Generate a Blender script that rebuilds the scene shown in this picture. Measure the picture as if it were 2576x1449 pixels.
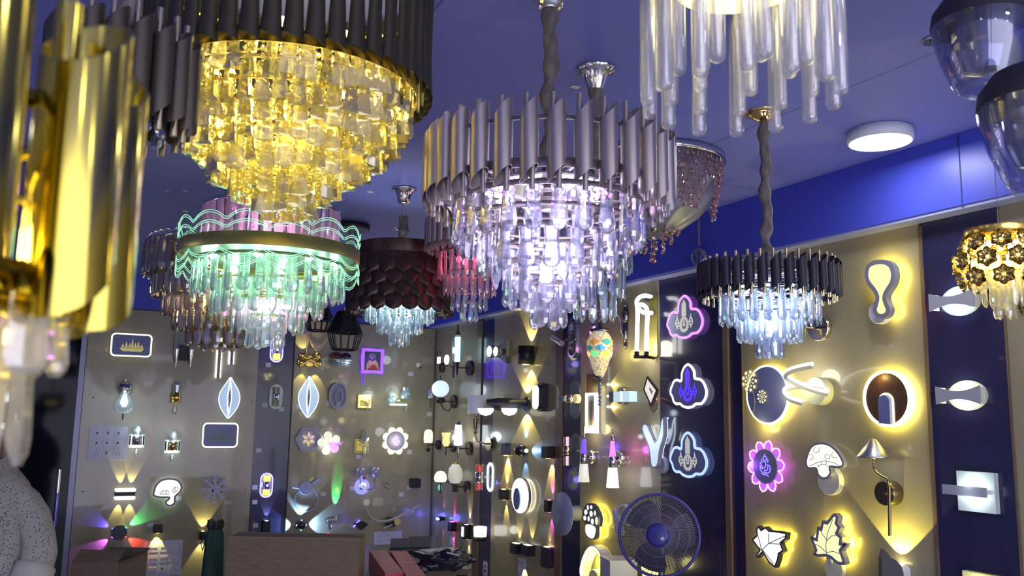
import bpy, math, random
from math import sin, cos, pi, radians as R
from mathutils import Vector as V, Matrix as M4
random.seed(7)
for o in list(bpy.data.objects): bpy.data.objects.remove(o)
SC = bpy.context.scene; COL = SC.collection
# ------------------------------------------------------------------ camera
EYE = 1.65; FPX = 2200.0
YAW, PIT, ROL = 0.469192, 0.147649, 0.01636
_F0 = V((sin(YAW), cos(YAW), 0)); _R0 = V((cos(YAW), -sin(YAW), 0)); _U = V((0, 0, 1))
CF = _F0*cos(PIT) + _U*sin(PIT); _U0 = -_F0*sin(PIT) + _U*cos(PIT)
CX = _R0*cos(ROL) + _U0*sin(ROL); CY = -_R0*sin(ROL) + _U0*cos(ROL)
C0 = V((0, 0, EYE))
cd = bpy.data.cameras.new('camera'); cam = bpy.data.objects.new('camera', cd); COL.objects.link(cam)
cd.sensor_width = 36; cd.lens = 36*FPX/2576; cd.clip_start = 0.02; cd.clip_end = 60
cam.matrix_world = M4(((CX.x, CY.x, -CF.x, 0), (CX.y, CY.y, -CF.y, 0), (CX.z, CY.z, -CF.z, EYE), (0, 0, 0, 1)))
cd.dof.use_dof = True; cd.dof.focus_distance = 3.2; cd.dof.aperture_fstop = 7.5
SC.camera = cam
# ------------------------------------------------------------------ world, exposure
wd = bpy.data.worlds.new('world'); SC.world = wd; wd.use_nodes = True
bg = wd.node_tree.nodes['Background']; bg.inputs[0].default_value = (.72, .73, .92, 1); bg.inputs[1].default_value = 3.0
vs = SC.view_settings; vs.view_transform = 'Standard'; vs.look = 'None'; vs.gamma = 1; vs.use_curve_mapping = False; vs.exposure = 0.4
cy = SC.cycles
cy.use_denoising = True; cy.use_adaptive_sampling = True; cy.adaptive_threshold = .03; cy.max_bounces = 6; cy.diffuse_bounces = 2; cy.glossy_bounces = 4; cy.transmission_bounces = 6
cy.transparent_max_bounces = 18; cy.caustics_reflective = False; cy.caustics_refractive = False
cy.sample_clamp_indirect = 6; cy.sample_clamp_direct = 0; cy.blur_glossy = .6
# room: right wall x=W, back wall y=D, ceiling z=HC, top of the display boards z=HT
W = 2.8; D = 2.4705*W; HT = EYE + .26473*W; FAS = .09; HC = EYE + .37255*(W-FAS)
XL = -1.7; YN = -2.6
def ray(px, py): return CF + CX*((px-1288)/FPX) - CY*((py-724.5)/FPX)
def at(px, py, Z): return C0 + ray(px, py)*Z
def on(px, py, ax, val):
    d = ray(px, py); return C0 + d*((val-C0[ax])/d[ax])
def zat(P, px, py):                      # height of the pixel row at a world column through P
    d = ray(px, py); h = math.hypot(P[0], P[1])/math.hypot(d.x, d.y); return EYE + d.z*h
# ------------------------------------------------------------------ materials
_m = {}
def mat(name, col, rough=.5, metal=0, em=None, es=0, coat=0, trans=0, ior=1.45, alpha=1, spec=None, aniso=0):
    if name in _m: return _m[name]
    m = bpy.data.materials.new(name); m.use_nodes = True; b = m.node_tree.nodes['Principled BSDF']
    I = b.inputs
    I['Base Color'].default_value = (*col, 1); I['Roughness'].default_value = rough; I['Metallic'].default_value = metal
    if em: I['Emission Color'].default_value = (*em, 1); I['Emission Strength'].default_value = es
    if coat: I['Coat Weight'].default_value = coat; I['Coat Roughness'].default_value = .04
    if trans: I['Transmission Weight'].default_value = trans; I['IOR'].default_value = ior
    if alpha < 1: I['Alpha'].default_value = alpha
    if spec is not None: I['Specular IOR Level'].default_value = spec
    if aniso: I['Anisotropic'].default_value = aniso
    _m[name] = m; return m
def led(name, col, s): return mat(name, tuple(c*.35 for c in col), .5, em=col, es=s)
def glass(name, tint=(1, 1, 1), tr=.42, gl=.26, df=.2, rf=.12, rough=.06, dcol=None, gcol=(1, 1, 1)):
    """cut crystal: clear + mirror facets + refraction + a milky share"""
    if name in _m: return _m[name]
    m = bpy.data.materials.new(name); m.use_nodes = True; nt = m.node_tree; n = nt.nodes; L = nt.links; n.clear()
    out = n.new('ShaderNodeOutputMaterial')
    T = n.new('ShaderNodeBsdfTransparent'); T.inputs[0].default_value = (*tint, 1)
    G = n.new('ShaderNodeBsdfGlossy'); G.inputs[0].default_value = (*gcol, 1); G.inputs['Roughness'].default_value = rough
    Q = n.new('ShaderNodeBsdfRefraction'); Q.inputs[0].default_value = (*tint, 1); Q.inputs['IOR'].default_value = 1.5; Q.inputs['Roughness'].default_value = .02
    dc = dcol or tint
    A = n.new('ShaderNodeBsdfTranslucent'); A.inputs[0].default_value = (*dc, 1)
    B = n.new('ShaderNodeBsdfDiffuse'); B.inputs[0].default_value = (*dc, 1)
    def mix(f, a, b):
        x = n.new('ShaderNodeMixShader'); x.inputs[0].default_value = f; L.new(a, x.inputs[1]); L.new(b, x.inputs[2]); return x
    dd = mix(.5, A.outputs[0], B.outputs[0])
    a = mix(rf/(rf+tr), T.outputs[0], Q.outputs[0])
    b = mix(df/(df+rf+tr), a.outputs[0], dd.outputs[0])
    lw = n.new('ShaderNodeLayerWeight'); lw.inputs[0].default_value = .45
    mp = n.new('ShaderNodeMapRange'); mp.inputs[3].default_value = gl*.45; mp.inputs[4].default_value = min(1, gl*2.2); L.new(lw.outputs['Facing'], mp.inputs[0])
    c = mix(gl, b.outputs[0], G.outputs[0]); L.new(mp.outputs[0], c.inputs[0])
    L.new(c.outputs[0], out.inputs[0]); _m[name] = m; return m
def noisy(name, c1, c2, scale=(1, 1, 1), rough=.5, metal=0, coat=0, detail=4, lo=.35, hi=.65, bump=0, nscale=5):
    if name in _m: return _m[name]
    m = mat(name, c1, rough, metal, coat=coat); nt = m.node_tree; n = nt.nodes; L = nt.links; b = n['Principled BSDF']
    tc = n.new('ShaderNodeTexCoord'); mp = n.new('ShaderNodeMapping'); mp.inputs['Scale'].default_value = scale
    t = n.new('ShaderNodeTexNoise'); t.inputs['Scale'].default_value = nscale; t.inputs['Detail'].default_value = detail
    r = n.new('ShaderNodeValToRGB'); r.color_ramp.elements[0].position = lo; r.color_ramp.elements[1].position = hi
    r.color_ramp.elements[0].color = (*c1, 1); r.color_ramp.elements[1].color = (*c2, 1)
    L.new(tc.outputs['Object'], mp.inputs[0]); L.new(mp.outputs[0], t.inputs[0]); L.new(t.outputs['Fac'], r.inputs[0]); L.new(r.outputs[0], b.inputs['Base Color'])
    if bump:
        bm = n.new('ShaderNodeBump'); bm.inputs['Strength'].default_value = bump; bm.inputs['Distance'].default_value = .004
        L.new(t.outputs['Fac'], bm.inputs['Height']); L.new(bm.outputs[0], b.inputs['Normal'])
    return m
# ------------------------------------------------------------------ mesh builder
class MB:
    def __init__(s): s.v = []; s.f = []; s.s = []
    def add(s, vs, fs, sm=False, M=None):
        o = len(s.v); s.v += [tuple(M @ V(p)) if M else tuple(p) for p in vs]
        s.f += [tuple(i+o for i in f) for f in fs]; s.s += [sm]*len(fs); return s
    def box(s, c, d, M=None):
        x, y, z = [k/2 for k in d]
        vs = [(c[0]+a*x, c[1]+b*y, c[2]+e*z) for a in (-1, 1) for b in (-1, 1) for e in (-1, 1)]
        return s.add(vs, [(0, 1, 3, 2), (4, 6, 7, 5), (0, 4, 5, 1), (2, 3, 7, 6), (0, 2, 6, 4), (1, 5, 7, 3)], False, M)
    def lathe(s, prof, seg=24, c=(0, 0, 0), M=None, sm=True, a0=0, a1=2*pi):
        full = abs(a1-a0) > 6.28; n = seg if full else seg+1; vs = []; fs = []
        for r, z in prof:
            for i in range(n):
                a = a0+(a1-a0)*i/seg; vs.append((c[0]+r*cos(a), c[1]+r*sin(a), c[2]+z))
        for k in range(len(prof)-1):
            for i in range(seg):
                j = (i+1) % n; fs.append((k*n+i, k*n+j, (k+1)*n+j, (k+1)*n+i))
        return s.add(vs, fs, sm, M)
    def disc(s, r, z, c=(0, 0, 0), seg=32, M=None):
        return s.add([(c[0]+r*cos(2*pi*i/seg), c[1]+r*sin(2*pi*i/seg), c[2]+z) for i in range(seg)], [tuple(range(seg))], False, M)
    def puck(s, r, z0, z1, c=(0, 0, 0), seg=32, M=None, bev=.002):
        b = min(bev, r*.3, abs(z1-z0)*.4)
        s.lathe([(r-b, z0), (r, z0+b), (r, z1-b), (r-b, z1)], seg, c, M); s.disc(r-b, z1, c, seg, M); return s.disc(r-b, z0, c, seg, M)
    def tube(s, pts, r, seg=8, cap=True, sm=True, closed=False, M=None):
        pts = [V(p) for p in pts]; n = len(pts); rs = r if isinstance(r, (list, tuple)) else [r]*n
        up = None; vs = []; fs = []
        for i, p in enumerate(pts):
            t = (pts[(i+1) % n]-pts[i-1]) if closed else (pts[min(i+1, n-1)]-pts[max(i-1, 0)])
            if t.length < 1e-9: t = V((0, 0, 1))
            t.normalize()
            if up is None: up = V((0, 0, 1)) if abs(t.z) < .9 else V((1, 0, 0))
            a = t.cross(up)
            if a.length < 1e-6: a = t.orthogonal()
            a.normalize(); b = a.cross(t).normalized(); up = b
            for k in range(seg):
                q = 2*pi*k/seg; vs.append(p+a*rs[i]*cos(q)+b*rs[i]*sin(q))
        for i in range(n if closed else n-1):
            j = (i+1) % n
            for k in range(seg):
                l = (k+1) % seg; fs.append((i*seg+k, i*seg+l, j*seg+l, j*seg+k))
        s.add(vs, fs, sm, M)
        if cap and not closed:
            s.add([vs[k] for k in range(seg)], [tuple(range(seg))], False, M); s.add([vs[(n-1)*seg+k] for k in range(seg)], [tuple(range(seg))[::-1]], False, M)
        return s
    def ball(s, c, r, sc=(1, 1, 1), seg=16, M=None, sm=True):
        n = max(4, seg//2); pr = [(max(1e-5, r*sin(pi*i/n)), -r*cos(pi*i/n)) for i in range(n+1)]
        S = M4.Translation(V(c)) @ M4.Diagonal((*sc, 1)); return s.lathe(pr, seg, (0, 0, 0), (M @ S) if M else S, sm)
    def prism(s, poly, z0, z1, M=None, sm=False):
        n = len(poly); vs = [(x, y, z0) for x, y in poly]+[(x, y, z1) for x, y in poly]
        s.add(vs, [tuple(range(n))[::-1], tuple(range(n, 2*n))], False, M)
        return s.add(vs, [(i, (i+1) % n, n+(i+1) % n, n+i) for i in range(n)], sm, M)
    def ring(s, po, pi_, z0, z1, M=None, sm=False):
        n = len(po); vs = [(x, y, z0) for x, y in po]+[(x, y, z1) for x, y in po]+[(x, y, z0) for x, y in pi_]+[(x, y, z1) for x, y in pi_]; f = []
        for i in range(n):
            j = (i+1) % n; f += [(i, j, n+j, n+i), (2*n+j, 2*n+i, 3*n+i, 3*n+j), (n+i, n+j, 3*n+j, 3*n+i), (j, i, 2*n+i, 2*n+j)]
        return s.add(vs, f, sm, M)
    def mesh(s, name):
        me = bpy.data.meshes.new(name); me.from_pydata(s.v, [], s.f); me.polygons.foreach_set('use_smooth', s.s); me.update(); return me
    def ob(s, name, m, parent=None, **k): return obm(name, s.mesh(name), m, parent, **k)
def obm(name, me, m, parent=None, M=None, **k):
    if m and not me.materials: me.materials.append(m)
    o = bpy.data.objects.new(name, me); COL.objects.link(o)
    if parent: o.parent = parent
    if M is not None: o.matrix_local = M
    for a, b in k.items(): o[a] = b
    return o
def tag(o, label, cat, group=None):
    o['label'] = label; o['category'] = cat
    if group: o['group'] = group
    return o
def thing(name, label, cat, M=None, group=None):
    o = bpy.data.objects.new(name, None); COL.objects.link(o); o.empty_display_size = .02
    if M is not None: o.matrix_world = M if isinstance(M, M4) else M4.Translation(V(M))
    return tag(o, label, cat, group)
def struct(name, mb, m, **k): return mb.ob(name, m, kind='structure', **k)
def light(kind, parent, loc, power, col=(1, 1, 1), rad=.01, d=None, ang=60, blend=.3):
    power *= 2.2 if kind == 'SPOT' or power < 2.4 and 'chandelier' not in parent.name else .7
    if kind == 'POINT' and power < 2.4*2.2 and 'chandelier' not in parent.name and 'pendant' not in parent.name: power *= .38
    l = bpy.data.lights.new('lamp_light', kind); l.energy = power; l.color = col; l.shadow_soft_size = rad
    o = bpy.data.objects.new('lamp_light', l); COL.objects.link(o); o.parent = parent; o.location = loc
    if kind == 'SPOT':
        l.spot_size = R(ang); l.spot_blend = blend; o.rotation_euler = V(d).to_track_quat('-Z', 'Y').to_euler()
    return o
# outlines
def circ(r, n=32, c=(0, 0), ry=None): return [(c[0]+r*cos(2*pi*i/n), c[1]+(ry or r)*sin(2*pi*i/n)) for i in range(n)]
def rrect(w, h, r, c=(0, 0), n=5):
    o = []
    for cx, cyy, a in ((w/2-r, h/2-r, 0), (-w/2+r, h/2-r, pi/2), (-w/2+r, -h/2+r, pi), (w/2-r, -h/2+r, 1.5*pi)):
        o += [(c[0]+cx+r*cos(a+pi/2*i/n), c[1]+cyy+r*sin(a+pi/2*i/n)) for i in range(n+1)]
    return o
def area(p): return sum(p[i][0]*p[(i+1) % len(p)][1]-p[(i+1) % len(p)][0]*p[i][1] for i in range(len(p)))/2
def ccw(p): return p if area(p) > 0 else p[::-1]
def offs(p, d):                          # d>0 grows
    p = ccw(p); n = len(p); o = []
    for i in range(n):
        a, b, c = V(p[i-1]), V(p[i]), V(p[(i+1) % n]); e = (b-a).normalized(); f = (c-b).normalized()
        q = V((e.y+f.y, -e.x-f.x)); k = max(.35, q.length/2)
        q.normalize(); o.append(tuple(b+q*d/k))
    return o
def spl(p, k=4, closed=True):            # smooth a traced outline
    n = len(p); o = []
    for i in range(n if closed else n-1):
        g = (lambda j: V(p[j % n])) if closed else (lambda j: V(p[min(max(j, 0), n-1)]))
        a, b, c, d = g(i-1), g(i), g(i+1), g(i+2)
        for t in range(k):
            t /= k; o.append(tuple(.5*((2*b)+(c-a)*t+(2*a-5*b+4*c-d)*t*t+(3*b-a-3*c+d)*t**3)))
    if not closed: o.append(tuple(p[-1]))
    return o
class Mt:
    """a mounting point on a wall: local x right along the wall, y up, z out into the room"""
    def __init__(s, side, px, py, n):
        s.side = side; P = s.hit(px, py, n); s.o = V((W, P.y, P.z)) if side == 'R' else V((P.x, D, P.z))
        u, nn = (V((0, -1, 0)), V((-1, 0, 0))) if side == 'R' else (V((1, 0, 0)), V((0, -1, 0)))
        s.u = u; s.M = M4(((u.x, 0, nn.x, s.o.x), (u.y, 0, nn.y, s.o.y), (u.z, 1, nn.z, s.o.z), (0, 0, 0, 1)))
    def hit(s, px, py, n): return on(px, py, 0, W-n) if s.side == 'R' else on(px, py, 1, D-n)
    def p(s, px, py, n=0):
        q = s.hit(px, py, n)-s.o; return (q.dot(s.u), q.z)
    def h(s, px, py, dpx, n=0): return abs(s.p(px, py+dpx, n)[1]-s.p(px, py, n)[1])
# common materials
BLK = mat('black_metal', (.012, .012, .018), .45, .2); WHT = mat('white_plastic', (.72, .72, .78), .4); CHR = mat('chrome', (.75, .74, .74), .12, 1)
GLD = mat('gold_metal', (.85, .62, .16), .2, 1); BRS = mat('brass', (.55, .42, .2), .3, 1); GRY = mat('grey_plastic', (.3, .3, .38), .5)
SAT = mat('satin_nickel', (.47, .41, .41), .38, .8); DGD = mat('dark_bronze', (.09, .08, .05), .42, .7); WWH = mat('warm_white_plastic', (.78, .76, .6), .45)
LW = led('led_white', (1, .99, .97), .78); LC = led('led_cool', (.82, .93, 1), 5); LY = led('led_yellow', (1, .95, .55), 1.7); LH = led('halo_yellow', (1, .84, .10), 24); LV = led('led_violet', (.3, .12, 1), 5)
LWs = led('led_white_soft', (.95, .95, .98), .75); LM = led('led_magenta', (.95, .25, .95), 2.2); LB = led('led_blue', (.12, .08, 1), 3.0)
# ------------------------------------------------------------------ large lights
CL = []
def ceiling_light(P, r, label, vis=True):
    t = thing('ceiling_light', label, 'ceiling light', (P[0], P[1], HC))
    MB().lathe([(r-.006, -.042), (r, -.038), (r, -.001), (r-.02, -.001), (r-.02, -.03), (r-.006, -.042)], 48).ob('frame', WHT, t)
    d = MB().disc(r-.008, -.0405, seg=48); d.ob('diffuser', LPAN, t)
    return t
LPAN = led('panel_led', (.95, .97, 1), 26.0)
_p = on(2213, 330, 2, HC); _q = on(2292, 332, 2, HC)
ceiling_light(_p, abs((_q-_p).length)*.98, 'round white ceiling panel light glowing beside the blue right wall')
for i, (x, y) in enumerate(((-.9, -.6), (1.6, -.3), (-1.1, 3.2), (.2, -1.9), (1.7, -1.9))):  # all but the glass door one are added out of view for ambient light
    ceiling_light((x, y), .11, ['round ceiling panel light behind the camera on the left', 'round ceiling panel light behind the camera on the right', 'round ceiling panel light above the glass door side', 'round ceiling panel light far behind the camera', 'rearmost right round ceiling panel light'][i])
# ------------------------------------------------------------------ shell
def seams(m, sx, sy, ox, oy, wd=.003):
    nt = m.node_tree; n = nt.nodes; L = nt.links; b = n['Principled BSDF']
    tc = n.new('ShaderNodeTexCoord'); sp = n.new('ShaderNodeSeparateXYZ'); L.new(tc.outputs['Object'], sp.inputs[0])
    def line(out, per, off):
        a = n.new('ShaderNodeMath'); a.operation = 'ADD'; a.inputs[1].default_value = off; L.new(sp.outputs[out], a.inputs[0])
        q = n.new('ShaderNodeMath'); q.operation = 'PINGPONG'; q.inputs[1].default_value = per/2; L.new(a.outputs[0], q.inputs[0])
        c = n.new('ShaderNodeMath'); c.operation = 'LESS_THAN'; c.inputs[1].default_value = wd; L.new(q.outputs[0], c.inputs[0]); return c
    l1, l2 = line(0, sx, ox), line(1, sy, oy)
    mx = n.new('ShaderNodeMath'); mx.operation = 'MAXIMUM'; L.new(l1.outputs[0], mx.inputs[0]); L.new(l2.outputs[0], mx.inputs[1])
    col = b.inputs['Base Color'].default_value[:]
    k = n.new('ShaderNodeMixRGB'); k.inputs[1].default_value = col; k.inputs[2].default_value = (col[0]*.45, col[1]*.45, col[2]*.5, 1)
    L.new(mx.outputs[0], k.inputs[0]); L.new(k.outputs[0], b.inputs['Base Color'])
MCEIL = mat('ceiling_paint', (.19, .21, .62), .5, spec=.3); seams(MCEIL, 1.3, 1.6, .55, .35)
MBLUE = mat('blue_wall_paint', (.07, .09, .60), .35, spec=.4)
TAN = noisy('tan_laminate', (.31, .27, .17), (.36, .315, .205), (1, 1, .12), .3, coat=.5, nscale=6)
NAVY = noisy('navy_laminate', (.020, .020, .068), (.026, .026, .085), (1, 1, .1), .22, coat=.5, nscale=4)
WOOD = noisy('brown_trim', (.13, .08, .055), (.21, .14, .09), (30, 30, 1.5), .35, coat=.2)
FLR = noisy('floor_tile', (.50, .49, .52), (.58, .57, .60), (1, 1, 1), .25)
struct('ceiling', MB().box(((XL+W)/2, (YN+D)/2, HC+.03), (W-XL+.2, D-YN+.2, .06)), MCEIL)
struct('floor', MB().box(((XL+W)/2, (YN+D)/2, -.03), (W-XL+.2, D-YN+.2, .06)), FLR)
struct('wall_right', MB().box((W+.06, (YN+D)/2, HC/2), (.1, D-YN, HC)), MBLUE)
struct('wall_left', MB().box((XL-.05, (YN+D)/2, HC/2), (.1, D-YN, HC)), mat('grey_blue_paint', (.40, .41, .6), .6))
struct('wall_back', MB().box(((XL+W)/2, D+.07, HC/2), (W-XL, .1, HC)), MBLUE)
# dropped blue fascia along the right wall with light on its underside painted as a paler tone
struct('trim_fascia', MB().box((W-FAS/2, (YN+D)/2, (HC+HT+.012)/2), (FAS, D-YN, HC-HT-.012)), MBLUE)
struct('trim_ledge', MB().box((W-FAS/2+.004, (YN+D)/2, HT+.006), (FAS-.004, D-YN, .012)), mat('pale_ledge', (.33, .35, .62), .5))
# seam down the fascia
_s = on(2415, 420, 0, W-FAS); struct('trim_seam', MB().box((W-FAS-.0006, _s.y, (HC+HT)/2), (.0015, .004, HC-HT)), mat('seam_dark', (.02, .02, .12), .6))
# display boards on the right wall
def ry(px, py): return on(px, py, 0, W).y
def board(name, y0, y1, m, t=.02):
    return MB().box((W+.01-t/2, (y0+y1)/2, HT/2), (t, abs(y1-y0), HT)).ob(name, m, kind='structure')
def stile(name, y0, y1, m, t=.04): return MB().box((W+.01-t/2, (y0+y1)/2, (HT-.01)/2), (t, abs(y1-y0), HT-.01)).ob(name, m, kind='structure')
yb = {k: ry(*v) for k, v in dict(c0=(1101, 950), c1=(1203, 950), c2=(1216, 950), d0=(1245, 950), d1=(1404, 1000), e0=(1419, 1000), f0=(1464, 1000), g0=(1664, 950), g1=(1826, 900), t1=(1838, 900), h0=(1871, 950), h1=(2332, 900), i0=(2341, 900), i1=(2536, 900), j0=(2543, 900)).items()}
board('wall_right_board', D, yb['c1'], TAN); stile('trim_board_edge', yb['c1'], yb['c2'], WOOD, .03)
board('wall_right_board', yb['c2'], yb['d0'], NAVY); board('wall_right_board', yb['d0'], yb['d1'], TAN)
stile('trim_board_edge', yb['d1'], yb['e0'], WOOD, .03); board('wall_right_board', yb['e0'], yb['f0'], NAVY)
board('wall_right_board', yb['f0'], yb['g0'], TAN); board('wall_right_board', yb['g0'], yb['g1'], NAVY)
stile('trim_board_edge', yb['g1'], yb['t1'], WOOD, .03); board('wall_right_board', yb['t1'], yb['h0'], NAVY, .016); stile('trim_board_edge', yb['h0'], yb['h0']-.006, WOOD, .024)
board('wall_right_board', yb['h0']-.006, yb['h1'], TAN); stile('trim_board_edge', yb['h1'], yb['i0'], WOOD, .024)
board('wall_right_board', yb['i0'], yb['i1'], NAVY); stile('trim_board_edge', yb['i1'], yb['j0'], WOOD, .022)
board('wall_right_board', yb['j0'], YN, TAN)
# display boards on the back wall
def bx(px, py): return on(px, py, 1, D).x
def bboard(name, x0, x1, m): return MB().box(((x0+x1)/2, D+.01, HT/2), (abs(x1-x0), .02, HT)).ob(name, m, kind='structure')
xa, xb_, xc = bx(210, 980), bx(645, 980), bx(735, 980)
bboard('wall_back_board', xa, xb_, TAN); bboard('wall_back_board', xb_, xc, NAVY); bboard('wall_back_board', xc, W, TAN)
MB().box((xc, D-.004, HT/2), (.008, .012, HT-.01)).ob('trim_board_edge', BLK, kind='structure')
MB().box(((xa+W)/2, D-.003, HT), (W-xa, .01, .006)).ob('trim_board_top', BLK, kind='structure')
MB().box((W-.016, D-.007, HT/2), (.008, .008, HT-.02)).ob('trim_corner', mat('corner_dark', (.1, .09, .09), .5), kind='structure')
# glass door at the left end of the back wall
dg = mat('dark_glass', (.005, .007, .016), .06, 0, spec=.12); fr = mat('door_frame_metal', (.18, .18, .26), .35, .6)
dx0 = xa-.95
do = MB().box(((dx0+xa)/2, D-.005, HT/2), (xa-dx0-.04, .012, HT-.05)).ob('door_1', dg, kind='structure')
f = MB(); f.box((xa-.022, D-.018, HT/2), (.035, .04, HT)); f.box((dx0, D-.018, HT/2), (.035, .04, HT)); f.box(((dx0+xa)/2, D-.018, HT-.02), (xa-dx0, .04, .04)); f.ob('door_frame', fr, do)
a = on(150, 1180, 1, D-.07); b = on(148, 1440, 1, D-.07)
f = MB(); f.tube([(a.x, a.y, a.z), (a.x, a.y, a.z-.16)], .014, 12); f.ob('handle_top', CHR, do)
f = MB(); f.tube([(a.x, a.y, a.z-.1), (a.x, a.y, b.z)], .0125, 12); f.ob('door_handle', mat('handle_blue_steel', (.2, .19, .5), .2, .9), do)
f = MB(); [f.tube([(a.x, a.y, z), (a.x, D-.008, z)], .008, 8) for z in (a.z-.03, b.z+.1)]; f.ob('handle_standoff', CHR, do)
# paper scraps left on the ceiling
for i, (px, py, w) in enumerate(((1447, 219, 34), (1320, 291, 26), (932, 483, 22), (466, 481, 14), (466, 532, 20), (438, 577, 12), (420, 480, 12))):
    P = on(px, py, 2, HC-.0015); s = w*P.y/2200*.8
    o = MB().box((0, 0, 0), (s, s*.8, .0015)).ob('paper_scrap', WHT); o.matrix_world = M4.Translation(P) @ M4.Rotation(.4*i, 4, 'Z')
    tag(o, 'white paper scrap stuck to the blue ceiling, ' + ['beside the silver canopy', 'behind the central fabric sleeve', 'left of the petal drum canopy', 'nearest the dark tubes at left', 'above the scalloped acrylic rim', 'lowest on the left above the smoky crystals', 'furthest left of the small ones'][i], 'paper scrap', 'paper scraps on the ceiling')
P = on(2350, 98, 2, HC); t = thing('cable_outlet', 'small chrome oval cable outlet on the ceiling beside a glass dome', 'outlet cover', P)
MB().puck(.03, -.008, 0, seg=24).ob('cover', CHR, t); f = MB(); f.puck(.006, -.011, -.0082, (.012, 0, 0)); f.puck(.006, -.011, -.0082, (-.012, 0, 0)); f.ob('hole', BLK, t)
# ------------------------------------------------------------------ chandeliers
CAMP = C0
_cm = {}
def crystal_mesh(kind, w, l, m):
    key = (kind, round(w, 4), round(l, 4), m.name)
    if key in _cm: return _cm[key]
    b = MB()
    def lev(levels, n=6, t=.42, ph=0):
        vs = []; fs = []
        for z, r in levels:
            for i in range(n):
                a = 2*pi*i/n+ph; vs.append((w*r*cos(a), w*r*t*sin(a), -l*z))
        for k in range(len(levels)-1):
            for i in range(n):
                j = (i+1) % n; p, q, r_, s_ = k*n+i, k*n+j, (k+1)*n+j, (k+1)*n+i
                fs += [(p, q, r_), (p, r_, s_)] if (i+k) % 2 else [(p, q, s_), (q, r_, s_)]
        fs += [tuple(range(n)), tuple(range((len(levels)-1)*n, len(levels)*n))[::-1]]; b.add(vs, fs)
    if kind == 'oval': lev([(0, .26), (.05, .42), (.3, .36), (.55, .42), (.78, .5), (.9, .44), (.97, .26), (1, .08)], 8, .4)
    elif kind == 'slab': lev([(0, .34), (.04, .46), (.5, .46), (.8, .5), (.92, .42), (1, .2)], 6, .34)
    elif kind == 'prism':
        vs = []; n = 3; L_ = [(0, .30), (.12, .40), (.5, .36), (1, .56)]
        for z, r in L_:
            vs += [(-w*r, -.004, -l*z), (w*r, -.004, -l*z), (0, w*r*.75, -l*z)]
        fs = [(0, 1, 2), (9, 11, 10)]
        for k in range(3):
            for i in range(3):
                j = (i+1) % 3; p, q, r_, s_ = k*3+i, k*3+j, (k+1)*3+j, (k+1)*3+i; fs += [(p, q, r_), (p, r_, s_)]
        b.add(vs, fs)
    elif kind == 'rod':
        b.lathe([(w*.5, 0), (w*.5, -l+w*.45), (w*.42, -l+w*.2), (w*.25, -l+w*.06), (.0003, -l)], 12)
        b.lathe([(w*.28, -l*.02), (w*.28, -l+w*.8), (.0003, -l+w*.5)], 10)
    elif kind == 'drop': lev([(0, .08), (.35, .2), (.7, .5), (.88, .46), (1, .1)], 6, .9)
    me = b.mesh('crystal'); me.materials.append(m); _cm[key] = me; return me
def ringp(r, n, z, jit=.25, ph=0, tilt=0):
    o = []
    for i in range(n):
        a = 2*pi*(i+ph)/n; o.append(M4.Translation((r*cos(a), r*sin(a), z)) @ M4.Rotation(a+pi/2+random.uniform(-jit, jit), 4, 'Z') @ M4.Rotation(tilt+random.uniform(-.04, .04), 4, 'X'))
    return o
def hang(root, items, name, limit=100):
    """items: (matrix, mesh). the ones nearest to the camera are separate parts, the rest one part"""
    rl = root.matrix_world.translation
    items.sort(key=lambda it: (it[0].translation+rl-CAMP).length)
    for Mx, me in items[:limit]: obm(name, me, None, root, Mx)
    if items[limit:]:
        b = MB()
        for Mx, me in items[limit:]: b.add([v.co for v in me.vertices], [tuple(p.vertices) for p in me.polygons], False, Mx)
        o = b.ob(name, items[-1][1].materials[0], root); o['kind'] = 'stuff'
def hoop(root, r, z, m, h=.012, t=.003, name='tier_ring', seg=48):
    return MB().lathe([(r+t, z), (r+t, z+h), (r, z+h), (r, z), (r+t, z)], seg).ob(name, m, root)
def sleeve(root, z0, z1, m, r=.014, name='cable_sleeve', lean=0):
    n = max(8, int((z1-z0)/.012)); pts = []; rs = []
    for i in range(n+1):
        z = z0+(z1-z0)*i/n; pts.append((.003*sin(z*40)+lean*(z-z0), .003*cos(z*33), z)); rs.append(r*(1+.18*sin(z*95)+.16*sin(z*61+1)))
    return MB().tube(pts, rs, 10).ob(name, m, root)
def canopy(root, z, m, r=.05, h=.055, kind='bell'):
    if kind == 'bell': pr = [(r*.98, 0), (r*1.05, -.004), (r*.98, -.01), (r*.7, -.018), (r*.58, -h*.55), (r*.5, -h*.9), (r*.22, -h), (.001, -h-.002)]
    else: pr = [(r, 0), (r, -.006), (r*.75, -.012), (r*.6, -.018), (r*.3, -.03), (.001, -.032)]
    return MB().lathe(pr, 28, (0, 0, z)).ob('canopy', m, root)
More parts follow.
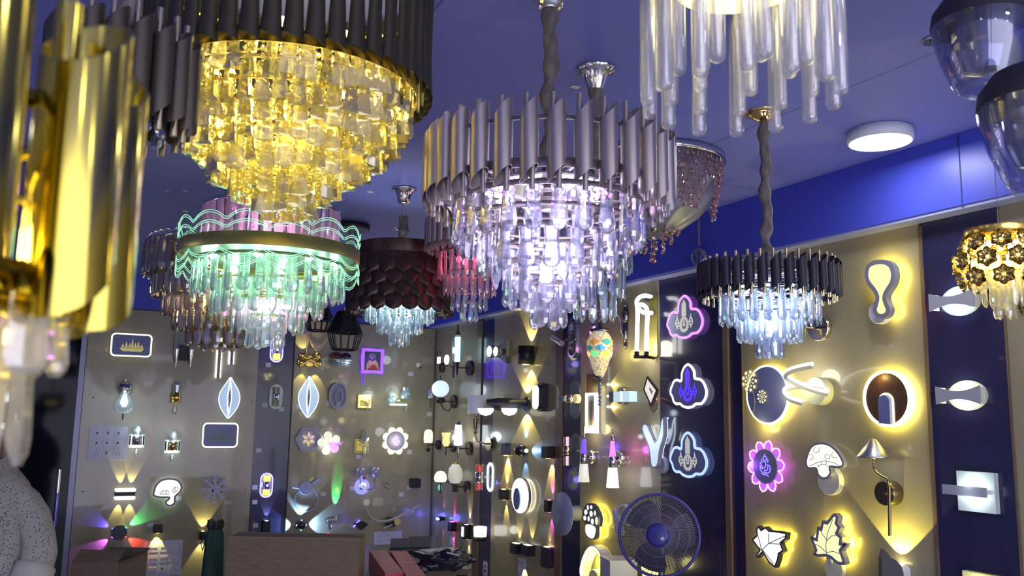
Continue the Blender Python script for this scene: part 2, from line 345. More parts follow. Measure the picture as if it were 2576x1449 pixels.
def slant(root, n, r, z0, z1, tr, m, mr, rod=.03, sl=1.0, ph=0, rr=.32, wall=.0015, up=True):
    """slant-cut tubes round a ring, each with its thin rods"""
    h = z1-z0; b = MB(); sg = 16; vs = []; fs = []
    for k, (q, zz) in enumerate(((tr, -h/2), (tr, h/2), (tr-wall, h/2), (tr-wall, -h/2))):
        for i in range(sg):
            a = 2*pi*i/sg; vs.append((q*cos(a), q*sin(a), zz+sl*q*cos(a)))
    for k in range(4):
        fs = []
        for i in range(sg):
            j = (i+1) % sg; fs.append((k*sg+i, k*sg+j, ((k+1) % 4)*sg+j, ((k+1) % 4)*sg+i))
        b.add(vs, fs, k % 2 == 0)
    mt = b.mesh('tube'); mt.materials.append(m)
    b = MB(); b.tube([(-tr*.35, tr*.3, 0), (-tr*.35, tr*.3, h/2+rod)], tr*rr, 10); b.tube([(tr*.3, tr*.3, 0), (tr*.3, tr*.3, -h/2-rod)], tr*rr, 10)
    mrd = b.mesh('rod'); mrd.materials.append(mr)
    for i in range(n):
        a = 2*pi*(i+ph)/n; X = M4.Translation((r*cos(a), r*sin(a), (z0+z1)/2)) @ M4.Rotation(a+pi/2, 4, 'Z')
        t = obm('tube', mt, None, root, X); obm('rod', mrd, None, t)
def leds(root, pts, m, r=.012, power=0, col=(1, 1, 1), rad=.03):
    me = MB().ball((0, 0, 0), r, (1, 1, 1.2), 10).mesh('bulb'); me.materials.append(m)
    for p in pts: obm('bulb', me, None, root, M4.Translation(p))
FAB = noisy('grey_fabric', (.12, .1, .09), (.22, .19, .17), (1, 1, .4), .85, nscale=60, bump=.6)
def spokes(root, r, z, m, n=4, hub=.02):
    b = MB()
    for i in range(n):
        a = pi*2*i/n+.3; b.tube([(0, 0, z+.004), (r*cos(a), r*sin(a), z+.004)], .0035, 6)
    b.puck(hub, z-.01, z+.02); b.ob('spokes', m, root)
def place(px, py, Z): P = at(px, py, Z); return V((P.x, P.y, EYE))
# crystals per lamp
XA = glass('crystal_lavender', (.93, .93, 1), .46, .44, .10, .20, .04, dcol=(.68, .66, .95))
XG = glass('crystal_champagne', (1, .94, .64), .36, .46, .18, .16, .05, dcol=(.9, .84, .42), gcol=(1, .97, .78))
XN = glass('crystal_clear', (.92, 1, .95), .42, .40, .14, .16, .04, dcol=(.7, .95, .75))
XS = glass('crystal_smoke', (.50, .43, .34), .36, .34, .14, .2, .05, dcol=(.22, .17, .12))
XC = glass('crystal_ice', (.88, .97, 1), .42, .40, .16, .16, .04, dcol=(.75, .9, .95))
XR = glass('crystal_rose', (1, .86, .9), .42, .30, .22, .12)
XB = glass('crystal_blue_white', (.85, .92, 1), .40, .40, .20, .16, .04, dcol=(.7, .8, 1))
# ---- A: the big satin-tube chandelier in the middle
P = place(1380, 520, 2.0)
A = thing('chandelier', 'large round crystal chandelier with slant-cut satin metal tubes, lit white and violet in the centre', 'chandelier', P)
slant(A, 31, .270, .482, .622, .0195, SAT, SAT, .03, 1.05)
it = []
for r, n, zt, l in ((.212, 25, .478, .098), (.150, 17, .405, .092), (.098, 12, .338, .092), (.036, 4, .296, .098)):
    me = crystal_mesh('oval', .041, l, XA); it += [(x, me) for x in ringp(r, n, zt, .14, ph=r*10)]
    hoop(A, r, zt-.002, SAT)
for r, n, zt, l in ((.182, 13, .44, .085), (.122, 9, .372, .08)):
    me = crystal_mesh('slab', .026, l, XA); it += [(x, me) for x in ringp(r, n, zt, .6, ph=.4)]
    hoop(A, r, zt, SAT, .008)
hang(A, it, 'crystal')
hoop(A, .252, .50, SAT, .02); hoop(A, .252, .60, SAT, .008)
for rr_, zz in ((.252, .52), (.212, .48)): spokes(A, rr_, zz, SAT, 6)
b = MB(); b.puck(.15, .515, .522, seg=40); b.ob('lamp_plate', CHR, A)
LAW = led('led_point_white', (.93, .93, 1), 16); LAV = led('led_point_violet', (.8, .15, 1), 14)
for k in range(10):
    a = 2*pi*k/10+.15; c = (.125*cos(a), .125*sin(a)); bb = MB()
    for q in range(7):
        e = 2*pi*q/7; bb.ball((c[0]+.018*cos(e), c[1]+.018*sin(e), .508), .0042, seg=6)
    bb.ob('led_cluster', LAV if k % 4 == 1 else LAW, A)
light('POINT', A, (0, 0, .46), 1.9, (.72, .66, 1), .10); light('POINT', A, (0, 0, .36), 1.0, (.8, .75, 1), .05); light('POINT', A, (0, 0, .57), .8, (.8, .78, 1), .12)
sleeve(A, .50, HC-EYE-.02, FAB, .017); canopy(A, HC-EYE, CHR, .06)
# ---- B: gold chandelier
P = place(725, 300, 1.9)
B = thing('chandelier', 'large gold chandelier with many champagne prism crystals under dark flared plates, upper left', 'chandelier', P)
h = .30; vs = []; fs = []; nn = 8; zs = [0, .035, .10, .19, h]; ws = [.0215, .0185, .0150, .0165, .018]
for k, (z, w) in enumerate(zip(zs, ws)):
    for i in range(nn+1):
        a = pi*i/nn; vs.append((-w*cos(a), -w*.8*sin(a)-.002, z+(.010*cos(a) if k in (0, 4) else 0)))
for k in range(4):
    for i in range(nn): fs.append((k*(nn+1)+i, k*(nn+1)+i+1, (k+1)*(nn+1)+i+1, (k+1)*(nn+1)+i))
pl = MB().add(vs, fs, True).mesh('flared_plate'); pl.materials.append(DGD)
for i in range(46):
    a = 2*pi*i/46; obm('flared_plate', pl, None, B, M4.Translation((.292*cos(a), .292*sin(a), .692)) @ M4.Rotation(a+pi/2, 4, 'Z'))
it = []; bd = MB()
rb = [.264, .246, .222, .192, .150, .104, .056]; zb = [.715, .672, .640, .610, .570, .532, .500]
for k, (r, zt) in enumerate(zip(rb, zb)):
    n = int(2*pi*r/.0335); me = crystal_mesh('prism', .036, .078, XG)
    it += [(M4.Translation((0, 0, random.uniform(-.010, .010))) @ x, me) for x in ringp(r, n, zt, .95, ph=.5*(k % 2))]; hoop(B, r-.004, zt, GLD, .008)
    for i in range(n):
        a = 2*pi*(i+.5)/n
        for q in range(6): bd.ball(((r-.012)*cos(a), (r-.012)*sin(a), zt+.02-.016*q), .0068, (1, .6, 1), 6, sm=False)
hang(B, it, 'crystal'); o = bd.ob('bead_strands', XG, B); o['kind'] = 'stuff'
hoop(B, .276, .69, GLD, .03); spokes(B, .276, .80, GLD, 6)
leds(B, [(.2*cos(k*pi/5), .2*sin(k*pi/5), .76) for k in range(10)], led('bulb_warm', (1, .85, .45), 30), .014)
light('POINT', B, (0, 0, .72), 3.6, (1, .90, .32), .14); light('POINT', B, (0, 0, .60), 1.7, (1, .90, .32), .10)
sleeve(B, .78, HC-EYE-.02, FAB, .014); canopy(B, HC-EYE, GLD, .06)
# ---- C: green lit chandelier with etched acrylic skirts
P = place(681, 640, 2.5)
Cc = thing('chandelier', 'crystal chandelier glowing green with a brass band and wavy etched acrylic skirts', 'chandelier', P)
BND = mat('brushed_brass', (.46, .40, .13), .38, .75)
hoop(Cc, .247, .432, BND, .036, .004, 'band', 64)
acr = glass('acrylic_green', (.92, 1, .94), .84, .08, .08, 0, .1, dcol=(.5, .9, .6)); etch = mat('etched_line', (.6, 1, .8), .5, em=(.45, 1, .65), es=.55)
for s_, z0, nm in ((1, .468, 'upper_skirt'), (-1, .432, 'lower_skirt')):
    b = MB(); n = 144; vs = []; fs = []; e = MB()
    fz = lambda a, q: abs(sin(a*7+(0 if s_ > 0 else .4)))**.7*.028+.030*q
    for i in range(n):
        a = 2*pi*i/n; zz = z0+s_*(fz(a, 1)); vs += [(.2505*cos(a), .2505*sin(a), z0), (.2505*cos(a), .2505*sin(a), zz)]
    fs = [(2*i, (2*i+2) % (2*n), (2*i+3) % (2*n), 2*i+1) for i in range(n)]
    b.add(vs, fs, True); sk = b.ob(nm, acr, Cc)
    for q in (1, .8, .35, .12):
        e.tube([(.2515*cos(2*pi*i/n), .2515*sin(2*pi*i/n), z0+s_*(fz(2*pi*i/n, q)*(1 if q > .5 else .8))) for i in range(n)], .0011, 4, closed=True)
    e.ob('etched_wave', etch, sk)
it = []
for r, n, zt, l in ((.205, 30, .418, .100), (.150, 22, .365, .095), (.096, 14, .315, .09), (.048, 7, .27, .088)):
    me = crystal_mesh('oval', .032, l, XN); it += [(x, me) for x in ringp(r, n, zt, .4)]; hoop(Cc, r, zt, BND, .008)
    me = crystal_mesh('slab', .024, l*.95, XN); it += [(x, me) for x in ringp(r-.02, int(n*.7), zt, .6)]
for r, n, zt, l in ((.188, 34, .575, .11), (.11, 20, .665, .09)):
    me = crystal_mesh('slab', .030, l, XR); it += [(x, me) for x in ringp(r, n, zt, .15)]; hoop(Cc, r, zt-.002, CHR, .01)
hang(Cc, it, 'crystal')
b = MB(); b.puck(.235, .44, .446, seg=48); b.ob('lamp_plate', mat('mint_plate', (.4, .6, .45), .3, .8), Cc)
LG = led('led_point_green', (.55, 1, .75), 22); leds(Cc, [(.18*cos(k*pi/4+.4), .18*sin(k*pi/4+.4), .424) for k in range(8)], LG, .011)
light('POINT', Cc, (0, 0, .36), 2.8, (.35, 1, .55), .16); light('POINT', Cc, (0, 0, .30), 1.1, (1, .3, .9), .03); light('POINT', Cc, (0, 0, .53), 1.6, (1, .45, .9), .06)
leds(Cc, [(0, 0, .30+.0)], led('led_pink', (1, .35, .9), 20), .015)
sleeve(Cc, .45, HC-EYE-.02, FAB, .012); canopy(Cc, HC-EYE, CHR, .055)
# ---- D: smoky spiral chandelier
P = place(562, 700, 3.1)
Dd = thing('chandelier', 'smoky amber crystal chandelier behind the green one at left', 'chandelier', P)
it = []
for k in range(6):
    r, zt = ((.262, .58), (.232, .51), (.195, .45), (.155, .395), (.11, .345), (.06, .33))[k]
    me = crystal_mesh('slab', .034, .115, XS); n = int(2*pi*r/.037); it += [(x, me) for x in ringp(r, n, zt, .3)]; hoop(Dd, r, zt, CHR, .006)
    if k == 0:
        hook_ = MB().tube([(r-.018+.018*cos(t), 0, zt+.02*sin(t)+.006) for t in [pi*j/8 for j in range(9)]], .0016, 5).mesh('hook'); hook_.materials.append(CHR)
        for i in range(n): obm('hook', hook_, None, Dd, M4.Rotation(2*pi*i/n, 4, 'Z'))
hang(Dd, it, 'crystal')
spokes(Dd, .262, .57, CHR, 8); spokes(Dd, .155, .40, CHR, 6); leds(Dd, [(.09*cos(k*pi/3), .09*sin(k*pi/3), .40) for k in range(6)], led('bulb_warm', (1, .85, .45), 30), .016)
light('POINT', Dd, (0, 0, .38), 2.6, (1, .85, .6), .09); b = MB(); b.tube([(0, 0, .34), (0, 0, .58)], .012); b.ob('stem', CHR, Dd)
sleeve(Dd, .57, HC-EYE-.02, FAB, .017); canopy(Dd, HC-EYE, CHR, .06)
# ---- E: brown petal drum
P = on(1017, 474, 2, HC); P = V((P.x, P.y, EYE))
E_ = thing('chandelier', 'chandelier with a drum of overlapping dark brown metal petals over pale crystals', 'chandelier', P)
k_ = math.hypot(P.x, P.y)/math.hypot(ray(1012, 700).x, ray(1012, 700).y); sE = k_/2200
RE = 122*sE; zE = lambda y: (zat(P, 1012, y)-EYE)
PET = noisy('brown_petal', (.06, .04, .032), (.11, .065, .05), (1, 1, 1), .38, .6, nscale=30)
b = MB(); b.lathe([(RE*.93, zE(620)), (RE*.95, zE(716)), (RE*.94, zE(716)), (RE*.92, zE(620)), (RE*.93, zE(620))], 48); b.ob('drum', PET, E_)
pt = MB(); n = 10; vs = []; fs = []; pw, ph_ = 2*pi*RE/20*.62, (zE(620)-zE(735))/3.2
for i in range(n+1):
    t = i/n; wv = math.sqrt(max(0, 1-(2*t-1)**2)) if t > .5 else 1
    for j in range(7):
        s_ = j/3-1; vs.append((s_*pw*wv, -.018*(1-s_*s_)*(.4+t)-.012*t, -t*ph_*1.5))
for i in range(n):
    for j in range(6): fs.append((i*7+j, i*7+j+1, (i+1)*7+j+1, (i+1)*7+j))
pm = pt.add(vs, fs, True).mesh('petal'); pm.materials.append(PET)
for rw in range(4):
    for i in range(20):
        a = 2*pi*(i+.5*(rw % 2))/20; obm('petal', pm, None, E_, M4.Translation((RE*.95*cos(a), RE*.95*sin(a), zE(652)-rw*ph_*.80)) @ M4.Rotation(a+pi/2, 4, 'Z'))
it = []
for r, n, y0, y1 in ((112, 36, 722, 778), (84, 27, 755, 812), (56, 18, 785, 838), (24, 7, 815, 868)):
    me = crystal_mesh('oval', 13*sE, zE(y0)-zE(y1), XC); it += [(x, me) for x in ringp(r*sE, n, zE(y0), .4)]; hoop(E_, r*sE, zE(y0), CHR, .006)
    me = crystal_mesh('slab', 11*sE, zE(y0)-zE(y1), XC); it += [(x, me) for x in ringp(r*sE*.86, int(n*.8), zE(y0)-.01, .5)]
hang(E_, it, 'crystal'); spokes(E_, RE*.93, zE(640), CHR, 6); leds(E_, [(.1*cos(k*pi/3), .1*sin(k*pi/3), zE(715)) for k in range(6)], LAW, .012)
light('POINT', E_, (0, 0, zE(745)), 4.5, (.8, .93, 1), .12)
b = MB(); b.tube([(0, 0, zE(640)), (0, 0, HC-EYE-.05)], .006); [b.tube([(.02*cos(t)-.02, 0, zE(615)+.04*q+.018*sin(t)) for t in [2*pi*j/10 for j in range(10)]], .003, 5, closed=True) for q in range(3)]; b.ob('stem', CHR, E_)
sleeve(E_, zE(618), zE(545), FAB, .02); canopy(E_, HC-EYE, CHR, 30*sE, .075)
# ---- F: red lit chandelier behind
P = place(1183, 640, 3.6); sF = 3.6/2200; zF = lambda y: (zat(P, 1183, y)-EYE)
F_ = thing('chandelier', 'small tube chandelier lit red, half hidden behind the large central one', 'chandelier', P)
slant(F_, 30, 108*sF, zF(628), zF(560), .014, SAT, SAT, .02, 1.0)
it = []
for r, n, y0, y1 in ((78, 24, 640, 705), (64, 20, 690, 745), (44, 14, 735, 782), (20, 7, 762, 812)):
    me = crystal_mesh('oval', .022, zF(y0)-zF(y1), XR if y0 < 730 else XC); it += [(x, me) for x in ringp(r*sF, n, zF(y0), .4)]; hoop(F_, r*sF, zF(y0), SAT, .006)
hang(F_, it, 'crystal'); hoop(F_, 98*sF, zF(600), SAT); spokes(F_, 98*sF, zF(600), SAT, 6)
light('POINT', F_, (0, 0, zF(655)), .5, (1, .12, .25), .06); leds(F_, [(.05*cos(k*pi/2), .05*sin(k*pi/2), zF(655)) for k in range(4)], led('led_red', (1, .08, .15), 5), .012)
sleeve(F_, zF(600), HC-EYE-.02, FAB, .012); canopy(F_, HC-EYE, CHR, .05)
# ---- G: chandelier peeping out behind the central one, silver canopy
P = on(1500, 172, 2, HC); P = V((P.x, P.y, EYE)); zG = lambda y: (zat(P, 1497, y)-EYE); sG = .00122
G_ = thing('chandelier', 'small crystal chandelier under a fluted silver ceiling canopy, mostly hidden behind the central one', 'chandelier', P)
it = []
for r, n, y0, y1 in ((80, 20, 560, 690), (66, 16, 650, 755), (45, 11, 700, 808)):
    me = crystal_mesh('oval', .024, zG(y0)-zG(y1), XC); it += [(x, me) for x in ringp(r*sG, n, zG(y0), .4)]; hoop(G_, r*sG, zG(y0), SAT, .006)
hang(G_, it, 'crystal'); spokes(G_, 80*sG, zG(560), SAT)
MB().tube([(0, 0, zG(700)), (0, 0, zG(560))], .006).ob('stem', SAT, G_); sleeve(G_, zG(560), zG(225), FAB, .018)
b = MB(); pr = [(.056, 0), (.058, -.004), (.050, -.012), (.036, -.02), (.030, -.045), (.022, -.062), (.02, -.066)]; vs = []; fs = []; sg = 48
for r, z in pr:
    for i in range(sg):
        a = 2*pi*i/sg; q = r*(1+.05*cos(12*a)); vs.append((q*cos(a), q*sin(a), HC-EYE+z))
for k in range(len(pr)-1):
    for i in range(sg): fs.append((k*sg+i, k*sg+(i+1) % sg, (k+1)*sg+(i+1) % sg, (k+1)*sg+i))
b.add(vs, fs, True).ob('canopy', CHR, G_)
# ---- H: frosted bowl ceiling chandelier with rose beads
P = on(1640, 402, 2, HC); sH = (P-C0).dot(CF)/2200; RH = 180*sH; P = V((P.x, P.y, EYE)); zH = lambda y: (zat(P, 1640, y)-EYE); zc = HC-EYE
H_ = thing('chandelier', 'frosted glass bowl chandelier with rose beads under a chrome ceiling disc', 'chandelier', P)
MB().lathe([(0.001, zc-.001), (RH, zc-.001), (RH*1.01, zc-.02), (RH, zc-.03), (RH*.97, zc-.03), (RH*.96, zc-.012), (.001, zc-.012)], 64).ob('ceiling_plate', CHR, H_)
b = MB(); vs = []; fs = []; sg = 96; L_ = 22
for k in range(L_+1):
    t = k/L_; r = RH*.76*(1-t**2.6)**.75+.02; z = zc-.015-(zc-.015-zH(600))*t
    for i in range(sg):
        a = 2*pi*i/sg; q = r*(1+.12*abs(sin(6*(a+t*1.1)))); vs.append((q*cos(a), q*sin(a), z))
for k in range(L_):
    for i in range(sg): fs.append((k*sg+i, k*sg+(i+1) % sg, (k+1)*sg+(i+1) % sg, (k+1)*sg+i))
b.add(vs, fs, True).ob('glass_bowl', glass('frosted_glass', (.8, .82, .9), .30, .14, .5, .04, .4, dcol=(.34, .35, .46)), H_)
XP = glass('bead_rose', (.95, .6, .62), .25, .35, .4, .05, dcol=(.55, .22, .26)); it = []
dm = crystal_mesh('drop', .011, .022, XP)
for i in range(110):
    a = 2*pi*i/110; nB = 3+int(8*abs(sin(a*3+1)))
    for q in range(nB): rq = RH*(.99-.014*q-.05*random.random()); aq = a+.04*q; it.append((M4.Translation((rq*cos(aq), rq*sin(aq), zc-.03-.021*q)) @ M4.Rotation(random.random()*3, 4, 'Z'), dm))
dr = crystal_mesh('drop', .018, .035, XP)
for k, (r, n, y) in enumerate(((.13, 16, 545), (.10, 14, 570), (.075, 10, 592), (.045, 7, 615), (.015, 2, 638))):
    it += [(x, dr) for x in ringp(r, n, zH(y)+.0, 1, ph=.3*k)]
hang(H_, it, 'bead'); b = MB()
for k, (r, n, y) in enumerate(((.13, 16, 545), (.10, 14, 570), (.075, 10, 592), (.045, 7, 615), (.015, 2, 638))):
    for i in range(n):
        a = 2*pi*(i+.3*k)/n; b.tube([(r*cos(a), r*sin(a), zH(y)), (r*.9*cos(a), r*.9*sin(a), zH(y)+.06), (.02*cos(a), .02*sin(a), zH(560))], .001, 4)
        b.lathe([(.001, .001), (.012, -.001), (.001, -.004)], 8, (r*cos(a), r*sin(a), zH(y)))
b.ob('bead_wires', BRS, H_)
# ---- I: black tube chandelier
P = on(1921, 283, 2, HC); P = V((P.x, P.y, EYE)); zI = lambda y: (zat(P, 1945, y)-EYE); sI = math.hypot(P.x, P.y)/math.hypot(ray(1945, 700).x, ray(1945, 700).y)/2200
I_ = thing('chandelier', 'chandelier with black slant-cut tubes, thin gold rods and icy crystals, right of centre', 'chandelier', P)
MBK = mat('matt_black', (.012, .012, .03), .42)
slant(I_, 34, 164*sI, zI(742), zI(672), 12.5*sI, MBK, mat('pale_gold', (.75, .62, .38), .22, 1), .024, .9)
it = []
for r, n, y0, y1 in ((120, 24, 742, 818), (76, 16, 790, 862), (30, 7, 838, 902)):
    me = crystal_mesh('oval', 24*sI, zI(y0)-zI(y1), XB); it += [(x, me) for x in ringp(r*sI, n, zI(y0), .35)]; hoop(I_, r*sI, zI(y0), CHR, .006)
    me = crystal_mesh('slab', 18*sI, zI(y0)-zI(y1), XB); it += [(x, me) for x in ringp(r*sI*.84, int(n*.8), zI(y0), .5)]
hang(I_, it, 'crystal')
for yy in (672, 700, 735): hoop(I_, 146*sI, zI(yy), CHR, .006)
spokes(I_, 146*sI, zI(700), CHR, 6); spokes(I_, 120*sI, zI(742), CHR, 6); leds(I_, [(.1*cos(k*pi/4), .1*sin(k*pi/4), zI(728)) for k in range(8)], LAW, .008)
light('POINT', I_, (0, 0, zI(775)), 2.8, (.72, .84, 1), .10)
sleeve(I_, zI(700), HC-EYE-.02, FAB, .017); canopy(I_, HC-EYE, mat('polished_gold', (.8, .55, .22), .12, 1), 48*sI, kind='flat')
# ---- J: glass rod chandelier, near the camera
P = place(1862, 160, 1.3)
J_ = thing('chandelier', 'round chandelier of long clear glass rods close to the camera at top right', 'chandelier', P)
it = []; XJ = glass('rod_glass', (.97, .97, 1), .66, .20, .12, .08, .12, dcol=(.85, .85, .9))
for r, n, zb_ in ((.138, 14, .458), (.115, 11, .485), (.07, 5, .50)):
    l = .97-zb_; me = crystal_mesh('rod', .0235, l, XJ)
    it += [(M4.Translation((r*cos(2*pi*(i+.5*(r < .13))/n), r*sin(2*pi*(i+.5*(r < .13))/n), .97)), me) for i in range(n)]
hang(J_, it, 'glass_rod')
MB().puck(.115, .66, .70, seg=48).ob('lamp_body', mat('gold_lit_plate', (.9, .75, .25), .25, .6), J_)
MB().puck(.10, .652, .6595, seg=48).ob('diffuser', led('led_yellow_soft', (1, .86, .35), 2.0), J_)
light('POINT', J_, (0, 0, .62), .6, (1, .9, .55), .05); MB().puck(.15, .93, .96).ob('rod_plate', GLD, J_); canopy(J_, HC-EYE, GLD, .05)
# ---- K: near gold tube chandelier at left
P = at(-455, 600, .49); P = V((P.x, P.y, EYE)); zc = HC-EYE
K_ = thing('chandelier', 'gold tube chandelier very close to the camera filling the left edge', 'chandelier', P)
PG = mat('polished_yellow_gold', (.58, .47, .09), .12, 1)
slant(K_, 12, .14, .070, .212, .0243, PG, PG, .018, .9, ph=-YAW*12/2/pi, rr=.3)
it = []
for r, n, zt, l in ((.122, 14, .065, .045), (.105, 12, .055, .088), (.06, 6, .03, .07)):
    me = crystal_mesh('slab', .032, l, glass('crystal_warm', (1, .96, .86), .40, .30, .26, .12)); it += [(x, me) for x in ringp(r, n, zt, .4)]; hoop(K_, r, zt-.002, PG, .012)
hang(K_, it, 'crystal'); hoop(K_, .112, .07, PG, .012); hoop(K_, .112, .17, PG, .010); spokes(K_, .112, .13, PG, 6)
leds(K_, [(.07*cos(k*pi/3), .07*sin(k*pi/3), .10) for k in range(6)], led('bulb_warm', (1, .85, .45), 30), .010)
light('POINT', K_, (0, 0, .1), .9, (1, .9, .5), .05)
sleeve(K_, .13, zc-.02, FAB, .012); canopy(K_, zc, PG, .05)
# ---- L: dark tube chandelier behind it
P = place(300, 300, 1.35)
L_c = thing('chandelier', 'dark bronze tube chandelier between the near gold one and the gold crystal one', 'chandelier', P)
DKT = mat('dark_tube', (.13, .11, .08), .35, .8)
slant(L_c, 18, .098, .445, .572, .0165, DKT, mat('pale_gold', (.75, .62, .38), .22, 1), .03, .9)
hoop(L_c, .09, .47, DKT, .01); hoop(L_c, .09, .54, DKT, .01); spokes(L_c, .09, .50, DKT, 4)
it = [(x, crystal_mesh('oval', .026, .06, XA)) for x in ringp(.065, 12, .475, .3)]; hang(L_c, it, 'crystal'); hoop(L_c, .065, .475, DKT, .006); spokes(L_c, .065, .476, DKT, 4)
sleeve(L_c, .50, HC-EYE-.02, FAB, .012); canopy(L_c, HC-EYE, GLD, .05)
# ---- M: black wire lanterns hanging from one round plate
P = on(882, 565, 2, HC); P = V((P.x, P.y, EYE)); sM = (P-C0).dot(CF)/2200
M_ = thing('lantern_cluster', 'cluster of black wire cage lanterns hung from one round black ceiling plate', 'pendant lamp', P)
MB().puck(50*sM, HC-EYE-.03, HC-EYE, seg=40).ob('ceiling_plate', BLK, M_)
CPL = mat('lantern_mirror', (.05, .045, .03), .2, .8)
for px, py0, py1, hw in ((866, 785, 880, 43), (800, 762, 832, 38), (903, 735, 795, 36)):
    q = at(px, py1, (P-C0).dot(CF)*(.96 if px == 866 else 1.03)); c = (q.x-P.x, q.y-P.y); zt, zb_ = zat((q.x, q.y), px, py0)-EYE, zat((q.x, q.y), px, py1)-EYE; h = zt-zb_; w = hw*sM
    sh = MB().lathe([(w*.45, zt), (w*.98, zt-h*.55), (w*.97, zt-h*.57), (w*.43, zt-.004)], 6, (*c, 0), sm=False).ob('lantern_shade', CPL, M_)
    b = MB()
    for i in range(6):
        a = 2*pi*i/6; pt_ = lambda r, z: (c[0]+r*cos(a), c[1]+r*sin(a), z)
        b.tube([pt_(w*.46, zt+.002), pt_(w, zt-h*.55), pt_(w*.72, zb_)], .004, 5)
        a2 = a+pi/6; b.tube([(c[0]+w*.87*cos(a2), c[1]+w*.87*sin(a2), zt-h*.56), (c[0]+w*.62*cos(a2), c[1]+w*.62*sin(a2), zb_)], .003, 5)
    for r, z in ((w*.46, zt), (w, zt-h*.55), (w*.72, zb_)): b.tube([(c[0]+r*cos(2*pi*i/6), c[1]+r*sin(2*pi*i/6), z) for i in range(6)], .004, 5, closed=True)
    b.ob('cage', BLK, M_)
    MB().tube([(*c, zt), (c[0]*.4, c[1]*.4, HC-EYE-.03)], .004, 6).ob('cord', BLK, M_); MB().tube([(*c, zt-.03), (*c, zt+.02)], .014, 10).ob('lamp_holder', GLD, M_)
# ---- N: gold flower pendants
def flower_pendant(px, pyc, pr, ptop, pbot, label, Z=None, py_ceil=240):
    P = on(px, py_ceil, 2, HC) if Z is None else at(px, pyc, Z); P = V((P.x, P.y, EYE)); s = math.hypot(P.x, P.y)/math.hypot(ray(px, pyc).x, ray(px, pyc).y)/2200
    z = lambda y: zat(P, px, y)-EYE
    t = thing('flower_pendant', label, 'pendant lamp', P); h = z(ptop)-z(ptop+135)
    MB().lathe([(pr*s*.82, z(ptop)), (pr*s*.82, z(ptop)-h*.2), (pr*s*.79, z(ptop)-h*.2), (pr*s*.79, z(ptop)-.003), (.004, z(ptop)-.003)], 40).ob('top_ring', GLD, t)
    fm = MB()
    for i in range(6):
        a = 2*pi*i/6; X = M4.Rotation(a, 4, 'Z') @ M4.Translation((.021, 0, .002)) @ M4.Rotation(-.5, 4, 'Y'); vs = []; fs = []
        for u in range(5):
            for v in range(5):
                uu, vv = u/2-1, v/2-1; k = math.sqrt(max(0, 1-.5*vv*vv)); vs.append((uu*.0145*k, vv*.0125*math.sqrt(max(0, 1-.5*uu*uu)), .006*(uu*uu+vv*vv)))
        for u in range(4):
            for v in range(4): fs.append((u*5+v, u*5+v+1, (u+1)*5+v+1, (u+1)*5+v))
        fm.add(vs, fs, True, X)
    fme = fm.mesh('flower'); fme.materials.append(mat('antique_gold', (.62, .46, .14), .22, 1)); bm_ = MB().ball((0, 0, .006), .008, seg=8, sm=False).mesh('flower_bead'); bm_.materials.append(XG)
    for rw in range(3):
        n = 10
        for i in range(n):
            a = 2*pi*(i+.5*rw)/n; r = pr*s*(.82, 1, .9)[rw]
            X = M4.Translation((r*cos(a), r*sin(a), z(ptop)-h*(.32+.3*rw))) @ M4.Rotation(a, 4, 'Z') @ M4.Rotation(pi/2+(-.3, 0, .3)[rw], 4, 'Y')
            f = obm('flower', fme, None, t, X); obm('flower_bead', bm_, None, f)
    it = []
    for r, n, a, b_ in ((.74, 14, .55, .70), (.5, 10, .70, .86), (.25, 6, .84, 1.0)):
        H_l = z(ptop)-z(pbot); me = crystal_mesh('oval', .024, H_l*.38, glass('crystal_straw', (1, .97, .8), .44, .28, .22, .12)); it += [(x, me) for x in ringp(r*pr*s*.9, n, z(ptop)-H_l*(b_-.36), .4)]; hoop(t, r*pr*s*.9, z(ptop)-H_l*(b_-.36), GLD, .006)
    hang(t, it, 'crystal'); leds(t, [(.05*cos(k*pi/2), .05*sin(k*pi/2), z(ptop)-h*.3) for k in range(4)], LAW, .008); spokes(t, pr*s*.8, z(ptop)-.012, GLD, 4); MB().tube([(0, 0, z(ptop)-.01), (0, 0, z(pbot)+.06)], .004).ob('stem', GLD, t)
    light('POINT', t, (0, 0, z(ptop)-h*.5), 1.3, (1, .88, .45), .05)
    MB().tube([(0, 0, z(ptop)-.01), (0, 0, HC-EYE)], .0014, 5).ob('cable', CHR, t); canopy(t, HC-EYE, GLD, .03)
flower_pendant(2490, 640, 96, 578, 800, 'gold flower pendant with straw-coloured crystals hung on a thin wire at right')
flower_pendant(2640, 720, 78, 655, 830, 'second gold flower pendant cut off by the right edge of the picture', 2.9)
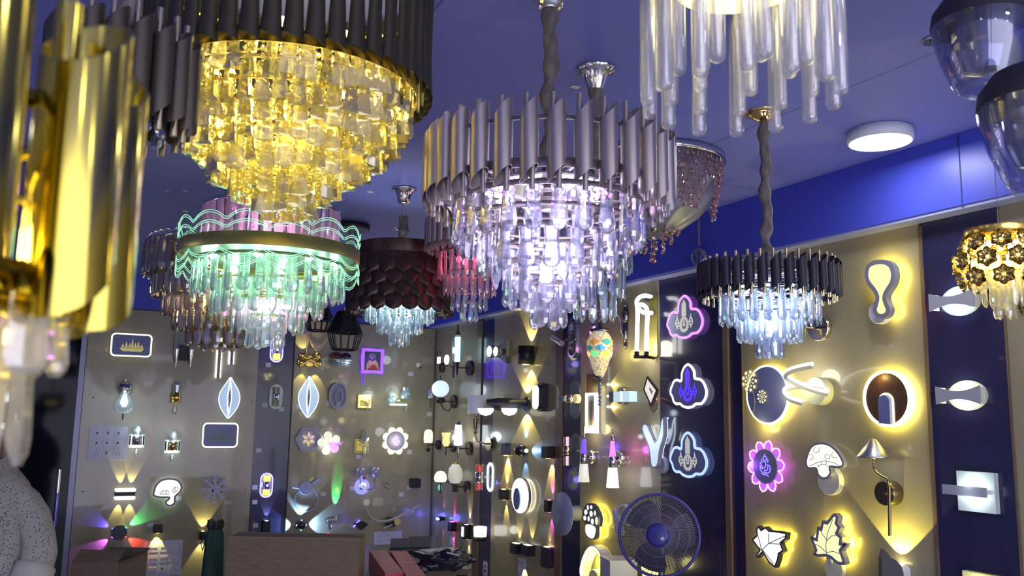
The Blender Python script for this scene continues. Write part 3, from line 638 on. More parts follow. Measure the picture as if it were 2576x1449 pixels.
# ---- O: glass bowl pendants top right
def bowl(px, py0, py1, hw, Z, label, cap):
    P = at(px, py1, Z); P = V((P.x, P.y, EYE)); s = Z/2200; z = lambda y: zat(P, px, y)-EYE; t = thing('glass_pendant', label, 'pendant lamp', P); zt, zb_ = z(py0), z(py1); w = hw*s; h = zt-zb_
    MB().lathe([(w*1.0, zt), (w*.98, zt-h*.15), (w*.86, zt-h*.5), (w*.66, zt-h*.85), (w*.52, zb_), (w*.5, zb_), (w*.64, zt-h*.85), (w*.84, zt-h*.5), (w*.96, zt-h*.15), (w*.98, zt)], 48).ob('glass_shade', glass('tinted_glass', (.78, .8, .92), .8, .14, .04, .02, .05), t)
    MB().lathe([(w*.62, zt-h*.1), (w*.58, zt-h*.45), (w*.42, zt-h*.72), (.001, zt-h*.78)], 24, sm=False).ob('inner_glass', glass('hammered_glass', (.8, .8, .85), .4, .4, .15, .05, .1), t)
    MB().lathe([(w*1.01, zt), (w*.97, zt+h*.18), (w*.75, zt+h*.38), (w*.3, zt+h*.5), (.012, zt+h*.52)], 40).ob('cap', mat('dark_cap', (.05, .045, .055), .5, .3), t)
    MB().tube([(0, 0, zt+h*.5), (0, 0, HC-EYE)], .003, 6).ob('cord', BLK, t); canopy(t, HC-EYE, BLK, .03, .02)
    MB().tube([(0, 0, zt+h*.4), (0, 0, zt-h*.2)], .012).ob('lamp_holder', GLD, t)
bowl(2480, 58, 232, 118, 1.75, 'clear tapering glass bowl pendant with dark cap in the top right corner', 0)
bowl(2640, 262, 480, 152, 1.45, 'nearer, lower tapering glass bowl pendant with dark cap at the right edge', 0)
# ---- bundle of wires hanging in front of the blue fascia
P = on(1757, 500, 0, W-FAS-.03); t = thing('cable_coil', 'coiled grey electric cable hanging against the blue fascia', 'cable', P); s = (P-C0).dot(CF)/2200
b = MB()
for k in range(3): b.tube([(0, .004*k, (500-300)*0*s), (.001*k, .004*k, HC-P.z)], .003, 5); b.tube([(0, .004*k, 0), (0, .006*k-.004, (500-620)*s)], .003, 5)
for k in range(5):
    a0 = .5*k-1; pts = [(.012*sin(2*q+k), (.030+.004*k)*cos(q)*(1 if k % 2 else .8)+.006*(k-2), (500-650)*s+(.034+.003*k)*sin(q)) for q in [2*pi*j/20 for j in range(20)]]
    b.tube(pts, .003, 5, closed=True)
b.ob('cable_coil_wire', mat('grey_cable', (.2, .19, .3), .4), t)
# ------------------------------------------------------------------ lamps on the boards: helpers
def lamp(m, name, label, cat='wall lamp', group=None): return thing(name, label, cat, m.M, group)
def trace(m, pts, n, ox=0, oy=0, k=1): return ccw([m.p(ox+x/k, oy+y/k, n) for x, y in pts])
def beam(t, loc, d, col, power, ang=50, blend=.25, rad=.004): return light('SPOT', t, loc, power, col, rad, d, ang, blend)
YEL = (1, .87, .3); WRM = (1, .93, .7); COOL = (.8, .92, 1)
def strip(name, m, parent, pts, r, z=0): return MB().tube(pts, r, 6).ob(name, m, parent)
def plaque(m, name, label, out, n0, n1, rim, face, rimw, halo=None, hw=.004, post=None, postm=None, lines=(), lr=.0012, lm=None, facem='lit_face', face_up=.0008, group=None):
    """flat lit shape: rim body, lit face, halo strip behind and a mounting puck"""
    t = lamp(m, name, label, group=group); halo = LH if halo is LY else halo
    MB().ring(out, offs(out, -rimw), n0, n1).prism(out, n0, n0+.003).ob('rim', rim, t) if rimw else MB().prism(out, n0, n1).ob('body', rim, t)
    inn = offs(out, -rimw) if rimw else offs(out, -.004)
    f = MB().prism(inn, n1-.004, n1+face_up*(1 if not rimw else -1)).ob(facem, face, t)
    if lines:
        b = MB(); [b.tube([(x, y, n1+.0002) for x, y in l], lr, 5) for l in lines]; b.ob('line_pattern', lm or rim, f)
    if halo: o2 = offs(out, -.006); MB().ring(o2, offs(o2, -hw), n0-.006, n0-.0005).ob('halo_strip', halo, t)
    if post:
        c, r = post; MB().puck(r, 0, n0-.001, (*c, 0)).ob('mount', postm or rim, t)
    return t
BLU = mat('blue_grey_face', (.18, .20, .44), .35)
def sign(m, name, label, w, h, frame=LY, face=BLU, n=.022):
    t = lamp(m, name, label); b = MB().prism(rrect(w, h, h*.18), 0, n-.006).ob('backing', WHT, t)
    MB().ring(rrect(w, h, h*.18), rrect(w*.93, h*.89, h*.14), n-.006, n).ob('light_frame', frame, t); MB().prism(rrect(w*.93, h*.89, h*.14), n-.008, n-.0015).ob('panel', face, t); return t
def updown(m, name, label, w, h, d, mt_, shape='box', up=YEL, dn=YEL, pu=.25, pd=.25, ang=55, off=None, cap=LWs):
    """small body throwing light up and down the wall"""
    t = lamp(m, name, label); b = MB()
    if shape == 'box': b.prism(rrect(w, h, min(w, h)*.14), .004, d)
    elif shape == 'cyl': b.lathe([(.0001, -h/2), (w/2, -h/2), (w/2, h/2), (.0001, h/2)], 28, M=M4.Translation((0, 0, d/2+.01)) @ M4.Rotation(-pi/2, 4, 'X'))
    elif shape == 'ball': b.ball((0, 0, d*.55), w/2, seg=28)
    b.ob('body', mt_, t)
    if shape != 'box': MB().box((0, 0, .006), (w*.5, h*.5, .012)).ob('mount', mt_, t)
    for s_, c_, pw in ((1, up, pu), (-1, dn, pd)):
        if pw:
            MB().lathe([(.0001, s_*h*.5), (w*.22, s_*h*.5), (w*.22, s_*(h*.5+.002)), (.0001, s_*(h*.5+.002))], 16, M=M4.Translation((0, 0, d*.6)) @ M4.Rotation(-pi/2, 4, 'X')).ob('lens', led('lens_%d_%d_%d' % tuple(int(x*99) for x in c_), c_, 5), t)
            beam(t, (0, s_*(h*.5+.004), d*.6), (0, s_, -.26), c_, pw*1.7, ang, .12)
    return t
def tagp(side, px, py, where, w=13, h=11, pr=False, rot=0):
    m = Mt(side, px, py, 0); hh = m.h(px, py, h); ww = hh*w/h
    o = MB().prism(rrect(ww, hh, hh*.12), .0004, .0016).ob('price_tag', mat('tag_paper', (.62, .62, .68), .5)); o.matrix_world = m.M @ M4.Rotation(rot, 4, 'Z')
    tag(o, 'small white price tag ' + where, 'price tag', 'price tags on the boards')
    if pr:
        b = MB()
        for i, (a, l) in enumerate(((.25, .4), (.05, .7), (-.28, .55))): b.box((0, hh*a, .0018), (ww*l, hh*.06, .0004))
        b.ob('print', BLK, o)
def switchplate(side, px, py, w, h, kind, label, pin=(0, 0)):
    m = Mt(side, px, py, .01); hh = m.h(px, py, h, .01); ww = hh*w/h; t = lamp(m, 'switch_plate', label, 'switch plate')
    b = MB().prism(rrect(ww, hh, hh*.05), 0, .006).prism(rrect(ww*.97, hh*.97, hh*.04), .0055, .0105); b.ob('plate', mat('plate_white', (.6, .6, .74), .35), t)
    for r_ in range(3):
        for c in range(3):
            x, y = ww*(-.27+.27*c), hh*(.28-.29*r_); s = hh*.19; k = kind[r_*3+c]
            b = MB().prism(rrect(s*1.15, s, s*.08, (x, y)), .010, .0125); o = b.ob({'s': 'switch_module', 'k': 'socket', 'u': 'switch_pair'}[k], mat('plate_white2', (.66, .66, .78), .35), t)
            q = MB()
            if k == 'k':
                for dx, dy in ((0, .28), (-.25, 0), (.25, 0), (-.25, -.28), (.25, -.28)): q.puck(s*.075, .0126, .0131, (x+dx*s, y+dy*s, 0), 10)
                q.ob('pin_holes', BLK, o)
            elif k == 's':
                q.box((x-s*.22, y, .0128), (s*.04, s*.8, .001)); q.box((x-s*.05, y+s*.1, .0128), (s*.2, s*.3, .001)); q.ob('key', BLK, o)
            else:
                for dx in (-.26, .26): q.box((x+dx*s, y+s*.25, .0135), (s*.42, s*.22, .002))
                q.ob('rocker', WHT, o)
    return t
# ------------------------------------------------------------------ back wall, first tan board
m = Mt('B', 331, 868, .03); S = m.h(331, 868, 1, .03)
t = sign(m, 'picture_sign', 'rounded lit sign with a small gold sailing scene, top left of the first tan board', 96*S, 58*S)
b = MB(); b.prism([(-28*S, -8*S), (30*S, -8*S), (24*S, -16*S), (-20*S, -16*S)], .020, .0225)
for x, h in ((-20, 4), (-12, 10), (-4, 6), (2, 18), (9, 8), (16, 11), (24, 3)): b.prism([((x-4)*S, -7*S), ((x+4)*S, -7*S), (x*S, h*S)], .020, .0225)
b.ob('boat_motif', mat('gilt_motif', (.75, .65, .2), .25, .8), t)
# calligraphy sign
m = Mt('B', 555, 1095, .03); S = m.h(555, 1095, 1, .03)
t = sign(m, 'calligraphy_sign', 'rounded lit sign with green calligraphy on the first tan board', 88*S, 63*S)
b = MB()
for x in (-14, -8, -2, 4, 9, 14): b.tube([(x*S, -8*S, .021), ((x+.6)*S, (9+(x % 3)*2)*S, .021)], .9*S, 5)
for cx, cyy, r in ((-24, -4, 5), (-11, -7, 4), (1, -8, 4), (12, -7, 4), (24, -5, 5.5), (24, 7, 3), (-25, 8, 3)):
    b.tube([((cx+r*cos(q))*S, (cyy+r*.8*sin(q))*S, .021) for q in [pi+pi*1.5*j/9 for j in range(10)]], 1.0*S, 5)
b.tube([((-30+60*j/12)*S, (-11-2*sin(j*1.1))*S, .021) for j in range(13)], 1.1*S, 5); b.ob('calligraphy', mat('green_ink', (.25, .45, .2), .4), t)
# cone glass sconce
m = Mt('B', 460, 888, 0); S = m.h(460, 888, 1)
t = lamp(m, 'twin_cone_sconce', 'two silver cones with cut glass tips on a black square, beside the sailing sign')
MB().box((0, 0, .012), (38*S, 40*S, .024)).ob('mount', BLK, t)
for x in (-17, 17):
    c = MB().lathe([(.001, -38*S), (5*S, -8*S), (6.5*S, 5*S), (6.5*S, 9*S)], 16, M=M4.Translation((x*S, 0, .05)) @ M4.Rotation(-pi/2, 4, 'X')).ob('cone', CHR, t)
    MB().lathe([(6.3*S, -8*S), (7*S, -20*S), (6*S, -45*S), (.001, -47*S)], 8, M=M4.Translation((x*S, 0, .05)) @ M4.Rotation(pi/2, 4, 'X'), sm=False).ob('cut_glass', XC, c)
    MB().tube([(x*S, 0, .02), (x*S, 0, .045)], .005).ob('arm', CHR, t)
# stick lamps
for px, py, hh, l in ((551, 912, 84, 'slim vertical bar lamp with pale face under the green chandelier tip, lower one'), (584, 884, 70, 'slim vertical bar lamp with pale face under the green chandelier tip, upper one')):
    m = Mt('B', px, py, .02); S = m.h(px, py, 1); t = lamp(m, 'bar_lamp', l)
    MB().box((0, 0, .011), (8*S, hh*S, .022)).ob('body', WWH, t); MB().box((0, 0, .023), (5*S, hh*.97*S, .002)).ob('strip', mat('beige_strip', (.35, .3, .22), .4), t)
    MB().box((0, 0, .0035), (12*S, hh*.9*S, .003)).ob('halo_strip', led('halo_cool', (.8, .93, 1), 9), t)
# bulb sconce
m = Mt('B', 313, 1005, .06); S = m.h(313, 1005, 1, .06); t = lamp(m, 'bulb_sconce', 'chrome topped sconce with a lit clear glass teardrop, above the upper switch plate')
MB().ball((0, 28*S, .03), 18*S, (1, 1, .8), 20).ob('cap', CHR, t); MB().tube([(0, 44*S, .03), (0, 52*S, .03)], 2*S).ob('finial', CHR, t)
g = MB().lathe([(.001, 24*S), (9*S, 22*S), (11*S, 10*S), (23*S, -12*S), (22*S, -26*S), (10*S, -35*S), (.001, -36*S)][::-1], 24, M=M4.Translation((0, 0, .06)) @ M4.Rotation(-pi/2, 4, 'X')).ob('glass_shade', glass('lit_glass', (.85, .95, 1), .6, .12, .24, .02), t)
b = MB()
for i in range(5): a = i*1.25; b.tube([(3*S*cos(a), 14*S, .06+3*S*sin(a)), (8*S*cos(a+.5), -8*S, .06+8*S*sin(a+.5)), (3*S*cos(a), -18*S, .06+3*S*sin(a))], 2.2*S, 5)
b.ob('filament', LW, g); MB().tube([(0, -36*S, .06), (0, -50*S, .05)], 1.5*S).ob('pin', BLK, t); light('POINT', t, (0, -5*S, .13), .5, COOL, .03)
# gold cylinder crystal sconce
def cylsconce(px, py, S_, label, lit=None, crystal='top', plate=None, cm=XC, flower=False, body=GLD, h=22, w=9, n=.05, side='B', plq=None):
    m = Mt(side, px, py, n); S = m.h(px, py, 1, n); t = lamp(m, 'crystal_sconce', label)
    MB().lathe([(.001, -h/2*S), (w*S, -h/2*S), (w*S, h/2*S), (.001, h/2*S)], 20, M=M4.Translation((0, 0, n)) @ M4.Rotation(-pi/2, 4, 'X')).ob('sleeve', body, t)
    MB().box((0, 0, n*.4), (w*1.2*S, h*.8*S, n*.8)).ob('mount', body, t)
    MB().lathe([(w*.75*S, h/2*S), (w*.85*S, (h/2+18)*S), (w*.5*S, (h/2+26)*S), (.001, (h/2+27)*S)], 10, M=M4.Translation((0, 0, n)) @ M4.Rotation(-pi/2, 4, 'X'), sm=False).ob('crystal_top', cm, t)
    b = MB(); b.lathe([(.001, -16*S), (4.5*S, -8*S), (4*S, 0), (.001, 4*S)], 6, M=M4.Translation((0, (-h/2-14)*S, n)) @ M4.Rotation(-pi/2, 4, 'X'), sm=False); b.tube([(0, -h/2*S, n), (0, (-h/2-12)*S, n)], .5*S, 4); b.ob('drop', XC, t)
    if plate:
        MB().box((0, -2*S, .008), (38*S, 34*S, .006)).ob('glass_plate', glass('plate_glass', (.9, 1, 1), .5, .2, .3, 0), t); MB().ring(rrect(30*S, 28*S, 3*S, (0, -2*S)), rrect(26*S, 24*S, 3*S, (0, -2*S)), .002, .004).ob('halo_strip', led('halo_cool', (.8, .93, 1), 9), t)
        b = MB(); b.box((-(w+4)*S, 0, .014), (4*S, (h+2)*S, .004)); b.box(((w+4)*S, 0, .014), (4*S, (h+2)*S, .004)); b.ob('side_bar', BLK, t)
    if lit:
        MB().puck(w*.7*S, n*.1, n*.1+.002).ob('glow', led('glow_cool', COOL, 3), t); MB().lathe([(.001, 0), (w*.8*S, 0), (w*.8*S, 2*S), (.001, 2*S)], 16, M=M4.Translation((0, (-h/2-2.2)*S, n)) @ M4.Rotation(-pi/2, 4, 'X')).ob('lens', led('lens_c', COOL, 5), t); light('POINT', t, (0, (h/2+20)*S, n+.03), lit, COOL, .02)
    if flower:
        b = MB(); b.ball((0, (h/2+16)*S, n+.002), 3*S, seg=8); b.ball((2*S, (h/2+10)*S, n+.003), 3*S, seg=8); b.ob('flower', mat('red_flower', (.8, .12, .05), .4, em=(1, .2, .1), es=.3), t)
    return t
cylsconce(443, 1000, 1, 'unlit gold cylinder sconce with crystal top, left of the first lit leaf lamp', w=12, h=26)
cylsconce(345, 1108, 1, 'lit silver cylinder sconce with frosted crystal top, beside the upper switch plate', lit=.35, plate=1, w=12, body=SAT)
cylsconce(435, 1122, 1, 'lit cylinder sconce with a red flower in its crystal top, left of the calligraphy sign', lit=.35, plate=1, w=12, flower=True, body=BRS)
# leaf lamps
def leaf(px, py, label):
    n = .03; m = Mt('B', px, py, n); S = m.h(px, py, 1, n); t = lamp(m, 'leaf_lamp', label); lg = led('leaf_edge', (.8, .93, 1), 1.6)
    lw = mat('leaf_glass', (.5, .62, .8), .5, em=(.55, .72, 1), es=.42)
    for s_ in (-1, 1):
        pts = [(0, 52*S), (s_*10*S, 38*S), (s_*22*S, 18*S), (s_*26*S, 0), (s_*22*S, -20*S), (s_*10*S, -40*S), (0, -50*S), (s_*3*S, -25*S), (s_*5*S, 0), (s_*3*S, 26*S)]
        pts = ccw(spl(pts, 3)); h = MB().prism(pts, n-.006, n).ob('leaf_half', lw, t)
        MB().tube([(x, y, n) for x, y in pts], .9*S, 5, closed=True).ob('lit_edge', lg, h)
    b = MB(); [b.ball((0, y*S, n), 3.4*S, (1, 1.4, 1), 8, sm=False) for y in (-14, -7, 0, 7, 14)]; b.tube([(0, -46*S, n-.01), (0, 46*S, n-.01)], 1.6*S); b.ob('crystal_stem', CHR, t)
    MB().box((0, 0, (n-.01)/2), (14*S, 30*S, n-.01)).ob('mount', BLK, t); MB().ball((0, 50*S, n), 4*S, seg=8).ob('tip', lg, t)
    MB().ring(circ(.022, 24, ry=.045), circ(.016, 24, ry=.038), .004, .008).ob('halo_strip', led('halo_cool', (.8, .93, 1), 9), t); return t
leaf(577, 1002, 'blue white glowing leaf lamp on the first tan board, left of the navy strip'); leaf(776, 1000, 'blue white glowing leaf lamp on the second tan board, right of the navy strip')
switchplate('B', 271, 1115, 92, 86, 'ssssssksk', 'large white switch and socket plate high on the left edge of the first board')
# two sided up down lamp
m = Mt('B', 315, 1243, .05); S = m.h(315, 1243, 1, .05); t = lamp(m, 'double_beam_lamp', 'white box lamp with a dark middle band throwing two beams up and two down')
b = MB(); b.prism(rrect(50*S, 9*S, 4*S, (0, 10*S)), .002, .05); b.prism(rrect(50*S, 10*S, 4*S, (0, -10*S)), .002, .05); b.ob('body', led('lit_cream', (1, .96, .8), .9), t)
MB().prism(rrect(48*S, 11*S, 1*S), .002, .044).ob('band', BLK, t)
for s_ in (-1, 1):
    for x in (-12, 12): beam(t, (x*S, s_*17*S, .022), (x*.006*1, s_, -.2), YEL, .8, 44, .08)
# mushroom
m = Mt('B', 423, 1238, .03)
out = trace(m, spl([(456, 985), (470, 940), (500, 910), (545, 899), (598, 908), (622, 945), (612, 978), (585, 1005), (583, 1038), (560, 1057), (532, 1052), (526, 1030), (543, 1012), (495, 1011), (462, 1002)], 3), .03, 180, 800, 2.232)
gill = lambda L: [[m.p(180+x/2.232, 800+y/2.232, .03) for x, y in l] for l in L]
plaque(m, 'mushroom_lamp', 'lit white mushroom shaped lamp with grey rim in the lower middle of the first board', out, .018, .03, GRY, LW, .012, LC, lines=gill([[(495, 990), (505, 972), (530, 968), (548, 975), (548, 990), (495, 990)], [(512, 990), (513, 972)], [(530, 990), (530, 970)], [(566, 972), (572, 955), (590, 945), (600, 955), (592, 970), (572, 982), (566, 972)], [(578, 978), (582, 950)]]), post=((0, 0), .02), lr=.0022)
# snowflake
m = Mt('B', 540, 1231, .02); S = m.h(540, 1231, 1, .02); t = lamp(m, 'snowflake_lamp', 'unlit white snowflake lamp on the first tan board'); b = MB()
for k in range(8):
    a = pi/4*k; X = M4.Rotation(a, 4, 'Z'); b.box((17*S, 0, .014), (34*S, 5.5*S, .011+.0002*k), X)
    for e in (18, 27): [b.box((0, 0, .014), (11*S, 3.4*S, .0105), X @ M4.Translation((e*S, 0, 0)) @ M4.Rotation(s_*.8, 4, 'Z') @ M4.Translation((5*S, 0, 0))) for s_ in (-1, 1)]
b.puck(9*S, .008, .020); b.ob('snowflake', mat('pale_acrylic', (.45, .45, .68), .35), t); MB().puck(14*S, 0, .008).ob('mount', WHT, t)
# octagon four colour
m = Mt('B', 300, 1340, .03); S = m.h(300, 1340, 1, .03); t = lamp(m, 'octagon_lamp', 'grey octagonal lamp throwing blue, green, violet and red beams on the first board')
MB().prism(circ(20*S, 8), .003, .03, M4.Rotation(pi/8, 4, 'Z')).ob('body', mat('mid_grey', (.09, .09, .11), .5), t)
for a, c in ((150, (.08, .05, 1)), (35, (.05, 1, .25)), (215, (.5, .08, 1)), (325, (1, .05, .03))):
    a = R(a); MB().box((17.5*S*cos(a), 17.5*S*sin(a), .02), (5*S, 5*S, .008), None).ob('lens', led('lens_rgb_%d' % int(a*10), c, 8), t); beam(t, (21*S*cos(a), 21*S*sin(a), .02), (cos(a), sin(a), -.22), c, 1.6, 46, .2)
m = Mt('B', 398, 1331, .05); updown(m, 'box_spot', 'small black box light shining down onto the lower switch plate', .06, .055, .05, BLK, up=YEL, dn=YEL, pu=0, pd=.5, ang=60)
switchplate('B', 411, 1405, 92, 90, 'uuuuuuusk', 'large white switch plate low on the first board under the small black spot')
m = Mt('B', 511, 1348, .05); updown(m, 'round_spot', 'small black round lamp beaming up and down beside the green bag', .05, .06, .05, BLK, 'cyl', pu=.5, pd=.5, ang=66)
# ------------------------------------------------------------------ navy strip of the back wall
def scallop(px, py, label, lit, n=.03):
    m = Mt('B', px, py, n); S = m.h(px, py, 1, n); t = lamp(m, 'scalloped_sconce', label); N = 72
    o = rrect(32*S, 62*S, 15*S, n=12); o = [p for p in o]; o = offs(spl(o, 1), 0); o = [(x*(1+.035*cos(i*2.2)), y*(1+.035*cos(i*2.2))) for i, (x, y) in enumerate(o)]
    e = MB().prism(o, .010, .016).ob('scalloped_plate', glass('plate_glass', (.9, 1, 1), .5, .2, .3, 0), t)
    MB().ring(o, offs(o, -2.2*S), .0161, .019).ob('plate_edge', led('violet_edge', (.30, .22, 1), 3.2) if lit else glass('plate_glass', (.9, 1, 1), .5, .2, .3, 0), t)
    X = M4.Translation((0, 0, n)) @ M4.Rotation(-pi/2, 4, 'X')
    MB().lathe([(.001, -10*S), (8*S, -10*S), (8*S, 10*S), (.001, 10*S)], 16, M=X).ob('sleeve', CHR, t); MB().box((0, 0, .018), (8*S, 18*S, .02)).ob('mount', CHR, t)
    for s_ in (-1, 1): MB().lathe([(.001, s_*10*S), (8*S, s_*10*S), (9*S, s_*24*S), (.001, s_*25*S)], 8, M=X, sm=False).ob('crystal_end', led('crystal_yellow_lit', (1, .85, .12), 1.3) if lit else glass('crystal_yellow', (.9, .8, .4), .3, .4, .3, 0), t)
    if lit: light('POINT', t, (0, 0, n+.04), .45, (.35, .28, 1), .03)
scallop(697, 880, 'violet lit crystal sconce at the top of the navy strip, partly behind the green chandelier', 1)
scallop(695, 998, 'unlit crystal sconce with a scalloped glass plate in the middle of the navy strip', 0)
scallop(671, 1221, 'violet edged crystal sconce with yellow ends low on the navy strip', 1)
m = Mt('B', 671, 1329, .04); updown(m, 'capsule_spot', 'black capsule spot at the foot of the navy strip', .055, .105, .04, BLK, 'box', COOL, WRM, .5, .4, 44)
# ------------------------------------------------------------------ second tan board, top row
m = Mt('B', 781, 908, .05); S = m.h(781, 908, 1, .05); t = lamp(m, 'bow_sconce', 'polished gold knotted bow sconce with two small tulip glasses'); b = MB()
for s_ in (-1, 1):
    b.ball((s_*20*S, -4*S, .03), 12*S, (1, .9, .7), 16); b.ball((s_*19*S, 14*S, .032), 9*S, (1, 1, .7), 14); b.tube([(s_*24*S, -12*S, .035), (s_*8*S, 0, .05), (-s_*6*S, 6*S, .045), (-s_*22*S, 12*S, .035)], [5*S, 4*S, 4*S, 5*S], 10)
b.ob('bow', GLD, t); MB().puck(14*S, 0, .025).ob('mount', GLD, t)
for x, y in ((-14, 66), (16, 30)):
    MB().tube([(x*S*.6, 10*S, .04), (x*S, (y-8)*S, .055)], 1.2*S).ob('arm', BRS, t)
    MB().lathe([(4*S, 0), (11*S, 6*S), (10*S, 12*S), (13*S, 20*S), (12*S, 20*S), (9*S, 12*S), (10*S, 7*S), (3*S, .5*S)], 6, M=M4.Translation((x*S, (y-4)*S, .055)) @ M4.Rotation(-pi/2, 4, 'X'), sm=False).ob('tulip_glass', glass('tulip', (1, .9, .95), .5, .25, .25, 0), t)
for x in (-14, 14): beam(t, (x*S, 18*S, .06), (x*.01, 1, -.5), YEL, .5, 60); beam(t, (x*S, -18*S, .06), (x*.01, -1, -.5), YEL, .5, 50)
def balls(px, py, label):
    m = Mt('B', px, py, .07); S = m.h(px, py, 1, .07); t = lamp(m, 'crystal_ball_sconce', label)
    for x, y, n, mm in ((-15, 8, .04, mat('copper_dark', (.25, .1, .08), .3, .8)), (5, 6, .09, mat('gunmetal', (.12, .12, .16), .15, 1))):
        r = 15*S; d = MB().lathe([(.001, r)]+[(r*sin(a), r*cos(a)) for a in [pi/2*j/8 for j in range(1, 9)]]+[(r*.94, 0)], 24, M=M4.Translation((x*S, y*S, n)) @ M4.Rotation(-pi/2, 4, 'X')).ob('dome', mm, t)
        b = MB()
        for k in range(14):
            a = 2*pi*k/14
            for q in range(3): b.ball((x*S+(r*(.85-.12*q))*cos(a), y*S-(5+6*q)*S, n+(r*(.85-.12*q))*sin(a)), 2.6*S, seg=5, sm=False)
        b.ob('crystal_fringe', XC, d)
        MB().tube([(x*S, y*S+4*S, 0), (x*S, y*S+4*S, n)], .006).ob('arm', CHR, t)
    MB().puck(12*S, 0, .012, (-4*S, 8*S, 0)).ob('mount', CHR, t); light('POINT', t, (5*S, -4*S, .12), .15, COOL, .02)
balls(863, 908, 'pair of small dark domes with crystal fringes, beside the gold bow sconce')
# picture with violet frame
m = Mt('B', 938, 908, .03); S = m.h(938, 908, 1, .03); t = lamp(m, 'picture_lamp', 'violet glowing framed picture of a haloed robed figure on the second board', 'picture lamp')
o = rrect(58*S, 62*S, 5*S, n=3); o = spl(o, 4); o2 = [(x*(1+.03*cos(i*1.7)), y*(1+.03*cos(i*1.7))) for i, (x, y) in enumerate(o)]
MB().prism(o2, .004, .018).ob('backing', glass('plate_glass', (.9, 1, 1), .5, .2, .3, 0), t); i2 = [(x*.78, y*.82) for x, y in o]; MB().ring(o2, i2, .0181, .022).ob('light_frame', led('violet_frame', (.12, .03, 1), 3.5), t)
MB().ring(i2, [(x*.93, y*.93) for x, y in i2], .0181, .024).ob('inner_frame', mat('pearl_frame', (.8, .8, .85), .3), t)
p = MB().prism(rrect(41*S, 46*S, 1*S), .0182, .021).ob('picture', mat('picture_ground', (.04, .05, .06), .4), t)
def flat(nm, poly, z, mm): MB().prism([(x*S, y*S) for x, y in poly], .021, z).ob(nm, mm, p)
flat('halo', circ(8, 24, (-1, 11)), .0214, mat('p_halo', (.55, .45, .25), .5)); flat('robe', [(-17, -22), (18, -22), (15, -6), (8, 3), (-8, 3), (-15, -8)], .0214, mat('p_robe', (.75, .55, .08), .5))
flat('sash', [(-12, -22), (16, -22), (6, -8), (-2, -10)], .0218, mat('p_sash', (.6, .05, .03), .5)); flat('hair', [(-6, 2), (-6.5, 12), (-1, 18), (5, 12), (5, 2), (2, -1), (-3, -1)], .0218, mat('p_hair', (.08, .04, .025), .5))
flat('face', circ(3.2, 16, (-1, 9), 4.6), .0222, mat('p_skin', (.55, .33, .2), .5)); flat('hand', circ(2.4, 10, (-9, -6)), .0222, mat('p_skin', (.55, .33, .2), .5))
light('POINT', t, (0, 0, .05), .7, (.12, .04, 1), .08); MB().tube([(-26*S, -30*S, .01), (-24*S, -60*S, .004), (-20*S, -62*S, .004), (-17*S, -30*S, .01)], .002, 5).ob('lead', led('violet_wire', (.15, .05, 1), 1.2), t)
# dots where a lamp is missing, a teardrop night lamp
m = Mt('B', 1053, 917, .02); S = m.h(1053, 917, 1, .02); t = lamp(m, 'plug_light', 'small pale plug-in light at the right end of the top row on the second board'); MB().ball((0, 0, .012), 7*S, (1, 1.1, .8)).ob('bulb', WWH, t); MB().box((4*S, -6*S, .008), (8*S, 6*S, .016)).ob('base', BLK, t)
# second row
m = Mt('B', 852, 995, .05); S = m.h(852, 995, 1, .05); t = lamp(m, 'ring_lamp', 'unlit pale grey oval lamp with an inner ring, second row of the second board')
MB().ring(circ(24*S, 40, ry=35*S), circ(19*S, 40, ry=30*S), .03, .05).ob('outer_ring', mat('pale_grey', (.42, .42, .55), .45), t); MB().prism(circ(20*S, 40, ry=31*S), .03, .040).ob('disc', mat('pale_grey2', (.3, .3, .42), .45), t)
MB().ring(circ(10*S, 30, (0, -2*S), 17*S), circ(8*S, 30, (0, -2*S), 14*S), .040, .052).ob('inner_ring', mat('pale_grey', (.42, .42, .55), .45), t); MB().puck(12*S, 0, .03).ob('mount', WHT, t); MB().puck(7*S, .04, .05, (0, -23*S, 0)).ob('switch_button', mat('pale_grey', (.42, .42, .55), .45), t)
def squares(px, py, lit, label):
    m = Mt('B', px, py, .04); S = m.h(px, py, 1, .04); t = lamp(m, 'square_crystal_sconce', label)
    MB().box((-2*S, -6*S, .010), (36*S, 34*S, .008)).ob('back_plate', mat('gilt_plate', (.7, .6, .15), .3, .8, em=(1, .85, .2), es=0), t); b = MB()
    for i in range(6):
        for s_ in (-1, 1): b.ball(((-15+5.2*i)*S, (-6+s_*14)*S, .016), 2.2*S, seg=6); b.ball((-2*S+s_*15*S, (-19+5.2*i)*S, .016), 2.2*S, seg=6)
    b.ob('bead_border', led('bead_lit', (1, .9, .35), 1.6) if lit else mat('gilt_bead', (.8, .7, .25), .3, .8), t)
    MB().box((0, -4*S, .03), (20*S, 3*S, .03)).ob('bracket', BRS, t)
    if lit: MB().lathe([(.001, 0), (7*S, 0), (9*S, 9*S), (15*S, 9*S), (12*S, 12*S), (14*S, 20*S), (5*S, 19*S), (5*S, 27*S), (.001, 30*S)], 8, M=M4.Translation((3*S, 0, .045)) @ M4.Rotation(-pi/2, 4, 'X'), sm=False).ob('crystal_shade', glass('lit_glass', (.85, .95, 1), .6, .12, .24, .02), t)
    else: MB().lathe([(.001, 0), (9*S, 0), (10*S, 15*S), (6*S, 32*S), (.001, 35*S)], 10, M=M4.Translation((3*S, 0, .045)) @ M4.Rotation(-pi/2, 4, 'X'), sm=False).ob('crystal_shade', XC, t)
    MB().lathe([(.001, -32*S), (2.5*S, -24*S), (4*S, -4*S), (.001, 0)], 6, M=M4.Translation((3*S, -4*S, .045)) @ M4.Rotation(-pi/2, 4, 'X'), sm=False).ob('drop', XC, t)
    if lit: light('POINT', t, (3*S, 5*S, .08), .5, (1, .9, .6), .03)
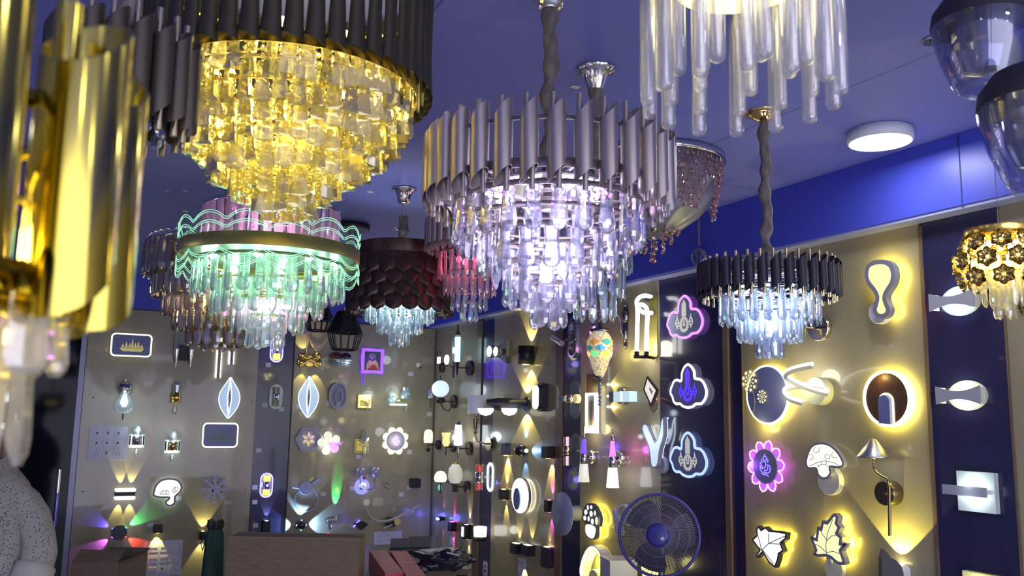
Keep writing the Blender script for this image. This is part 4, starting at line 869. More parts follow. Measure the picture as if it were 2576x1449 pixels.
squares(922, 1004, 1, 'lit square gold sconce with a crystal crown shade, right of the oval ring lamp'); squares(915, 1116, 0, 'unlit square gold sconce with a ribbed crystal shade, right of the hibiscus lamp')
m = Mt('B', 1008, 1000, .05); S = m.h(1008, 1000, 1, .05); t = lamp(m, 'bird_sconce', 'crystal bird and fringed shade sconce with cool light, second row of the second board')
b = MB(); b.ball((-20*S, -6*S, .03), 12*S, (1, .9, .5), 12, sm=False); b.tube([(-26*S, -2*S, .03), (-24*S, 12*S, .03), (-18*S, 22*S, .03), (-16*S, 14*S, .03)], [4*S, 3*S, 3*S, 1*S], 8); b.ob('bird', glass('lit_glass', (.85, .95, 1), .6, .12, .24, .02), t)
MB().lathe([(9*S, 26*S), (14*S, 0), (15*S, -2*S), (10*S, 22*S)], 14, M=M4.Translation((14*S, 0, .045)) @ M4.Rotation(-pi/2, 4, 'X'), sm=False).ob('fringed_shade', XC, t)
MB().box((-2*S, -18*S, .02), (44*S, 5*S, .03)).ob('glass_shelf', led('shelf_glow', (.8, 1, 1), .8), t); MB().ball((0, -8*S, .03), 7*S, (1.6, .7, .7), 8, sm=False).ob('bronze_leaves', BRS, t); MB().tube([(16*S, -20*S, .045), (16*S, -38*S, .045)], [3*S, 1*S], 6).ob('drop', XC, t)
light('POINT', t, (-6*S, 0, .09), .5, (.8, 1, .95), .04)
# third row
m = Mt('B', 777, 1105, .03); S = m.h(777, 1105, 1, .03); t = lamp(m, 'hexagon_lamp', 'pale hexagonal lamp with mirrored diamond cube pattern')
o = circ(35*S, 6); i2 = circ(24*S, 6); MB().ring(o, i2, .012, .024).ob('frame', mat('pale_grey', (.42, .42, .55), .45), t); MB().prism(offs(o, -.008), 0, .013).ob('backing', WHT, t); b = MB()
for k in range(6):
    a = pi/3*k; c = [(0, 0), (12*S*cos(a), 12*S*sin(a)), (12*S*cos(a)+12*S*cos(a+pi/3), 12*S*sin(a)+12*S*sin(a+pi/3)), (12*S*cos(a+pi/3), 12*S*sin(a+pi/3))]; mx = sum(x for x, y in c)/4, sum(y for x, y in c)/4
    b.prism([(mx[0]+(x-mx[0])*.86, mx[1]+(y-mx[1])*.86) for x, y in c], .013, .022+.004*(k % 2), None)
b.ob('diamond_mirror', mat('gilt_mirror', (.6, .55, .35), .12, 1), t)
m = Mt('B', 828, 1115, .04); S = m.h(828, 1115, 1, .04); petal = lambda a: [(x*cos(a)-y*sin(a), x*sin(a)+y*cos(a)) for x, y in ((4, -3), (14, -11), (26, -12), (33, -4), (32, 5), (25, 11), (14, 9), (4, 3))]
t = lamp(m, 'hibiscus_lamp', 'hibiscus flower lamp with cream petals, one lit violet'); gl = led('petal_cream', (1, .97, .82), .6)
for k in range(5):
    a = pi/2+.25+2*pi*k/5; pp = ccw([(x*S*.92, y*S*.92) for x, y in petal(a)]); q = spl(pp, 3); e = MB().prism(offs(q, .003), .031, .041).ob('petal_rim', GRY, t)
    MB().prism(q, .039, .0425).ob('petal_face', led('petal_violet', (.75, .3, 1), 1.0) if k == 3 else gl, e); b = MB(); [b.tube([(4*S*cos(a), 4*S*sin(a), .04), (r*S*cos(a+d), r*S*sin(a+d), .04)], .6*S, 4) for r, d in ((20, 0), (15, .25), (15, -.25))]; b.ob('vein', GRY, e)
b = MB(); b.tube([(0, 0, .042), (30*S, 0, .05)], 1.6*S); [b.ball(((24+3*i)*S, (3 if i % 2 else -3)*S, .05), 1.8*S, seg=6) for i in range(4)]; b.ob('stamen', mat('violet_stamen', (.6, .3, .8), .4, em=(.7, .3, 1), es=.6), t)
MB().puck(20*S, .026, .030).ob('halo_strip', LC, t); MB().puck(12*S, 0, .026).ob('mount', WHT, t); light('POINT', t, (6*S, -20*S, .09), .2, WRM, .03)
LOT = led('petal_lit', (1, .95, .85), .72)
def emblem(t, S, z, m_, k=1.0, cx=0, cyy=0):
    """seated elephant-headed figure as simple strokes"""
    L = [[(0, 12), (-4, 16), (-1, 20), (4, 19), (6, 14), (2, 11), (-5, 9)], [(-7, 14), (-9, 11), (-6, 8)], [(8, 15), (10, 12), (8, 8)], [(2, 11), (3, 4), (0, -3), (-5, -4), (-6, 0)],
         [(-12, 2), (-13, -6), (-8, -12), (0, -13), (9, -13), (15, -8), (15, 0), (11, 3)], [(7, 4), (9, -2), (5, -8), (-2, -9)], [(-9, 4), (-10, -2), (-7, -6)], [(-10, -15), (-2, -17), (6, -17), (10, -20)], [(-14, 5), (-11, 7), (-9, 4)]]
    b = MB()
    for l in L: q = spl(l, 4, False); b.tube([((x*k+cx)*S, (y*k+cyy)*S, z) for x, y in q], 1.25*k*S, 6)
    b.ball(((cx+1*k)*S, (cyy+22*k)*S, z), 2.2*k*S, seg=8); return b.ob('emblem', m_, t)
def lotus(m, S, z, r0, r1, n=8, ph=0):
    o = []
    for k in range(n):
        a = 2*pi*k/n+ph
        for d, q in ((-.5, .0), (-.36, .55), (-.18, .82), (0, 1), (.18, .82), (.36, .55)): o.append(((r0+(r1-r0)*q)*cos(a+d*2*pi/n), (r0+(r1-r0)*q)*sin(a+d*2*pi/n)))
    return ccw(o)
m = Mt('B', 996, 1109, .04); S = m.h(996, 1109, 1, .04); t = lamp(m, 'lotus_lamp', 'white petalled flower lamp with a magenta seated figure emblem, third row of the second board')
o = lotus(m, S, 0, 27*S, 37*S, 8, pi/8); MB().prism(o, .024, .030).ob('petals', LOT, t); MB().puck(24*S, .0301, .040, seg=40).ob('disc', mat('disc_grey', (.22, .22, .34), .4), t); emblem(t, S, .0405, LM, .62); MB().puck(14*S, 0, .0239).ob('mount', WHT, t)
light('POINT', t, (0, 0, .10), .45, WRM, .04)
# fourth row
m = Mt('B', 771, 1246, .03); S = m.h(771, 1246, 1, .03); t = lamp(m, 'hoop_lamp', 'unlit white disc and hoop lamp with short arms, lower left of the second board'); w_ = mat('pale_acrylic', (.45, .45, .68), .35)
MB().puck(17*S, 0, .03, (-2*S, 18*S, 0)).puck(3*S, .03, .04, (-2*S, 14*S, 0)).ob('disc', w_, t); MB().ring(circ(31*S, 48, (0, -12*S)), circ(28.5*S, 48, (0, -12*S)), .016, .024).ob('hoop', w_, t)
b = MB(); b.tube([(10*S, 26*S, .02), (30*S, 42*S, .03)], 3*S); b.tube([(-18*S, 18*S, .02), (-38*S, 22*S, .03)], 3*S); b.ob('arms', w_, t)
m = Mt('B', 921, 1211, .07); S = m.h(921, 1211, 1, .07); t = lamp(m, 'goblet_sconce', 'sconce with two crackled glass goblets over a blue rosette, lower middle of the second board'); cg = glass('goblet_glass', (.85, .85, 1), .45, .25, .25, .02)
for x, y in ((-16, 14), (24, 14)):
    MB().lathe([(2*S, 0), (9*S, 6*S), (12*S, 16*S), (11*S, 26*S), (10*S, 26*S), (10.5*S, 16*S), (7*S, 6*S), (1*S, 1*S)], 18, M=M4.Translation((x*S, y*S-6*S, .07)) @ M4.Rotation(-pi/2, 4, 'X')).ob('goblet', cg, t); MB().tube([(x*S, y*S-6*S, .07), (x*S*.9, y*S-30*S, .07), (x*S*.3, -22*S, .03)], 1.2*S).ob('arm', mat('violet_metal', (.2, .15, .4), .2, .9), t)
o = [(x*(1+.05*cos(i*pi)), y*(1+.05*cos(i*pi))) for i, (x, y) in enumerate(circ(20*S, 40, (-4*S, -14*S)))]; MB().prism(o, 0, .012).ob('rosette', led('rosette_blue', (.35, .35, 1), .7), t); MB().ring(circ(10*S, 20, (-4*S, -14*S)), circ(5*S, 20, (-4*S, -14*S)), .012, .03).ob('rosette_ring', CHR, t); MB().ball((0, 6*S, .03), 5*S, seg=8, sm=False).ob('flower', mat('rose_glass', (.5, .1, .25), .2), t)
light('POINT', t, (0, -10*S, .08), .3, (.3, .3, 1), .03)
m = Mt('B', 1047, 1216, .06); updown(m, 'box_spot', 'black angular box light near the right end of the second board', .08, .075, .06, BLK, pu=0, pd=0)
m = Mt('B', 968, 1220, .004); S = m.h(968, 1220, 1); t = lamp(m, 'wire_stub', 'loose black wire ends poking out of the second board', 'wire'); MB().tube([(-8*S, 8*S, .004), (4*S, 4*S, .02), (14*S, 0, .015)], .0018, 5).tube([(-6*S, 2*S, .004), (0, -6*S, .02), (12*S, -10*S, .012)], .0018, 5).ob('wire', BLK, t)
# curved bow
m = Mt('B', 992, 1305, .09); S = m.h(992, 1305, 1, .09); t = lamp(m, 'arc_lamp', 'long curved arc lamp on a black and gold round mount, bottom of the second board'); W2 = mat('arc_white', (.55, .5, .4), .4)
pts = [(-78*S+148*S*j/20, (34-46*sin(pi*(j/20)**.62)*.86)*S, .09) for j in range(21)]; MB().tube(pts, [2*S+1.6*S*sin(pi*j/20) for j in range(21)], 8).ob('arc', W2, t)
MB().puck(12*S, .0, .07, (-4*S, -10*S, 0)).ob('mount', BLK, t); MB().puck(9.5*S, .07, .10, (8*S, -8*S, 0)).ob('gold_disc', BRS, t); MB().tube([(-25*S, -24*S, .06), (-2*S, -16*S, .07)], 2.2*S).ob('lower_arm', W2, t)
# four beam black ball
m = Mt('B', 760, 1322, .07); S = m.h(760, 1322, 1, .07); t = lamp(m, 'ball_spot', 'shiny black ball lamp throwing four pale blue beams, bottom left of the second board'); MB().ball((0, 0, .04), 12.5*S, seg=28).ob('ball', mat('gloss_black', (.01, .01, .015), .12, coat=1), t); MB().puck(6*S, 0, .02).ob('mount', BLK, t)
for a in range(4):
    a = a*pi/2; c = (.25, .5, 1); MB().ball((11.5*S*cos(a), 11.5*S*sin(a), .045), 2.2*S, seg=8).ob('lens', led('lens_blue', c, 6), t); beam(t, (14.5*S*cos(a), 14.5*S*sin(a), .035), (cos(a), sin(a), -.22), c, 2.6, 72, .06)
# green beam spot and neighbours
m = Mt('B', 838, 1315, .08); S = m.h(838, 1315, 1, .08); t = lamp(m, 'twin_spot', 'chrome twin spot throwing a narrow green beam up and a red one down'); MB().puck(7*S, 0, .03, (-12*S, 2*S, 0)).ob('mount', CHR, t)
MB().tube([(-12*S, 5*S, .06), (8*S, 8*S, .07)], 3*S).ob('arm', WWH, t); MB().tube([(9*S, 4*S, .07), (9*S, 16*S, .06)], 4.5*S, 12).ob('spot_head', CHR, t); MB().tube([(-10*S, 2*S, .07), (-5*S, -16*S, .06)], 4.5*S, 12).ob('spot_head', CHR, t)
MB().tube([(-12*S, 2*S, .02), (-12*S, 4*S, .06)], .006).ob('stem', CHR, t)
beam(t, (9*S, 18*S, .045), (.05, 1, -.30), (.06, 1, .3), 6, 26, .5); beam(t, (-5*S, -19*S, .05), (0, -1, -.5), (1, .08, .12), .6, 70)
m = Mt('B', 910, 1322, .05); S = m.h(910, 1322, 1, .05); t = lamp(m, 'fan_spot', 'black quarter round lamp with a blue lit edge, beside the green beam spot')
MB().prism(ccw([(0, -12*S)]+[(22*S*cos(a), -12*S+22*S*sin(a)) for a in [R(38)+R(104)*j/8 for j in range(9)]]), .0, .05).ob('body', BLK, t); MB().box((-12*S, -5*S, .03), (3*S, 24*S, .02), M4.Rotation(-.75, 4, 'Z')).ob('lens', LB, t); beam(t, (-16*S, 0, .04), (-1, .5, -.4), (.12, .1, 1), 2.4, 80); beam(t, (14*S, 0, .04), (1, .3, -.4), WRM, .12, 60)
switchplate('B', 977, 1358, 74, 42, 'ssssssuuu', 'white socket plate above the red boxes at the foot of the second board')
for a in ((675, 918, 'at the top of the back navy strip'), (666, 1019, 'left of the unlit scalloped sconce'), (708, 1029, 'right below the unlit scalloped sconce'), (651, 1133, 'alone in the middle of the back navy strip'), (641, 1226, 'left of the violet edged sconce with yellow ends'), (641, 1263, 'under the violet edged sconce with yellow ends'), (643, 1322, 'left of the black capsule spot')): tagp('B', *a)
for a in ((467, 1016, 'right of the unlit gold cylinder sconce'), (566, 1136, 'under the calligraphy sign'), (279, 1256, 'left of the double beam lamp'), (450, 1254, 'right of the first board mushroom'), (379, 1320, 'left of the small black box light'), (749, 1023, 'left below the second leaf lamp'), (828, 1014, 'left of the oval ring lamp'), (1033, 941, 'upper right of the second board'), (1080, 1042, 'at the right edge of the second board'), (902, 1149, 'under the unlit square gold sconce'), (1030, 1137, 'right of the flower lamp with magenta figure'), (1030, 1226, 'left of the black angular box'), (1009, 1244, 'under the goblet sconce row, right'), (813, 1243, 'right of the white hoop lamp'), (886, 1228, 'left of the goblet sconce')): tagp('B', *a)
# ------------------------------------------------------------------ lamps along the right wall
VR = M4.Rotation(-pi/2, 4, 'X')
def up(x, y, z): return M4.Translation((x, y, z)) @ VR
GSH = glass('lit_shade_glass', (.95, 1, 1), .5, .14, .34, .02, .1, dcol=(.95, 1, 1)); DKB = mat('dark_brown_metal', (.05, .035, .035), .4, .5)
def sconce(bx_, by, br, sx, sy, label, n=.12, name='arm_sconce', drop=None, bm=DKB):
    """round wall base with a short arm to the point under pixel (sx, sy)"""
    m = Mt('R', bx_, by, .02); S = m.h(bx_, by, 1, .02); t = lamp(m, name, label); MB().puck(br*S, 0, .035, seg=32).ob('base', bm, t)
    x, y = m.p(sx, sy, n); MB().tube([(0, 0, .03), (x*.9, 0, n*.9), (x, 0, n)], .005).tube([(x, 0, n), (x, y, n)], .006).ob('arm', bm, t); return t, m, S, x, y
# long glass tube lamp
t, m, S, x, y = sconce(1182, 926, 19, 1150, 918, 'sconce with a tall lit white tube in smoked glass by the room corner')
MB().lathe([(.001, 0), (6*S, 3*S), (14*S, 12*S), (15*S, 60*S), (6*S, 72*S), (.001, 76*S)], 24, M=up(x, y+4*S, .12)).ob('glass_shade', glass('teal_glass', (.35, .5, .52), .7, .15, .15, 0, .08), t)
MB().lathe([(.001, 0), (7*S, 0), (7*S, 62*S), (.001, 62*S)], 16, M=up(x, y+8*S, .12)).ob('light_tube', led('tube_cool', (.85, .97, 1), 3.2), t)
b = MB(); b.lathe([(.001, 74*S), (7*S, 76*S), (2*S, 86*S), (1.5*S, 102*S), (.001, 102*S)], 12, M=up(x, y, .12)); b.ob('hanger', DKB, t); b = MB(); b.lathe([(.001, -28*S), (1.6*S, -26*S), (5*S, 2*S), (7*S, 7*S), (.001, 8*S)], 12, M=up(x, y, .12)); b.ob('finial', DKB, t); light('POINT', t, (x, y+35*S, .2), .8, COOL, .04)
# disc lamp
t, m, S, x, y = sconce(1112, 925, 12, 1126, 905, 'sconce with small lit round glass and dark disc, left of the tall tube', .10)
MB().puck(12*S, .10, .115, (x, y, 0)).ob('glass_disc', led('disc_warm', (1, .97, .85), .9), t); q = m.p(1101, 906, .09); MB().box((q[0], q[1], .08), (12*S, 16*S, .015)).ob('glass_square', led('disc_warm2', (1, .95, .9), 1.2), t)
q = m.p(1140, 928, .1); MB().prism(circ(6*S, 24, q, 22*S), .095, .1).ob('dark_disc', DKB, t); MB().tube([(q[0], q[1], .097), (x, y-6*S, .1), (0, 0, .03)], .004).ob('arm_link', DKB, t); q2 = m.p(1101, 900, .1); MB().tube([(q2[0]+14*S*cos(a), q2[1]+6*S+12*S*sin(a), .09) for a in [pi*j/8 for j in range(9)]], .003).ob('hook_arm', DKB, t)
# oval globe
t, m, S, x, y = sconce(1142, 1010, 17, 1107, 1010, 'sconce with a glowing cool oval globe above a curved black arm', .13)
MB().ball((x, y+32*S, .13), 21*S, (1.32, 1, 1), 28).ob('glass_globe', led('globe_cool', (.66, .82, 1), .8), t)
b = MB(); b.lathe([(.001, 0), (11*S, 2*S), (12*S, 12*S), (8*S, 16*S), (.001, 16*S)], 16, M=up(x, y-5*S, .13)); b.tube([(x, -2*S, .13), (x+4*S, -20*S, .1), (x+14*S, -24*S, .07), (0, -6*S, .03)], 1.6*S); b.ob('holder', DKB, t); MB().tube([(x, y+52*S, .13), (x, y+66*S, .13)], 1.5*S).ob('finial', DKB, t); light('POINT', t, (x, y+32*S, .24), .5, COOL, .05)
q = m.p(1084, 1006, .13); MB().tube([(x, 0, .13), (q[0], 0, .13)], .005).tube([(q[0], 8*S, .13), (q[0], -18*S, .13)], .003).ob('side_arm', DKB, t); MB().lathe([(6*S, 0), (9*S, 22*S), (8*S, 22*S), (5*S, 1*S), (.001, 0)], 16, M=up(q[0], 8*S, .13)).ob('crackle_glass', glass('goblet_glass', (.85, .85, 1), .45, .25, .25, .02), t)
# white cylinder with thorny arm
m = Mt('R', 1229, 1116, .03); S = m.h(1229, 1116, 1, .03); t = lamp(m, 'thorn_arm_sconce', 'white cylinder shade on a thorny brass arm with round brass base'); n = .15; x, y = m.p(1197, 1018, n)
MB().puck(18*S, .03, .035, seg=32).ob('base', mat('dull_gold', (.45, .42, .25), .3, .9), t); MB().puck(12*S, 0, .03).ob('mount', BLK, t)
MB().lathe([(.001, -23*S), (20*S, -23*S), (20*S, 24*S), (19*S, 24*S), (19*S, -22*S), (.001, -22*S)], 32, M=up(x, y, n)).ob('shade', mat('shade_white', (.62, .66, .85), .5, em=(.7, .76, 1), es=.12), t)
b = MB(); b.tube([(x, y-23*S, n), (x, y-40*S, n), (x-2*S, y-75*S, n), (x+4*S, y-92*S, n*.9), (x+14*S, 0, n*.6), (0, 0, .03)], 2.2*S, 8); b.lathe([(.001, 0), (3*S, 0), (8*S, 10*S), (.001, 11*S)], 12, M=up(x, y-33*S, n)); b.ob('arm', BRS, t)
b = MB()
for s_ in (-1, 1):
    b.tube([(x+s_*10*S, y-34*S, n), (x+s_*8*S, y-55*S, n), (x-1*S, y-76*S, n)], 1.2*S)
    for k in range(4): yy = y-(36+10*k)*S; b.tube([(x+s_*8*S, yy-4*S, n), (x+s_*15*S, yy, n)], [1.6*S, .3*S], 5)
b.ob('thorns', DKB, t)
# arch glass, cone bulb, yellow goblet
t, m, S, x, y = sconce(1103, 1119, 12, 1077, 1119, 'sconce with a small lit arch shaped glass by the room corner', .11)
MB().lathe([(.001, 0), (11*S, 0), (12*S, 14*S), (11*S, 27*S), (6*S, 33*S), (.001, 34*S)], 20, M=up(x, 5*S, .11)).ob('glass_shade', led('arch_warm', (1, .97, .86), .68), t); MB().ball((x, -12*S, .11), 6*S).ob('ball_finial', DKB, t); MB().tube([(x, -10*S, .11), (x, 5*S, .11)], .004).ob('stem', DKB, t)
t, m, S, x, y = sconce(1180, 1128, 17, 1152, 1128, 'sconce with a bright white cone inside a clear glass bell, narrow corner board', .12)
MB().lathe([(9*S, 0), (19*S, 8*S), (19*S, 22*S), (10*S, 44*S), (7*S, 52*S)], 24, M=up(x, 6*S, .12)).ob('glass_bell', glass('thin_glass', (.95, 1, 1), .86, .1, .02, .02, .04), t)
MB().lathe([(.001, 0), (11*S, 0), (8*S, 50*S), (.001, 50*S)], 20, M=up(x, 9*S, .12)).ob('light_cone', led('cone_cool', (.93, .98, 1), 3.5), t); b = MB(); b.lathe([(8*S, 52*S), (6*S, 58*S), (2*S, 64*S), (.001, 66*S)], 14, M=up(x, 6*S, .12)); b.ob('top_cap', CHR, t); b = MB(); b.lathe([(.001, -26*S), (1*S, -25*S), (4*S, 4*S), (9*S, 8*S), (.001, 9*S)], 12, M=up(x, 0, .12)); b.ob('cap', CHR, t); light('POINT', t, (x, 30*S, .22), .7, COOL, .04)
t, m, S, x, y = sconce(1140, 1124, 13, 1122, 1122, 'sconce with a yellow cut glass goblet between two other sconces', .11)
MB().lathe([(6*S, 0), (10*S, 8*S), (9*S, 20*S), (12*S, 34*S), (11*S, 34*S), (8*S, 20*S), (9*S, 8*S), (5*S, 1*S)], 12, M=up(x, 2*S, .11), sm=False).ob('goblet', mat('yellow_goblet', (.8, .7, .3), .15, em=(1, .85, .3), es=.5), t); b = MB(); b.tube([(x, 0, .11), (x+6*S, -8*S, .11), (x, -20*S, .11), (x-6*S, -8*S, .11)], .003, 5, closed=True); b.ob('wire_drop', DKB, t)
# lantern glass, dome
t, m, S, x, y = sconce(1175, 1224, 15, 1145, 1212, 'sconce with a ribbed glass lantern on a square black stem', .12)
b = MB(); n_ = 24; b.lathe([(.001, 0), (12*S, 2*S), (18*S, 12*S), (18.5*S, 24*S), (17*S, 38*S), (10*S, 47*S), (9*S, 49*S), (.001, 49*S)], n_, M=up(x, y-5*S, .12)); b.ob('glass_lantern', mat('ribbed_lit', (.8, .78, .65), .3, em=(1, .96, .8), es=.25), t); MB().puck(8*S, 0, .012, (0, 0, 0), M=up(x, y+44*S, .12)).ob('lantern_cap', GLD, t)
MB().lathe([(.001, 0), (9*S, 0), (12*S, 8*S), (.001, 10*S)], 16, M=up(x, y-3*S, .12)).ob('bulb', led('bulb_w', (1, .95, .75), 3), t); MB().box((x, -4*S, .12), (11*S, 18*S, 11*S)).ob('stem_block', DKB, t)
t, m, S, x, y = sconce(1143, 1212, 12, 1108, 1205, 'sconce with a lit half dome glass, left of the ribbed lantern sconce', .12)
MB().lathe([(.001, 0), (14*S, 0), (17*S, 8*S), (15*S, 18*S), (9*S, 26*S), (.001, 28*S)], 20, M=up(x, y-7*S, .12), sm=False).ob('glass_dome', led('dome_warm', (1, .97, .86), .72), t); MB().ball((x-3*S, y-22*S, .12), 5*S, (1, 1.7, 1), 10, M=None).ob('green_glass_drop', mat('green_drop', (.1, .6, .4), .2, em=(.15, .9, .55), es=.5), t); MB().tube([(x+2*S, y-10*S, .12), (x+2*S, y-36*S, .12)], 1.6*S).ob('rod', BLK, t)
# red crystal cylinder and ring plate over the navy strip
m = Mt('R', 1228, 1200, .03); S = m.h(1228, 1200, 1, .03); t = lamp(m, 'red_crystal_sconce', 'cylinder sconce with red crystals beside a white beaded oval plate, over the narrow navy strip')
N = 60; o = rrect(36*S, 72*S, 17*S, n=14); MB().prism(o, .004, .012).ob('back_plate', glass('plate_glass', (.9, 1, 1), .5, .2, .3, 0), t); MB().ring([(x*(1+.03*cos(i*2)), y*(1+.03*cos(i*2))) for i, (x, y) in enumerate(o)], offs(o, -6*S), .0121, .018).ob('bead_ring', led('bead_white', (1, .98, .9), 1.3), t)
x, y = m.p(1205, 1200, .10); rc = mat('red_crystal', (.6, .03, .02), .15, em=(1, .1, .05), es=.25)
MB().lathe([(.001, -14*S), (10*S, -14*S), (10*S, 12*S), (.001, 12*S)], 20, M=up(x, y, .10)).ob('sleeve', CHR, t); MB().tube([(0, 0, .01), (x, y, .1)], .006).ob('arm', CHR, t)
for s_, a in ((1, 12), (-1, 14)):
    c = MB().lathe([(10*S, 0), (10.5*S, 20*S)], 20, M=up(x, y+(a if s_ > 0 else -a-20)*S, .10)).ob('glass_sleeve', glass('thin_glass', (.95, 1, 1), .86, .1, .02, .02, .04), t); b = MB()
    for k in range(7): b.ball((x+5*S*cos(k*2.4), y+s_*(a+3+2.2*k)*S, .10+5*S*sin(k*2.4)), 4*S, seg=6, sm=False)
    b.ob('red_crystal', rc, c)
# small spots low on the corner board
m = Mt('R', 1105, 1305, .05); S = m.h(1105, 1305, 1, .05); t = lamp(m, 'colour_spot', 'small spot glowing blue with red beams up and down, low on the narrow corner board'); MB().ball((0, 0, .04), 7*S, seg=14).ob('body', BLK, t); MB().puck(4*S, 0, .03).ob('mount', BLK, t)
for x in (-4, 5): MB().ball((x*S, 0, .065), 3*S, seg=8).ob('lens', led('lens_icy', (.3, .5, 1), 6), t)
beam(t, (0, 9*S, .035), (0, 1, -.25), (1, .1, .15), .35, 26, .5); beam(t, (0, -9*S, .035), (0, -1, -.25), (1, .1, .15), .35, 26, .5); light('POINT', t, (0, 0, .12), .35, (.1, .15, 1), .03); light('POINT', t, (m.p(1087, 1298, .05)[0]*1.0, 0, .06), .3, (.1, .12, 1), .03)
def rbox(px, py, w, h, d, label, c, pu, pd, shape='box', n=None, ang=40, bm=BLK, name='box_spot'):
    n = d; m = Mt('R', px, py, n); S = m.h(px, py, 1, n); t = updown(m, name, label, w*S, h*S, d, bm, shape, c, c, pu, pd, ang); return t, m, S
PNK = (1, .08, .45)
rbox(1131, 1325, 26, 24, .05, 'small black box with pink beams, low on the narrow corner board', PNK, .5, .5, ang=30)
t, m, S = rbox(1166, 1338, 24, 36, .06, 'black up and down light with a lit white window beside the white cylinder', WRM, .5, .4, ang=34); MB().box((-5*S, 0, .062), (10*S, 24*S, .004)).ob('window', led('win_white', (1, .99, .92), 2.2), t)
m = Mt('R', 1222, 1345, .0); S = m.h(1222, 1345, 1); t = lamp(m, 'cylinder_lamp', 'short lit white cylinder on a black bracket in front of the narrow navy strip'); x, y = m.p(1208, 1337, .09)
MB().lathe([(.001, -12*S), (16*S, -12*S), (17*S, 10*S), (16*S, 12*S), (.001, 12*S)], 28, M=up(x, y, .09)).ob('shade', led('cyl_white', (1, .99, .94), 2.4), t); MB().lathe([(.001, 0), (17.5*S, 0), (17.5*S, 10*S), (.001, 10*S)], 28, M=up(x, y-22.2*S, .09)).ob('shade_base', BLK, t); MB().box((0, y-16*S, .04), (14*S, 12*S, .08)).ob('bracket', BLK, t); light('POINT', t, (x, y, .2), .25, WRM, .03)
switchplate('R', 1137, 1372, 30, 44, 'uuussssks', 'switch plate low on the narrow corner board lit pink by a spot')
switchplate('R', 1221, 1436, 26, 50, 'uuussssks', 'switch plate at the foot of the narrow navy strip')
# ---- board D
m = Mt('R', 1262, 885, .03); S = m.h(1262, 885, 1, .03); t = lamp(m, 'double_disc_lamp', 'grey plate with two round white lit lamps, beside the black half cylinder lamp')
MB().prism(ccw([(26*S, 30*S), (-16*S, 18*S), (-16*S, -14*S), (26*S, -30*S)]), 0, .03).ob('plate', mat('plate_dark', (.16, .16, .18), .5), t)
for px, n, r in ((1231, .11, 17), (1247, .10, 15)):
    x, y = m.p(px, 884, n); MB().puck(r*S, n-.03, n, (x, y, 0)).ob('ring', mat('lamp_grey', (.2, .2, .22), .5), t); MB().puck(r*.8*S, n, n+.003, (x, y, 0)).ob('lens', led('lens_soft', (1, .98, .9), 1.5), t); MB().tube([(0, 0, .02), (x, y, n-.02)], .02).ob('arm', mat('lamp_grey', (.2, .2, .22), .5), t)
t, m, S = rbox(1311, 893, 40, 46, .09, 'black half cylinder lamp with tall warm beams above and below', YEL, 1.2, 1.2, 'cyl', ang=76)
m = Mt('R', 1330, 1016, .0); S = m.h(1330, 1016, 1); t = lamp(m, 'long_arm_lamp', 'long black horizontal arm lamp with white half round diffusers, under the half cylinder lamp')
pa, pb = m.p(1298, 1016, .05), m.p(1222, 1016, .26); MB().tube([(0, 0, .0), (pa[0], pa[1], .06), ((pa[0]+pb[0])/2, pb[1], .16), (pb[0], pb[1], .26)], [.03, .035, .045, .03], 16).ob('arm', MBK, t); MB().puck(.05, 0, .02).ob('mount', MBK, t)
for f_, l in ((1.0, 'd'), (.45, 'e')): x, y, n = pb[0]*f_, pb[1]*f_-.03, .26*f_; MB().lathe([(.055, 0), (.052, -.02), (.035, -.04), (.001, -.05)], 20, M=up(x, y, n)).ob('diffuser', led('diff_warm', (1, .98, .85), 1.4), t)
beam(t, (0, .05, .06), (0, 1, -.35), YEL, 1.6, 95, .1); beam(t, (0, -.05, .06), (0, -1, -.35), YEL, 1.6, 95, .1)
m = Mt('R', 1374, 1000, .0); S = m.h(1374, 1000, 1); t = lamp(m, 'oval_side_lamp', 'tall black lamp with a narrow lit oval face seen from the side'); MB().prism(spl(rrect(30*S, 70*S, 10*S, n=2), 2), 0, .05).ob('body', MBK, t); x, y = m.p(1352, 1000, .09); MB().prism(spl(rrect(26*S, 60*S, 12*S, (x*.5, 0), 3), 2), .05, .088).ob('head', MBK, t); MB().prism(spl(rrect(24*S, 58*S, 11.5*S, (x*.6, 0), 3), 2), .0885, .10).ob('diffuser', led('oval_white', (1, 1, .93), 2.2), t)
m = Mt('R', 1265, 1130, .05); t, m, S = rbox(1266, 1130, 26, 30, .05, 'dark blue box lamp throwing a yellow beam down on the black lamps board', YEL, 0, 1.2, ang=64, bm=mat('box_blue', (.03, .035, .16), .5))
m = Mt('R', 1320, 1133, .0); S = m.h(1320, 1133, 1); t = lamp(m, 'ball_spot', 'black ball spot with a bright blue lens in the middle of the black lamps board'); x, y = m.p(1310, 1133, .05); MB().ball((x, y, .05), 17*S, seg=26).ob('ball', mat('gloss_black', (.01, .01, .015), .12, coat=1), t); MB().puck(9*S, 0, .03, (x*.4, 0, 0)).ob('mount', BLK, t); x2, y2 = m.p(1316, 1134, .10); MB().ball((x2, y2, .05+.6*17*S), 5*S, seg=10).ob('lens', led('lens_icy', (.3, .5, 1), 6), t)
for d in ((0, 1), (0, -1), (1, 0)): beam(t, (x+d[0]*19*S, y+d[1]*19*S, .05), (*d, -.45), (.15, .4, 1), .7, 52, .2)
rbox(1369, 1138, 30, 30, .07, 'black rounded box lamp with one wide yellow beam down, above the magenta one', YEL, 0, 1.1, ang=52)
rbox(1259, 1244, 24, 26, .06, 'small black box lamp beaming yellow up and down, lower left of the black lamps board', YEL, .7, .7, ang=40)
rbox(1373, 1273, 20, 30, .06, 'small black box lamp beaming magenta up and down', (.9, .12, .9), .6, .6, ang=40)
